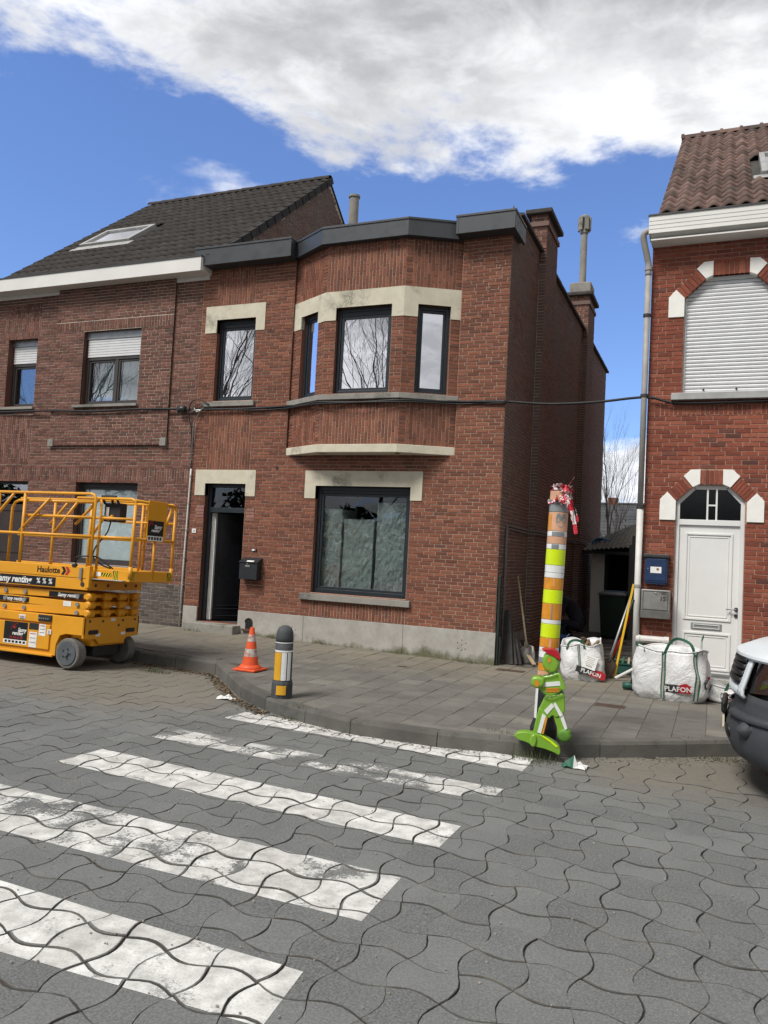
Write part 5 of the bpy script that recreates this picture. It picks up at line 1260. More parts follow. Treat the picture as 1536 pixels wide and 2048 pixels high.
# ================================================================ BUILDERS' BAGS AND TOOLS
def BAG():
    t = NT('bag_white'); n = t.noise(3.5, 5, .6, dist=1.2)
    c = t.mix(t.map(t.noise(3, 5), .35, .7), (.56, .56, .555), (.70, .70, .70)); c = t.mix(t.map(t.noise(11, 6, .7), .56, .72, 0, .5), c, (.36, .35, .33))
    h = t.math('ADD', n, t.math('MULTIPLY', t.noise(12, 4, .55, dist=1.5), .18))
    MATS['bag_white'] = t.done(t.pbsdf(c, .5, 0, t.bump(h, .65, .06), .45))
BAG()
M('strap', (.018, .085, .05), .7, var=.2, sc=30); M('label_black', (.03, .03, .032), .6); M('label_red', (.38, .016, .022), .6); M('rubble', (.20, .18, .15), .95, var=.4, sc=14, bump=.6)
def bag(name, c, rz, W, D, H, lab, seed, lean=(0, 0), labels=(), straps=(), collapse=0.):
    z = walk_z(*c); r = root(name, (c[0], c[1], z), lab, 'builders bag', "builders' bulk bags", rz=rz); rg = random.Random(seed)
    nA, nZ = 56, 16; ph = [rg.uniform(0, 6.3) for _ in range(8)]; rings = []
    def P(a, t):
        ca, sa = cos(a), sin(a); e = 4.2; k = (abs(ca)**e+abs(sa)**e)**(-1/e)
        belly = 1+.07*sin(pi*min(1, t*1.15))-.04*t; w = .022*sin(5*a+7*t+ph[0])+.017*sin(9*a-5*t+ph[1])+.013*sin(13*a+11*t+ph[2])+.006*sin(23*a+ph[3]+19*t)
        top = H*(1-collapse*(.5+.5*cos(a-ph[4]))) if collapse else H
        return Vector((ca*k*W/2*belly*(1+w*1.3)+lean[0]*t, sa*k*D/2*belly*(1+w*1.3)+lean[1]*t, top*t+.02*sin(3*a+ph[5])*t+.012*sin(7*a+ph[6])*t))
    for j in range(nZ+1):
        t = j/nZ; s = 1-.10*max(0, 1-t*9)
        rings.append([Vector((P(2*pi*i/nA, t).x*s, P(2*pi*i/nA, t).y*s, P(2*pi*i/nA, t).z)) for i in range(nA)])
    inner = [[p*.95 if False else Vector((p.x*.94, p.y*.94, p.z-d)) for p in rings[-1]] for d in (.01, .10, .16)]
    mb = MB().rings(rings+inner, True, False); mb.add(inner[-1], [tuple(range(nA))]); mb.build('bag_body', 'bag_white', r, smooth=True, local=True)
    MB().tube([p+Vector((0, 0, .004)) for p in rings[-1]]+[rings[-1][0]], .010, 6).build('bag_rim', 'bag_white', r, smooth=True, local=True)
    def on(a, t, out=.006): 
        p = P(a, t); q = Vector((p.x, p.y, 0)).normalized(); return p+q*out
    for (a, t0, w) in straps:      # flat webbing sewn on the side
        V = []; n = 14
        for j in range(n+1):
            t = t0+(1-t0)*j/n
            for s in (-1, -.4, .4, 1): V.append(on(a+s*w, t, .008))
        mb = MB()
        for j in range(n):
            for k in range(3): mb.add([V[j*4+k], V[j*4+k+1], V[j*4+5+k], V[j*4+4+k]], [(0,1,2,3)], 1 if k == 1 else 0)
        mb.build('webbing', ['strap', 'drain_grey'], r, local=True)
    def loop(a0, a1, h, out=0., droop=0.):
        p, q = on(a0, .97), on(a1, .97); m_ = (p+q)/2+Vector((0, 0, h)); o = Vector((m_.x, m_.y, 0)); o = o.normalized()*out if o.length > .01 else Vector()
        oo = Vector((m_.x, m_.y, 0)).normalized()
        pts = catmull([p-Vector((0, 0, .03)), p+(m_-p)*.35+Vector((0, 0, h*.35)), m_+o, q+(m_-q)*.35+Vector((0, 0, h*.35-droop)), q-Vector((0, 0, .03))], 7); V = []
        for i, x in enumerate(pts):
            d = (pts[min(i+1, len(pts)-1)]-pts[max(i-1, 0)]).normalized(); s = d.cross(oo).normalized()*.017; V += [x-s, x+s]
        MB().add(V, [(2*i, 2*i+1, 2*i+3, 2*i+2) for i in range(len(pts)-1)]).build('carry_loop', 'strap', r, local=True, solid=.005)
    for (a, t, w, h, tilt) in labels:
        p = on(a, t, .028); U = (on(a+.12, t)-on(a-.12, t)); U.z = 0; U = U.normalized(); V_ = (on(a, t+.06)-on(a, t-.06)).normalized(); U = (U*cos(tilt)+V_*sin(tilt)).normalized(); V_ = (V_-U*V_.dot(U)).normalized()
        mt = face_mt(p, U, V_)
        o = MB().add([mt @ Vector(q) for q in ((-w/2, -h/2, 0), (0, -h/2, 0), (0, h/2, 0), (-w/2, h/2, 0), (-w/2, -h/2, -.03), (0, -h/2, -.03), (0, h/2, -.03), (-w/2, h/2, -.03))], [(0,1,2,3),(0,4,5,1),(3,2,6,7),(0,3,7,4)]).build('print_black', 'label_black', r, local=True)
        MB().add([mt @ Vector(q) for q in ((0, -h/2, 0), (w/2, -h/2, 0), (w/2, h/2, 0), (w*.32, h*.85, 0), (w*.02, h/2, 0), (w/2, -h/2, -.03), (w/2, h/2, -.03))], [(0,1,2,3,4),(1,5,6,2)]).build('print_red', 'label_red', r, local=True)
        text('PLAFON', 'print_letters', mt @ Matrix.Translation((0, -.002, .003)), h*.92, 'paper', r, bold=.0015)
    return r, P, loop
def bags():
    r, P, loop = bag('bulk_bag', (1.42, -.36), radians(4), .56, .5, .56, 'white bulk bag with slanted black-red print, leaning at the alley mouth', 3, lean=(-.06, .02), labels=[(-1.18, .26, .42, .085, -.30)], straps=[(-1.62, .18, .055)], collapse=.18)
    loop(-2.2, -1.3, .10, .02)
    mt = face_mt(Vector((.10, -.285, .27)), (.96, 0, -.28), (.25, .1, .95)); MB().add([mt @ Vector(p) for p in ((-.09, -.09, 0), (.09, -.09, 0), (.09, .09, 0), (-.09, .09, 0), (-.09, -.09, -.01), (.09, -.09, -.01), (.09, .09, -.01), (-.09, .09, -.01))], [(0,1,2,3),(0,4,5,1),(1,5,6,2),(2,6,7,3),(3,7,4,0)]).build('paper_label', 'paper', r, local=True)
    for k in range(6): MB().tbox(mt @ Matrix.Translation((0, .065-.024*k, .001)), (.13-.02*(k % 3), .006 if k < 5 else .014, .001)).build('label_line', 'drain_grey', r, local=True)
    rg = random.Random(4)
    for k in range(5): MB().beam((rg.uniform(-.1, .12), rg.uniform(-.1, .1), .36), (rg.uniform(-.05, .2), rg.uniform(-.15, .1), .56+rg.uniform(-.03, .04)), .05, .03).build('rubble_piece', rg.choice(['rubble', 'carton', 'leaf_dead']), r, local=True)
    r, P, loop = bag('bulk_bag', (2.63, -1.22), radians(-7), .86, .62, .62, 'large full white bulk bag with tall green loops standing before the white door', 9, labels=[(-1.28, .27, .30, .095, .05), (-.52, .40, .22, .085, .22)], straps=[(-1.66, .06, .055), (-.86, .06, .055)])
    loop(-1.66, -.86, .17, -.10); loop(.9, -.62, .20, .02); loop(-2.9, -2.2, .05, .05); loop(2.6, -2.75, .04, .04)
    r, P, loop = bag('bulk_bag', (3.32, -1.0), radians(10), .55, .46, .24, 'slumped white bulk bag lying low between the full bag and the van', 15, labels=[(-1.7, .5, .22, .06, 0)], straps=[(-1.1, .1, .08)], collapse=.55)
    loop(-1.9, -1.0, .10, .05)
bags()
M('wood_handle', (.34, .27, .18), .7, var=.2, sc=20); M('steel_worn', (.15, .14, .13), .5, .7, var=.25, sc=10); M('yellow_tool', (.66, .40, .015), .5, var=.12, stain=((.3, .2, .08), 14, .66)); M('red_tool', (.35, .02, .025), .5, var=.15); M('plank_dark', (.055, .052, .05), .9, var=.3, sc=8, bump=.4); M('blue_tub', (.012, .035, .10), .5, var=.2); M('crate_green', (.014, .07, .055), .55, var=.2); M('bin_green', (.011, .028, .02), .5, var=.2); M('hose_blue', (.02, .10, .22), .4)
def tools():
    def shovel(name, p, q, lab, hm, bm, blade='flat', roll_=0.):
        p, q = Vector(p), Vector(q); r = root(name, p, lab, 'shovel'); d = (q-p).normalized()
        MB().tube([p+d*.26, p+d*.6, q], [.019, .017, .016], 8).build('handle', hm, r, smooth=True)
        s = d.cross(Vector((sin(roll_), -cos(roll_), 0))).normalized(); n = s.cross(d)
        V = []
        for j, (t, w, b) in enumerate(((-.02, .07, .0), (.03, .11, .006), (.14, .12, .012), (.26, .115, .010), (.30, .03, 0.), (.36, .022, 0.))):
            for k in range(5): u = (k-2)/2; V.append(p+d*t+s*w*u+n*(.028*(u*u)-.01+b))
        MB().add(V, [(j*5+k, j*5+k+1, j*5+6+k, j*5+5+k) for j in range(5) for k in range(4)]).build('blade', bm, r, smooth=True, solid=.006)
        return r
    shovel('shovel', (.42, .62, .14), (.10, .95, 1.52), 'wooden-handled shovel leaning against the dark side wall', 'wood_handle', 'steel_worn')
    shovel('shovel', (1.66, -.12, .14), (2.0, .20, 1.42), 'shovel with red shaft and worn blade leaning on the downpipe', 'metal_grey', 'rust', roll_=.6)
    r = root('pickaxe', (1.74, -.02, .14), 'red-handled pick leaning with its head on the ground by the downpipe', 'pick')
    MB().tube([(1.62, -.05, .16), (1.80, .05, .55), (1.98, .16, 1.05)], .02, 8).build('handle', 'red_tool', r, smooth=True); MB().tube(catmull([(1.50, -.12, .17), (1.60, -.06, .19), (1.72, -.02, .17)], 4), [.012]*4+[.02]+[.012]*4, 6).build('pick_head', 'steel_worn', r)
    r = root('spirit_level', (1.85, .1, .14), 'long yellow straightedge leaning against the white downpipe', 'level')
    MB().beam((1.80, .02, .14), (2.02, .10, 1.52), .03, .075, upv=(0, -1, 0)).build('level_body', 'yellow_tool', r, bevel=.004)
    for t in (.2, .5, .8): MB().beam((1.80+.22*t-.003, .02+.08*t-.017, .14+1.38*t-.03), (1.80+.22*t+.006, .02+.08*t-.017, .14+1.38*t+.03), .02, .03, upv=(0, -1, 0)).build('vial', 'black', r)
    r = root('black_pole', (1.9, .1, .14), 'black pole leaning beside the yellow straightedge', 'pole')
    MB().tube([(1.70, .02, .16), (1.9, .1, .9), (2.03, .02, 1.30)], .016, 8).build('pole_shaft', 'black_plastic', r, smooth=True); MB().cyl((1.695, .02, .14), (1.70, .02, .2), .024, n=8).build('pole_tip', 'metal_dark', r)
    def boards(name, pts, lab, mat='plank_dark', th=.03):
        r_ = root(name, pts[0][0], lab, 'board')
        for (p, q, w) in pts: MB().beam(p, q, th, w, upv=(-1, .3, 0)).build('board', mat, r_, bevel=.003)
    boards('leaning_boards', [((.17, .28, .14), (.06, .40, .98), .16), ((.24, .32, .14), (.09, .45, .80), .14), ((.30, .38, .14), (.20, .42, .52), .13)], 'dark scrap boards leaning on the side wall by the corner guard')
    r = root('rubber_boot', (.5, .75, .14), 'dark shovel blades and scrap lying at the foot of the side wall', 'scrap')
    MB().beam((.55, .40, .16), (.20, .95, .40), .06, .02, upv=(0, 0, 1)).build('scrap_lath', 'wood_handle', r); MB().beam((.35, .9, .15), (.28, .8, .5), .12, .03, upv=(0, 1, 0)).build('scrap_plate', 'plank_dark', r)
    r.name = 'scrap_heap'
    def tub(name, c, R, H, mat, lab, cat):
        r_ = root(name, (c[0], c[1], .13), lab, cat); MB().lathe([(R*.82, .0), (R, H), (R*1.06, H), (R*1.06, H-.03), (R*1.0, H-.035), (R*.95, H-.02), (R*.78, .02)], (0, 0, 0), 20, caps=False).build('tub_body', mat, r_, smooth=False, local=True)
        for s in (1, -1): MB().tube([(s*R*1.05, -.06, H-.02), (s*R*1.2, -.04, H+.03), (s*R*1.2, .04, H+.03), (s*R*1.05, .06, H-.02)], .012, 6).build('tub_handle', mat, r_, local=True)
        return r_
    tub('tub', (.62, 1.55), .22, .42, 'blue_tub', 'dark blue builders tub standing behind the striped post', 'tub'); tub('tub', (.30, 3.2), .20, .44, 'blue_tub', 'dark blue builders tub standing by the crouching worker', 'tub')
    r = root('plastic_crate', (1.78, .75, .13), 'dark green plastic crate of odds and ends on the alley floor', 'crate')
    mb = MB(); x, y = .26, .18
    for a, b in (((-x,-y,0),(x,-y+.015,.17)), ((-x,y-.015,0),(x,y,.17)), ((-x,-y+.015,0),(-x+.015,y-.015,.17)), ((x-.015,-y+.015,0),(x,y-.015,.17)), ((-x,-y,0),(x,y,.012)), ((-x-.015,-y-.015,.15),(x+.015,-y,.17)), ((-x-.015,y,.15),(x+.015,y+.015,.17))): mb.box(a, b)
    mb.build('crate_body', 'crate_green', r, local=True)
    for k in range(4): MB().beam((-.15+.1*k, -.1, .05), (-.1+.08*k, .12, .22), .03, .03).build('crate_scrap', ('metal_grey', 'black_plastic', 'strap', 'wood_handle')[k], r, local=True)
    r = root('power_tool', (2.12, -.95, .14), 'dark green power tool lying beside the full bulk bag', 'power tool')
    MB().tube([(2.02, -1.0, .20), (2.12, -.98, .20), (2.2, -.95, .2)], [.045, .05, .035], 10).build('tool_body', 'crate_green', r, smooth=True); MB().beam((2.12, -.98, .2), (2.16, -1.0, .32), .05, .04, upv=(1, 0, 0)).build('tool_grip', 'black_plastic', r); MB().cyl((2.15, -.98, .3), (2.20, -.98, .34), .03, n=8).build('tool_cap', 'red_tool', r)
    r = root('white_stick', (2.05, -.1, .14), 'short white plastic offcut propped against the full bulk bag', 'offcut'); MB().cyl((1.85, -.25, .18), (2.1, -.1, .33), .022, n=10).build('stick_body', 'drain_white', r); MB().cyl((1.842, -.255, .175), (1.852, -.249, .181), .024, n=10).build('stick_end', 'white_upvc', r)
    # rubble boards on the alley floor
    rg = random.Random(6)
    for k in range(7):
        x, y = rg.uniform(.8, 1.9), rg.uniform(2.2, 5.2); a = rg.uniform(-.7, .7); l = rg.uniform(.3, .6)
        o = MB().beam((x-l*cos(a), y-l*sin(a), .16+.015*k), (x+l*cos(a), y+l*sin(a), .17+.02*k), rg.uniform(.08, .16), .035).build('scrap_plank', 'plank_dark')
        tag(o, 'loose dark plank lying on the alley floor among the rubble', 'plank', 'planks on the alley floor')
    # wheelie bin
    r = root('wheelie_bin', (1.02, 6.6, .12), 'dark green wheelie bin standing before the black shed doorway', 'bin')
    mb = MB().rings([[(-.23,-.25,.06),(.23,-.25,.06),(.23,.25,.06),(-.23,.25,.06)], [(-.29,-.34,.98),(.29,-.34,.98),(.29,.36,.98),(-.29,.36,.98)]], True, True); mb.build('bin_body', 'bin_green', r, local=True, bevel=.02)
    MB().rings([[(-.31,-.37,.97),(.31,-.37,.97),(.31,.38,.97),(-.31,.38,.97)], [(-.30,-.36,1.02),(.30,-.36,1.02),(.30,.37,1.04),(-.30,.37,1.04)], [(-.24,-.28,1.05),(.24,-.28,1.05),(.24,.3,1.07),(-.24,.3,1.07)]], True, True).build('lid', 'bin_lid', r, local=True, bevel=.012)
    for s in (-1, 1): MB().cyl((s*.20, .28, .10), (s*.27, .28, .10), .10, n=16).build('wheel', 'black_plastic', r, local=True)
    MB().cyl((-.25, .40, 1.0), (.25, .40, 1.0), .016, n=8).build('bin_handle', 'bin_green', r, local=True)
M('bin_lid', (.05, .06, .06), .4, var=.2)
tools()
# ================================================================ THE WORKER IN THE ALLEY
M('navy', (.010, .013, .022), .85, var=.25, sc=12, bump=.3); M('skin', (.45, .26, .19), .6, var=.05); M('hair', (.03, .022, .016), .7, var=.2); M('glove', (.42, .48, .08), .7, var=.2); M('boot', (.03, .026, .022), .7)
def skin_obj(name, J, E, mat, parent, sub=2, root_i=0):
    me = bpy.data.meshes.new(name); me.from_pydata([j[0] for j in J], E, []); me.materials.append(MATS[mat])
    o = bpy.data.objects.new(name, me); COL.objects.link(o); o.parent = parent
    q = o.modifiers.new('skin', 'SKIN'); q.use_smooth_shade = True
    for i, v in enumerate(me.skin_vertices[0].data):
        rr = J[i][1]; v.radius = (rr, rr) if isinstance(rr, float) else rr; v.use_root = (i == root_i)
    s = o.modifiers.new('sub', 'SUBSURF'); s.levels = sub; s.render_levels = sub
    return o
def worker():
    r = root('person', (.62, 3.7, .12), 'person in dark navy workwear crouching over a tub in the alley, wearing yellow-green gloves', 'person', rz=radians(8))
    # facing -x, crouched, trunk bent forward
    J = [((.12, 0, .46), .155), ((.04, 0, .62), .15), ((-.08, 0, .80), .165), ((-.17, 0, .92), .15), ((-.23, 0, .98), .065), ((-.27, 0, 1.02), .06),
         ((.10, -.11, .44), .12), ((-.28, -.15, .50), .085), ((-.10, -.15, .10), .06), ((-.30, -.16, .06), .045),
         ((.10, .11, .44), .12), ((-.22, .15, .42), .085), ((.02, .15, .08), .06), ((-.18, .16, .05), .045),
         ((-.17, -.18, .90), .075), ((-.26, -.25, .66), .058), ((-.44, -.20, .50), .045),
         ((-.17, .18, .90), .075), ((-.30, .24, .68), .058), ((-.46, .14, .55), .045)]
    E_ = [(0,1),(1,2),(2,3),(3,4),(4,5),(0,6),(6,7),(7,8),(8,9),(0,10),(10,11),(11,12),(12,13),(3,14),(14,15),(15,16),(3,17),(17,18),(18,19)]
    skin_obj('body', J, E_, 'navy', r)
    hd = MB(); n = 16
    for j in range(9):
        t = pi*j/8; hd.v += [(-.33+.095*sin(t)*cos(2*pi*i/n)-.03*cos(t), .078*sin(t)*sin(2*pi*i/n), 1.10+.125*cos(t)) for i in range(n)]
    hd.f = [(j*n+i, j*n+(i+1) % n, (j+1)*n+(i+1) % n, (j+1)*n+i) for j in range(8) for i in range(n)]; hd.mi = [0]*len(hd.f)
    h = hd.build('head', 'skin', r, smooth=True, local=True)
    MB().tube([(-.42, 0, 1.11), (-.445, 0, 1.085), (-.42, 0, 1.075)], [.01, .016, .012], 6).build('nose', 'skin', h, local=True)
    for s in (-1, 1):
        MB().lathe([(0, -.012), (.012, 0), (0, .012)], (-.412, s*.035, 1.115), 8, caps=False).build('eye', 'black', h, local=True); MB().lathe([(.006, -.03), (.016, 0), (.006, .03)], (-.325, s*.078, 1.10), 8).build('ear', 'skin', h, local=True)
    MB().box((-.425, -.025, 1.04), (-.405, .025, 1.05)).build('mouth', 'hair', h, local=True)
    V = []; 
    for j in range(6):
        t = .5*pi*j/5*1.15; V += [(-.315+.105*sin(t)*cos(2*pi*i/n)-.03*cos(t), .088*sin(t)*sin(2*pi*i/n), 1.105+.137*cos(t)) for i in range(n)]
    MB().add(V, [(j*n+i, j*n+(i+1) % n, (j+1)*n+(i+1) % n, (j+1)*n+i) for j in range(5) for i in range(n)]).build('cap', 'navy', r, smooth=True, local=True)
    for s, (hx, hy, hz) in ((-1, (-.46, -.20, .48)), (1, (-.48, .14, .53))):
        J = [((hx+.03, hy, hz+.02), .036), ((hx-.04, hy, hz-.02), .040)]; E_ = [(0, 1)]
        for k in range(4):
            b = (hx-.07, hy-.03+.02*k, hz-.04); J += [(b, .011), ((b[0]-.035+.004*abs(k-1), b[1], b[2]-.02), .010), ((b[0]-.045, b[1], b[2]-.052-.004*k), .009)]; i = len(J)-3; E_ += [(1, i), (i, i+1), (i+1, i+2)]
        J += [((hx-.03, hy-s*.04, hz-.02), .013), ((hx-.06, hy-s*.05, hz-.045), .011)]; i = len(J)-2; E_ += [(1, i), (i, i+1)]
        skin_obj('glove', J, E_, 'glove', r, 2)
    for s, x in ((-1, -.22), (1, -.10)): MB().rings([[(x+.13, s*.155-.05, 0), (x+.13, s*.155+.05, 0), (x-.15, s*.155+.05, 0), (x-.15, s*.155-.05, 0)], [(x+.13, s*.155-.05, .10), (x+.13, s*.155+.05, .10), (x-.13, s*.155+.045, .06), (x-.13, s*.155-.045, .06)]], True, True).build('boot', 'boot', r, bevel=.02, local=True)
worker()
# ================================================================ BACK OF THE ALLEY
M('shed_dark', (.016, .018, .018), .8, var=.2); M('corrugated', (.13, .125, .11), .9, var=.3, sc=5, bump=.3, stain=((.06, .06, .045), 3, .55)); M('foliage', (.05, .085, .03), .8, var=.4, sc=4); M('shed_door', (.05, .055, .055), .7, var=.2)
def back():
    r = root('shed', (1.1, 8.2, .1), 'low dark shed with sloping corrugated roof at the end of the alley', 'shed')
    bx('side_wall', (.30, 8.0, .1), (.62, 8.2, 2.05), 'white_quoin', r); bx('door_post', (.62, 7.98, .1), (.70, 8.1, 2.05), 'shed_dark', r); bx('back_panel', (.25, 10, .1), (2.2, 10.1, 2.3), 'shed_dark', r)
    bx('lintel', (.30, 7.96, 2.05), (1.45, 8.2, 2.18), 'shed_dark', r); bx('shed_door', (1.32, 6.6, .12), (1.38, 7.95, 2.25), 'shed_door', r); bx('door_panel', (1.38, 6.55, .12), (2.1, 6.62, 2.45), 'shed_door', r)
    n = 18; V = []
    for (y, z0, z1) in ((7.6, 2.10, 2.30), (10.2, 2.45, 3.35)):
        for i in range(n*4+1): t = i/(n*4); V.append((.12+1.98*t, y, z0+(z1-z0)*t+.018*sin(i*pi/2)))
    m_ = n*4+1; MB().add(V, [(i, i+1, m_+i+1, m_+i) for i in range(m_-1)]).build('shed_roof', 'corrugated', r, solid=.012)
    bx('roof_edge', (.12, 7.60, 2.02), (2.1, 7.64, 2.10), 'shed_dark', r)
    r = root('garden_wall', (.2, 10.8, .1), 'low pale rendered garden wall at the far end of the alley', 'wall'); bx('wall_body', (-2, 12.0, .05), (2.2, 12.2, 1.6), 'render_white', r); bx('wall_coping', (-2, 11.95, 1.6), (2.2, 12.25, 1.66), 'concrete', r)
    r = root('hose_reel', (.75, 9.0, 2.3), 'coiled blue hose lying on top of the shed roof', 'hose')
    for k in range(3): MB().tube([(.42+.20*cos(t)+.05*k, 8.6+.1*k, 2.26+.17*sin(t)) for t in [pi*q/12*1.0 for q in range(0, 13)]], .022, 8).build('hose_coil', 'hose_blue', r, smooth=True)
    MB().tube([(.22, 8.6, 2.26), (.5, 8.65, 2.30), (.8, 8.8, 2.36)], .022, 8).build('hose_end', 'hose_blue', r, smooth=True)
    # slate-roofed house beyond
    h = root('far_house', (-1, 24, 0), 'distant house with grey tiled roof seen through the gap behind the alley', 'house')
    bx('wall', (-6, 24.5, 0), (4, 31, 2.9), 'render_white', h); U = Vector((1, 0, 0)); Vv = Vector((0, 1, .55)).normalized(); o = Vector((-6.2, 24.0, 2.75)); n_ = U.cross(Vv)
    rf = MB().add([o-n_*.03, o+U*10.4-n_*.03, o+U*10.4+Vv*4.0-n_*.03, o+Vv*4.0-n_*.03], [(0,1,2,3)]).build('roof', 'tile_far', h)
    roof_tiles(o+U*2.6, U, Vv, 26, 12, .22, .33, tile_mesh(.22, .33, .02, 4), 'tile_far', rf, None, 200, 9)
    for i in range(26): MB().rings([[(xx, o.y+3.5+.10*cos(t), o.z+1.93+.09*sin(t)) for t in [pi*k/6 for k in range(7)]] for xx in (-6.2+.4*i, -5.79+.4*i)], False, False).build('ridge_tile', 'tile_far', rf)
    bx('chimney', (-1.75, 27.4, 4.4), (-1.3, 27.9, 5.0), 'brick_left', rf); bx('dormer', (-2.2, 24.1, 3.2), (-1.85, 25.2, 3.55), 'white_upvc', rf)
    s = root('garden_shrub', (1.0, 13, .1), 'green leafy shrub behind the shed roof', 'shrub'); rg = random.Random(2); mb = MB()
    for k in range(900):
        x, y, z = rg.gauss(1.0, .35), rg.gauss(13, .4), 1.6+abs(rg.gauss(0, .55)); q = Vector((rg.gauss(0, 1), rg.gauss(0, 1), rg.gauss(0, 1))).normalized()*.05; w = q.orthogonal().normalized()*.025; p = Vector((x, y, z)); mb.add([p-q, p+w, p+q, p-w], [(0,1,2,3)])
    mb.build('foliage', 'foliage', s); MB().tube([(1.0, 13, .1), (1.02, 13, 1.0), (1, 13, 1.9)], [.05, .04, .02], 6).build('stem', 'bark', s)
back()
def tree(name, base, H, lab, seed, spread=1., depth=5, rad=.16, twigs=1., grp=None, n0=7, up_=.62):
    rg = random.Random(seed); r = root(name, base, lab, 'tree', grp); tr = MB(); tw = MB()
    b = Vector(base)
    def grow(p, d, L, R, lev):
        pts = [p]; n = 4 if lev < 3 else 3; dd = d.copy()
        for i in range(n):
            dd = (dd+Vector((rg.gauss(0, .12), rg.gauss(0, .12), rg.gauss(.05, .08)))*spread).normalized(); pts.append(pts[-1]+dd*L/n)
        rs = [R*(1-.55*i/n) for i in range(n+1)]; (tr if R > .03 else tw).tube(pts, rs, 7 if R > .06 else (5 if R > .02 else 3), caps=False)
        if lev >= depth: return
        k = n0 if lev == 0 else rg.choice([3, 4, 4, 5] if lev < 3 else [4, 5, 6])
        for i in range(k):
            t = rg.uniform(.35 if lev else .30, 1.0); j = min(n-1, int(t*n)); q = pts[j].lerp(pts[j+1], t*n-j); ang = rg.uniform(.35, .85)*spread; side = dd.orthogonal().normalized(); side.rotate(Matrix.Rotation(rg.uniform(0, 6.3), 3, dd)); nd = (dd*cos(ang)+side*sin(ang)+Vector((0, 0, .22))).normalized(); grow(q, nd, L*rg.uniform(.5, .72), R*rg.uniform(.34, .5)*(1-.3*t), lev+1)
        grow(pts[-1], dd, L*.6, R*.45, lev+1)
    grow(b, Vector((rg.gauss(0, .03), rg.gauss(0, .03), 1)), H*up_, rad, 0)
    tr.build('trunk', 'bark', r, smooth=True); tw.build('crown', 'twig', r)
tree('bare_tree', (-.15, 17.0, .05), 5.4, 'slender bare tree standing behind the shed in the gap between the houses', 5, .75, 4, .075, n0=9)
tree('bare_tree', (-18.5, -21, -.1), 15.5, 'bare tree across the street mirrored in the upper side window', 11, 1., 5, .17, grp='trees across the street')
tree('bare_tree', (-12.4, -23, -.1), 19, 'bushy bare tree across the street mirrored in the front of the bay', 23, 1.1, 5, .14, grp='trees across the street', n0=13, up_=.45)
tree('bare_tree', (-20.8, -22.5, -.1), 17.5, 'tall bare tree across the street, behind the one mirrored in the side window', 47, .9, 5, .14, grp='trees across the street', n0=11, up_=.5)
tree('bare_tree', (-26.0, -19, -.1), 13.5, 'bare tree across the street mirrored in the neighbouring first-floor window', 31, 1., 5, .15, grp='trees across the street')

def hedge():
    rg = random.Random(77); mb = MB(); h = root('hedge', (-12, -24.5, -.1), 'tall dark hedge on the far side of the street, seen mirrored in the windows', 'hedge')
    for k in range(9000):
        x = rg.uniform(-45, 25); z = rg.uniform(0, 1)**.8*(4.2+.7*sin(x*.6)+.5*sin(x*1.7)); y = -24.5+rg.gauss(0, .7)
        q = Vector((rg.gauss(0, 1), rg.gauss(0, 1), rg.gauss(0, 1))).normalized()*rg.uniform(.2, .4); w = q.orthogonal().normalized()*rg.uniform(.12, .25); p = Vector((x, y, z)); mb.add([p-q, p+w, p+q, p-w], [(0,1,2,3)])
    mb.build('foliage', 'foliage', h)
    for x in range(-44, 25, 4): MB().tube([(x, -24.5, -.1), (x+.2, -24.5, 2), (x, -24.4, 3.6)], [.09, .06, .02], 6).build('stem', 'bark', h)
hedge()
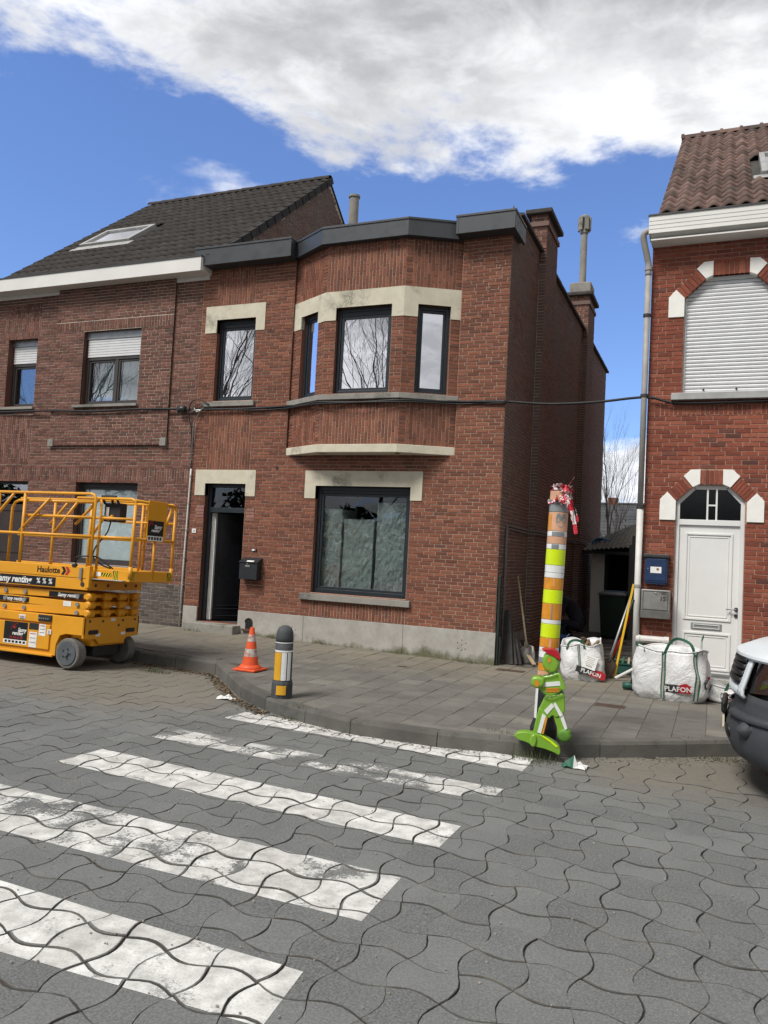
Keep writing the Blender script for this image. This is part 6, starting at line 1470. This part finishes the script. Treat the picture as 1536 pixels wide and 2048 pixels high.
# ================================================================ SCISSOR LIFT
M('lift_yellow', (.66, .295, .012), .42, var=.07, sc=3, spec=.5, stain=((.45, .20, .02), 9, .70)); M('tyre_grey', (.135, .13, .12), .9, var=.2, sc=10, bump=.3); M('rim_grey', (.085, .095, .105), .6, var=.15); M('sticker_black', (.012, .012, .013), .35); M('sticker_white', (.70, .70, .68), .4); M('sticker_red', (.45, .03, .03), .4); M('lift_dark', (.02, .02, .021), .6)
def lift():
    r = root('scissor_lift', (-5.85, -3.18, .0), 'yellow scissor lift with folded scissors and railed platform parked by the kerb', 'scissor lift'); r.rotation_euler = (radians(-1.3), 0, 0); r.location.z = -.004
    Y = 'lift_yellow'; B = lambda n, a, b, m_=Y, p=r, bev=.008: bx(n, a, b, m_, p, bev, True)
    yn, yf = -.55, .55
    # chassis: near side in panels, end plate, tray
    ch = MB(); ch.box((-1.35, yn+.02, .15), (.72, yf-.02, .58)); ch.box((.72, yn+.22, .30), (1.12, yf-.22, .58)); ch = ch.build('chassis', Y, r, bevel=.012, local=True)
    P = [(.60, .15), (.70, .15), (.70, .30), (.76, .43), (.86, .46), (1.17, .46), (1.17, .70), (.60, .70)]
    for y0, y1 in ((yn, yn+.03), (yf-.03, yf)): MB().prism([(x, y0, z) for x, z in P], (0, y1-y0, 0)).build('wheel_arch', Y, ch, local=True, bevel=.006)
    MB().prism([(1.17, y, z) for y, z in ((yn, .70), (yn, .42), (-.30, .40), (-.24, .33), (.24, .33), (.30, .40), (yf, .42), (yf, .70))], (-.03, 0, 0)).build('end_plate', Y, ch, local=True, bevel=.006)
    for y in (-.37, .37): MB().prism([(1.1705, y+a*.10, .50+b*.03) for a, b in ((-1, 0), (-.8, -1), (.8, -1), (1, 0), (.8, 1), (-.8, 1))], (.004, 0, 0)).build('end_slot', 'lift_dark', ch, local=True)
    for y, z in ((-.45, .65), (-.20, .645), (.2, .645), (.45, .65), (.12, .58)): MB().cyl((1.172, y, z), (1.178, y, z), .018, n=10).build('bolt', 'rust', ch, local=True)
    B('chassis_rail', (-1.35, yn-.005, .58), (.60, yn+.06, .70), Y, ch); B('chassis_rail', (-1.35, yf-.06, .58), (.60, yf+.005, .70), Y, ch)
    dr = B('side_door', (-1.30, yn-.008, .22), (.58, yn+.03, .555), Y, ch); B('tray_lip', (-1.35, yn-.012, .13), (.66, yn+.02, .165), Y, ch)
    B('dark_recess', (.20, yn-.0095, .47), (.38, yn-.004, .56), 'lift_dark', dr); B('valve_block', (.36, yn-.02, .60), (.60, yn+.0, .69), 'lift_dark', ch)
    for k in range(5): MB().cyl((.39+k*.04, yn-.03, .64), (.39+k*.04, yn-.018, .64), .012, n=8).build('gauge', 'metal_grey', ch, local=True)
    MB().cyl((-.46, yn-.05, .40), (-.46, yn-.006, .40), .035, .04, n=16).build('emergency_button', 'sticker_red', dr, local=True); B('button_plate', (-.55, yn-.0105, .33), (-.40, yn-.0075, .53), 'lift_dark', dr, 0)
    # wheels
    for x in (.93, -1.0):
        for s in (-1, 1):
            w = root('w', (0, 0, 0), '', ''); bpy.data.objects.remove(w)
            y0, y1 = (yn-.02, yn+.13) if s < 0 else (yf-.13, yf+.02)
            ty = MB().tube([(x, y0, .205), (x, y0+.012, .205), (x, y1-.012, .205), (x, y1, .205)], [.192, .205, .205, .192], 32).build('wheel', 'tyre_grey', r, local=True)
            yo = y0 if s < 0 else y1
            MB().tube([(x, yo+s*.003, .205), (x, yo+s*.012, .205), (x, yo-s*.006, .205)], [.165, .155, .14], 28).build('rim', 'rim_grey', ty, local=True)
            MB().cyl((x, yo, .205), (x, yo+s*.03, .205), .045, .035, n=14).build('hub', 'rim_grey', ty, local=True)
            for k in range(5): a = 2*pi*k/5; MB().cyl((x+.065*cos(a), yo+s*.005, .205+.065*sin(a)), (x+.065*cos(a), yo+s*.02, .205+.065*sin(a)), .012, n=6).build('wheel_nut', 'metal_dark', ty, local=True)
    MB().cyl((.93, yn+.13, .21), (.93, yf-.13, .21), .05, n=10).build('axle', 'lift_dark', r, local=True); MB().box((.62, -.25, .16), (1.08, .25, .33)).build('undercarriage', 'lift_dark', r, local=True)
    # folded scissor arms, three levels on each side
    for k in range(3):
        z = .755+k*.112
        for y in (yn+.05, yn+.16, yf-.22, yf-.11):
            dz = .018 if (k+(y < yn+.1)) % 2 else -.018
            a = MB().beam((-1.3, y+.03, z-dz), (1.12, y+.03, z+dz), .05, .098).build('scissor_arm', Y, r, local=True, bevel=.006)
            if y == yn+.05:
                for x in (-.35, .02, .98): MB().cyl((x, y-.02, z), (x, y+.0, z), .030, n=12).build('pivot', 'metal_grey', a, local=True)
        for y in (yn+.09, -.15, .15, yf-.12): MB().tube([(1.16, y-.07, z), (1.16, y-.05, z), (1.16, y+.05, z), (1.16, y+.07, z)], [.035, .055, .055, .035], 12).build('cross_pivot', Y, r, local=True)
        MB().cyl((1.10, yn+.05, z+.01), (1.10, yf-.05, z+.01), .03, n=10).build('cross_tube', Y, r, local=True)
    # platform
    dk = MB(); dk.box((-1.35, yn+.03, 1.10), (1.13, yf-.03, 1.22)); dk.box((-1.35, yn, 1.07), (1.17, yn+.03, 1.225)); dk.box((-1.35, yf-.03, 1.07), (1.17, yf, 1.225)); dk.box((1.14, yn+.03, 1.07), (1.17, yf-.03, 1.20)); dk = dk.build('platform', Y, r, bevel=.006, local=True)
    B('toe_board', (-1.35, yn-.006, 1.228), (1.14, yn+.012, 1.385), Y, dk); B('toe_board', (-1.35, yf-.012, 1.228), (1.14, yf+.006, 1.385), Y, dk); B('deck_plate', (-1.35, yn+.03, 1.22), (1.72, yf-.1, 1.235), 'metal_grey', dk)
    ex = MB(); ex.box((1.12, yn+.10, 1.22), (1.78, yn+.125, 1.365)); ex.box((1.12, yf-.125, 1.22), (1.78, yf-.10, 1.365)); ex.box((1.755, yn+.125, 1.22), (1.78, yf-.125, 1.365)); ex.box((1.12, yn+.125, 1.215), (1.755, yf-.125, 1.24)); ex = ex.build('extension_deck', Y, r, bevel=.006, local=True)
    for y in (-.40, -.16, .2, .42): MB().cyl((1.171, y, 1.135), (1.176, y, 1.135), .022, n=10).build('bolt', 'rust', dk, local=True)
    MB().cyl((1.08, yn-.012, 1.15), (1.08, yn, 1.15), .03, n=14).build('hole_ring', 'metal_dark', dk, local=True)
    # guard rails
    R_ = .021
    def rail(name, pts, rr=R_, m_=Y): return MB().tube(pts, rr, 8).build(name, m_, r, local=True, smooth=True)
    for s, y in ((-1, yn+.02), (1, yf-.02)):
        rail('top_rail', [(-1.35, y, 2.38), (1.08, y, 2.38), (1.14, y, 2.365), (1.165, y, 2.32), (1.165, y, 1.24 if s > 0 else 1.10)]); rail('mid_rail', [(-1.35, y, 1.80), (1.16, y, 1.80)])
        for x in (-.62, .12 if s > 0 else -.12): rail('rail_post', [(x, y, 1.26), (x, y, 2.37)], R_*1.05)
        rail('rail_brace', [(-.70, y, 1.98), (-.34, y, 2.36)]); rail('rail_brace', [(-.18, y, 1.82), (.34, y, 2.30)] if s < 0 else [(.15, y, 1.82), (.55, y, 2.36)]); 
    yi = yn+.07
    rail('inner_rail', [(-.40, yi, 1.26), (-.40, yi, 2.16), (-.36, yi, 2.24), (-.28, yi, 2.27), (1.12, yi, 2.27)]); rail('inner_rail', [(-.15, yi, 2.06), (1.12, yi, 2.06)]); rail('rail_brace', [(.42, yi, 1.82), (.80, yi, 2.26)])
    B('post_foot', (1.135, yn-.012, 1.10), (1.195, yn+.05, 1.40), Y, r); B('latch', (1.03, yn-.03, 1.21), (1.07, yn-.008, 1.37), 'metal_grey', r, .003)
    ye, yg = yn+.12, yf-.12
    for y in (ye, yg): 
        rail('top_rail', [(.75, y, 2.33), (1.70, y, 2.33), (1.76, y, 2.31), (1.765, y, 2.25)]); rail('mid_rail', [(.70, y, 1.80), (1.765, y, 1.80)]); rail('rail_post', [(1.765, y, 1.26), (1.765, y, 2.28)]); rail('upper_mid_rail', [(.75, y, 2.06), (1.76, y, 2.06)], .018); rail('rail_post', [(1.18, y, 1.3), (1.18, y, 2.33)], .018); rail('post_sleeve', [(1.765, y, 1.26), (1.765, y, 1.42)], .028)
    rail('end_rail', [(1.765, ye, 2.31), (1.765, yg, 2.31)]); rail('end_rail', [(1.765, ye, 1.80), (1.765, yg, 1.80)]); rail('end_post', [(1.765, .02, 1.26), (1.765, .02, 1.80)]); rail('end_brace', [(1.765, .22, 2.0), (1.765, .36, 2.29)])
    rail('rail_brace', [(.75, ye, 1.96), (1.12, ye, 2.31)])
    pl = MB().box((1.785, -.20, 1.80), (1.80, .20, 2.345)).build('document_plate', Y, r, local=True, bevel=.006)
    # control box and its cable
    cb = B('control_box', (1.16, yn+.20, 2.02), (1.44, yn+.34, 2.28), 'lift_dark', r, .015); MB().tube([(1.18, yn+.19, 2.26), (1.18, yn+.12, 2.36), (1.42, yn+.12, 2.36), (1.42, yn+.19, 2.26)], .018, 6).build('control_guard', 'lift_dark', cb, local=True); MB().tube([(1.16, yn+.16, 2.08), (1.30, yn+.14, 2.05), (1.36, yn+.16, 2.1)], .022, 8).build('control_hook', Y, cb, local=True)
    MB().cyl((1.30, yn+.2, 2.27), (1.31, yn+.17, 2.36), .018, n=8).build('joystick', 'black', cb, local=True); B('control_label', (1.20, yn+.192, 2.08), (1.25, yn+.199, 2.22), 'sticker_white', cb, 0)
    MB().tube(catmull([(1.25, yn+.25, 2.02), (1.24, yn+.2, 1.86), (1.16, yn+.1, 1.66), (1.13, yn+.1, 1.52), (1.25, yn+.15, 1.42), (1.36, yn+.2, 1.38)], 6), .010, 6).build('control_cable', 'cable', r, local=True, smooth=True); MB().tube(catmull([(.92, yn+.02, 1.40), (.94, yn-.02, 1.50), (1.08, yn+.02, 1.53), (1.22, yn+.1, 1.52), (1.36, yn+.15, 1.42), (1.40, yn+.2, 1.38)], 6), .010, 6).build('control_cable', 'cable', r, local=True, smooth=True)
    B('cable_plug', (.88, yn-.02, 1.375), (.95, yn+.02, 1.415), 'cable', r, .006)
    # lettering and stickers
    yl = yn-.0075
    def sticker(n_, x0, x1, z0, z1, m_, y=yl, p=r): return MB().box((x0, y-.001, z0), (x1, y, z1)).build(n_, m_, p, local=True)
    fm = lambda x, z, y: face_mt((x, y, z), (1, 0, 0), (0, 0, 1))
    text('Haulotte', 'maker_name', fm(.46, 1.308, yn-.0075), .118, 'sticker_black', r, bold=.003)
    for k, m_ in enumerate(('sticker_black', 'sticker_red')):
        x = .72+k*.07; MB().prism([(x+a, yn-.0085, 1.312+b) for a, b in ((-.03, -.055), (.02, -.055), (.06, 0), (.02, .055), (-.03, .055), (.01, 0))], (0, .001, 0)).build('arrow_mark', m_, r, local=True)
    sticker('hire_banner', -1.30, .60, 1.085, 1.21, 'sticker_black', yn-.0015); text('Samy renting', 'hire_letters', fm(-.18, 1.148, yn-.0035), .128, 'sticker_white', r, shear=.2, bold=.004)
    for k in range(3): text('%', 'hire_symbol', fm(.29+k*.11, 1.148, yn-.0035), .10, 'sticker_white', r, bold=.002)
    ya = yn+.05+.002
    for z, xc, w in ((.98, .76, .62), (.868, -.22, .62)):
        MB().box((xc-w/2, yn+.052, z-.036), (xc+w/2, yn+.0535, z+.036)).build('arm_banner', 'sticker_black', r, local=True); text('Samy renting', 'hire_letters', fm(xc+.04, z, yn+.0505), .072, 'sticker_white', r, shear=.2, bold=.002)
    st = sticker('hire_sticker', -.26, .18, .25, .555, 'sticker_black', yn-.0085, dr); sticker('sticker_strip', -.26, .18, .25, .305, 'sticker_white', yn-.0097, dr)
    def logo(x, z, s, y, U=(1, 0, 0), par=r):
        U = Vector(U); o = Vector((x, y, z)); F_ = lambda a, b: o+U*(a*s)+Vector((0, 0, b*s))
        MB().tube([F_(-.9, -.1), F_(-.55, .9), F_(-.2, .1), F_(-.75, .35)], .05*s, 5).build('logo_mark', 'sticker_red', par, local=True); MB().tube([F_(.0, .8), F_(-.3, .55), F_(-.1, .15), F_(.15, .3)], .05*s, 5).build('logo_mark', 'sticker_red', par, local=True); MB().tube([F_(-.1, .75), F_(.35, .95)], .035*s, 5).build('logo_mark', 'sticker_red', par, local=True)
    logo(-.04, .455, .09, yn-.0105, par=dr)
    text('Samy', 'hire_letters', fm(.08, .445, yn-.0105), .075, 'sticker_white', r, shear=.2, bold=.002); text('renting', 'hire_letters', fm(.0, .395, yn-.0105), .07, 'sticker_white', r, shear=.2, bold=.002); text('09 000 00 00'.replace('0', '0'), 'phone_line', fm(-.02, .335, yn-.0105), .045, 'sticker_red', r)
    for k in range(6): sticker('strip_symbol', -.23+k*.068, -.23+k*.068+.045, .262, .293, 'sticker_black', yn-.0108, dr)
    for (x0, x1, z0, z1) in ((.22, .36, .23, .44), (.39, .51, .40, .56), (.54, .61, .43, .50), (.0, .12, .61, .665)):
        s_ = sticker('notice', x0, x1, z0, z1, 'sticker_white', yn-.0095)
        for k in range(3): sticker('notice_line', x0+.015, x1-.02, z1-.03-k*(z1-z0)*.28, z1-.02-k*(z1-z0)*.28, 'sticker_red' if k == 0 else 'metal_grey', yn-.0108, s_)
    sticker('notice', .72, .86, .83, .90, 'sticker_white', yn+.052)
    # plate on the end rail
    s_ = MB().box((1.8005, -.19, 1.79), (1.802, .14, 2.07)).build('hire_sticker', 'sticker_black', r, local=True); MB().box((1.802, -.19, 1.79), (1.803, .14, 1.86)).build('sticker_strip', 'sticker_white', s_, local=True)
    fe = lambda y, z: face_mt((1.8035, y, z), (0, 1, 0), (0, 0, 1))
    text('Samy', 'hire_letters', fe(.02, 1.985), .075, 'sticker_white', r, shear=.2, bold=.002); text('renting', 'hire_letters', fe(-.03, 1.935), .06, 'sticker_white', r, shear=.2, bold=.002); logo(1.8035, 2.0, .08, -.10, (0, 1, 0))
    for k in range(5): MB().box((1.803, -.17+k*.06, 1.805), (1.804, -.13+k*.06, 1.845)).build('strip_symbol', 'sticker_black', s_, local=True)
    # hazard stripes
    def hazard(o, U, w, h, n=4):
        U = Vector(U).normalized(); V = Vector((0, 0, 1)); N_ = U.cross(V); o = Vector(o)
        s1 = MB().prism([o, o+U*w, o+U*w+V*h, o+V*h], -N_*.001).build('hazard_tape', 'sticker_black', r, local=True)
        for k in range(n):
            a = w*(k+.15)/n; b = w*(k+.60)/n; sl = min(h*.6, w*.5/n*1.5)
            P = [(a, 0), (b, 0), (min(w, b+sl), h), (min(w, a+sl), h)]
            MB().prism([o+U*u+V*v+N_*.0008 for u, v in P], N_*.0006).build('hazard_stripe', 'lime_stripe', s1, local=True)
    yy = yn+.10
    hazard((1.30, yy-.001, 1.27), (1, 0, 0), .17, .05, 4); MB().box((1.21, yy-.0015, 1.27), (1.29, yy-.0005, 1.325)).build('notice', 'sticker_white', r, local=True); hazard((1.50, yy-.001, 1.235), (1, 0, 0), .08, .125, 3); hazard((1.7805, -.43, 1.235), (0, 1, 0), .07, .12, 3); hazard((1.7805, .33, 1.235), (0, 1, 0), .09, .12, 3)
    for k, (y, z) in enumerate(((-.28, .46), (.22, .46), (.0, .66))): MB().box((1.1705, y-.04, z-.02), (1.172, y+.05, z+.02)).build('notice', 'sticker_white', ch, local=True)
M('lime_stripe', (.62, .52, .02), .4)
lift()
# ================================================================ WHITE VAN
M('van_white', (.60, .645, .67), .32, var=.015, sc=1.5, spec=.5); M('van_dark', (.040, .044, .050), .65, var=.12, bump=.15, bsc=300); M('van_black', (.010, .010, .011), .45); M('chrome', (.55, .56, .57), .2, .9, var=.05); M('lamp_inner', (.42, .43, .44), .25, .6); M('plate_yellow', (.62, .58, .42), .5); M('van_glass', (.02, .025, .03), .08, spec=.8)
GLASS('lens_grey', .02, (.50, .52, .53), .06, fk=.3)
M('lamp_inner', (.20, .205, .21), .3, .3)
def van():
    r = root('parked_van', (3.27, -4.32, 0.), 'white panel van with dark bumper parked with its nose to the bulging kerb', 'van'); r.rotation_euler = (0, 0, pi+radians(-2))
    # local: +x is the nose direction, nose at x=0, y to the left of the driver
    def back(y, k=1.): return -.30*k*(abs(y)/1.0)**2.4-.10*max(0, abs(y)-.8)*3
    def sheet(name, prof, y0, y1, mat, n=14, k=1., th=.02, m_=None, par=None, xoff=0.):
        V = []
        for (x, z) in prof:
            for i in range(n+1):
                y = y0+(y1-y0)*i/n; V.append((x+back(y, k)+xoff, y, z))
        w = n+1; F_ = [(j*w+i, j*w+i+1, (j+1)*w+i+1, (j+1)*w+i) for j in range(len(prof)-1) for i in range(n)]
        return MB().add(V, F_).build(name, mat, par or r, smooth=True, local=True, solid=th)
    bumper = sheet('bumper', [(-.10, .26), (-.02, .30), (.03, .40), (.035, .52), (.01, .60), (-.03, .64), (-.04, .74), (-.06, .80)], -.98, .98, 'van_dark', 24)
    sheet('lower_grille', [(-.0, .42), (.012, .50)], -.45, .45, 'van_black', 10, par=bumper, xoff=.036)
    sheet('grille_surround', [(-.01, .775), (.012, .80), (.01, .835), (-.03, .86)], -.60, .60, 'van_white', 16)
    g = sheet('grille', [(-.07, .86), (-.12, 1.10)], -.58, .58, 'van_black', 12)
    for k in range(4): 
        z = .885+k*.055; sheet('grille_slat', [(-.03-.012*k, z), (.012-.014*k, z+.006), (.0-.014*k, z+.03), (-.06-.012*k, z+.036)], -.56, .56, 'van_black', 12, par=g)
    for s in (-1, 1):
        sheet('grille_cheek', [(-.012, .772), (.010, .80), (.006, .84), (-.02, .92), (-.05, 1.02), (-.085, 1.11)], s*.535, s*.63, 'van_white', 4, th=.024)
        # lamp: housing, reflectors, clear lens
        L = [(.64, .82), (.97, .86), (.99, 1.00), (.95, 1.12), (.66, 1.10), (.62, .95)]
        hl = MB().prism([(back(a)-.10-(z-.8)*.35, s*a, z) for a, z in L], (-.12, 0, 0)).build('headlight', 'lamp_inner', r, local=True)
        MB().prism([(back(a)-.03-(z-.8)*.32, s*a, z) for a, z in L], (-.012, 0, 0)).build('lens', 'lens_grey', hl, local=True, smooth=False)
        for (a, z, q) in ((.74, .94, .06), (.87, .98, .055)): 
            x = back(a)-.075-(z-.8)*.33; MB().tube([(x-.05, s*a, z), (x-.02, s*a, z), (x, s*a, z)], [q*.4, q*.85, q], 18, caps=True).build('reflector', 'chrome', hl, local=True)
        MB().prism([(back(a)-.028-(z-.8)*.32, s*a, z) for a, z in ((.64, .82), (.67, .83), (.655, .95), (.69, 1.10), (.66, 1.10), (.62, .95))], (-.02, 0, 0)).build('lamp_rim', 'van_black', hl, local=True)
        p = Vector((back(.76)+.035, s*.76, .55)); nn = Vector((.78, s*.62, .05)).normalized(); fl = MB().tube([p-nn*.03, p+nn*.004, p+nn*.010, p+nn*.004], [.085, .085, .078, .062], 22, caps=False).build('fog_recess', 'van_dark', bumper, local=True, smooth=True); MB().cyl(p-nn*.02, p+nn*.0135, .060, n=20).build('fog_lamp', 'van_black', fl, local=True)
        sheet('bumper_crease', [(.022, .60), (.050, .615), (.040, .64), (.0, .665)], s*.40, s*.97, 'van_dark', 10, par=bumper, th=.012)
        # side panel, wheel, mirror
        mb = MB(); P = [(-.45, .30), (-.62, .30), (-.66, .52), (-.80, .70), (-1.02, .76), (-1.24, .70), (-1.38, .52), (-1.42, .30), (-5.6, .30), (-5.6, 2.40), (-2.25, 2.40), (-1.75, 2.05), (-1.12, 1.36), (-.50, 1.18), (-.42, .9)]
        mb.prism([(x, s*.985, z) for x, z in P], (0, -s*.03, 0)); sp_ = mb.build('side_panel', 'van_white', r, local=True, bevel=.01)
        MB().box((-5.3, s*.99, .42), (-1.5, s*1.005, .60)).build('side_moulding', 'van_dark', sp_, local=True, bevel=.006)
        MB().prism([(x, s*.9875, z) for x, z in ((-1.30, 1.42), (-2.15, 1.42), (-2.15, 2.12), (-1.85, 2.10))], (0, s*.004, 0)).build('side_window', 'van_glass', sp_, local=True)
        mr = MB().rings([[(-1.35+a*.06, s*(1.04+b*.09), 1.42+c) for a, b in ((1, 0), (.5, .9), (-.6, 1), (-1, 0), (-.6, -.3))] for c in (0, .04, .24, .28)], True, True).build('mirror', 'van_dark', r, local=True, bevel=.02)
        for x in (-1.02, -4.5):
            ty = MB().tube([(x, s*.74, .34), (x, s*.76, .34), (x, s*.95, .34), (x, s*.97, .34)], [.30, .34, .34, .30], 28).build('wheel', 'van_black', r, local=True); MB().tube([(x, s*.97, .34), (x, s*.975, .34), (x, s*.95, .34)], [.23, .21, .12], 24).build('rim', 'chrome', ty, local=True)
    hood = sheet('hood', [(-.05, 1.085), (-.035, 1.10), (-.04, 1.115), (-.20, 1.185), (-.60, 1.30), (-1.10, 1.37)], -.95, .95, 'van_white', 30, k=1.0, th=.012)
    hood.data.polygons.foreach_set('use_smooth', [False]*len(hood.data.polygons))
    hood.data.transform(Matrix.Identity(4))
    sheet('windscreen', [(-1.02, 1.37), (-1.75, 2.08)], -.86, .86, 'van_glass', 12, .5); sheet('roof', [(-1.72, 2.08), (-1.9, 2.24), (-2.3, 2.40), (-5.6, 2.42)], -.97, .97, 'van_white', 12, .3)
    MB().box((-5.62, -.97, .32), (-5.58, .97, 2.40)).build('rear_door', 'van_white', r, local=True); MB().box((-5.5, -.95, .28), (-.55, .95, .36)).build('underbody', 'van_black', r, local=True); MB().box((-.9, -.9, .34), (-.42, .9, 1.05)).build('engine_bay', 'van_black', r, local=True)
    pl = MB().box((.045, -.26, .46), (.062, .26, .57)).build('number_plate', 'plate_yellow', r, local=True, bevel=.004); bz = MB().box((.03, -.28, .575), (.075, .28, .68)).build('plate_step', 'van_black', r, local=True, bevel=.02)
van()
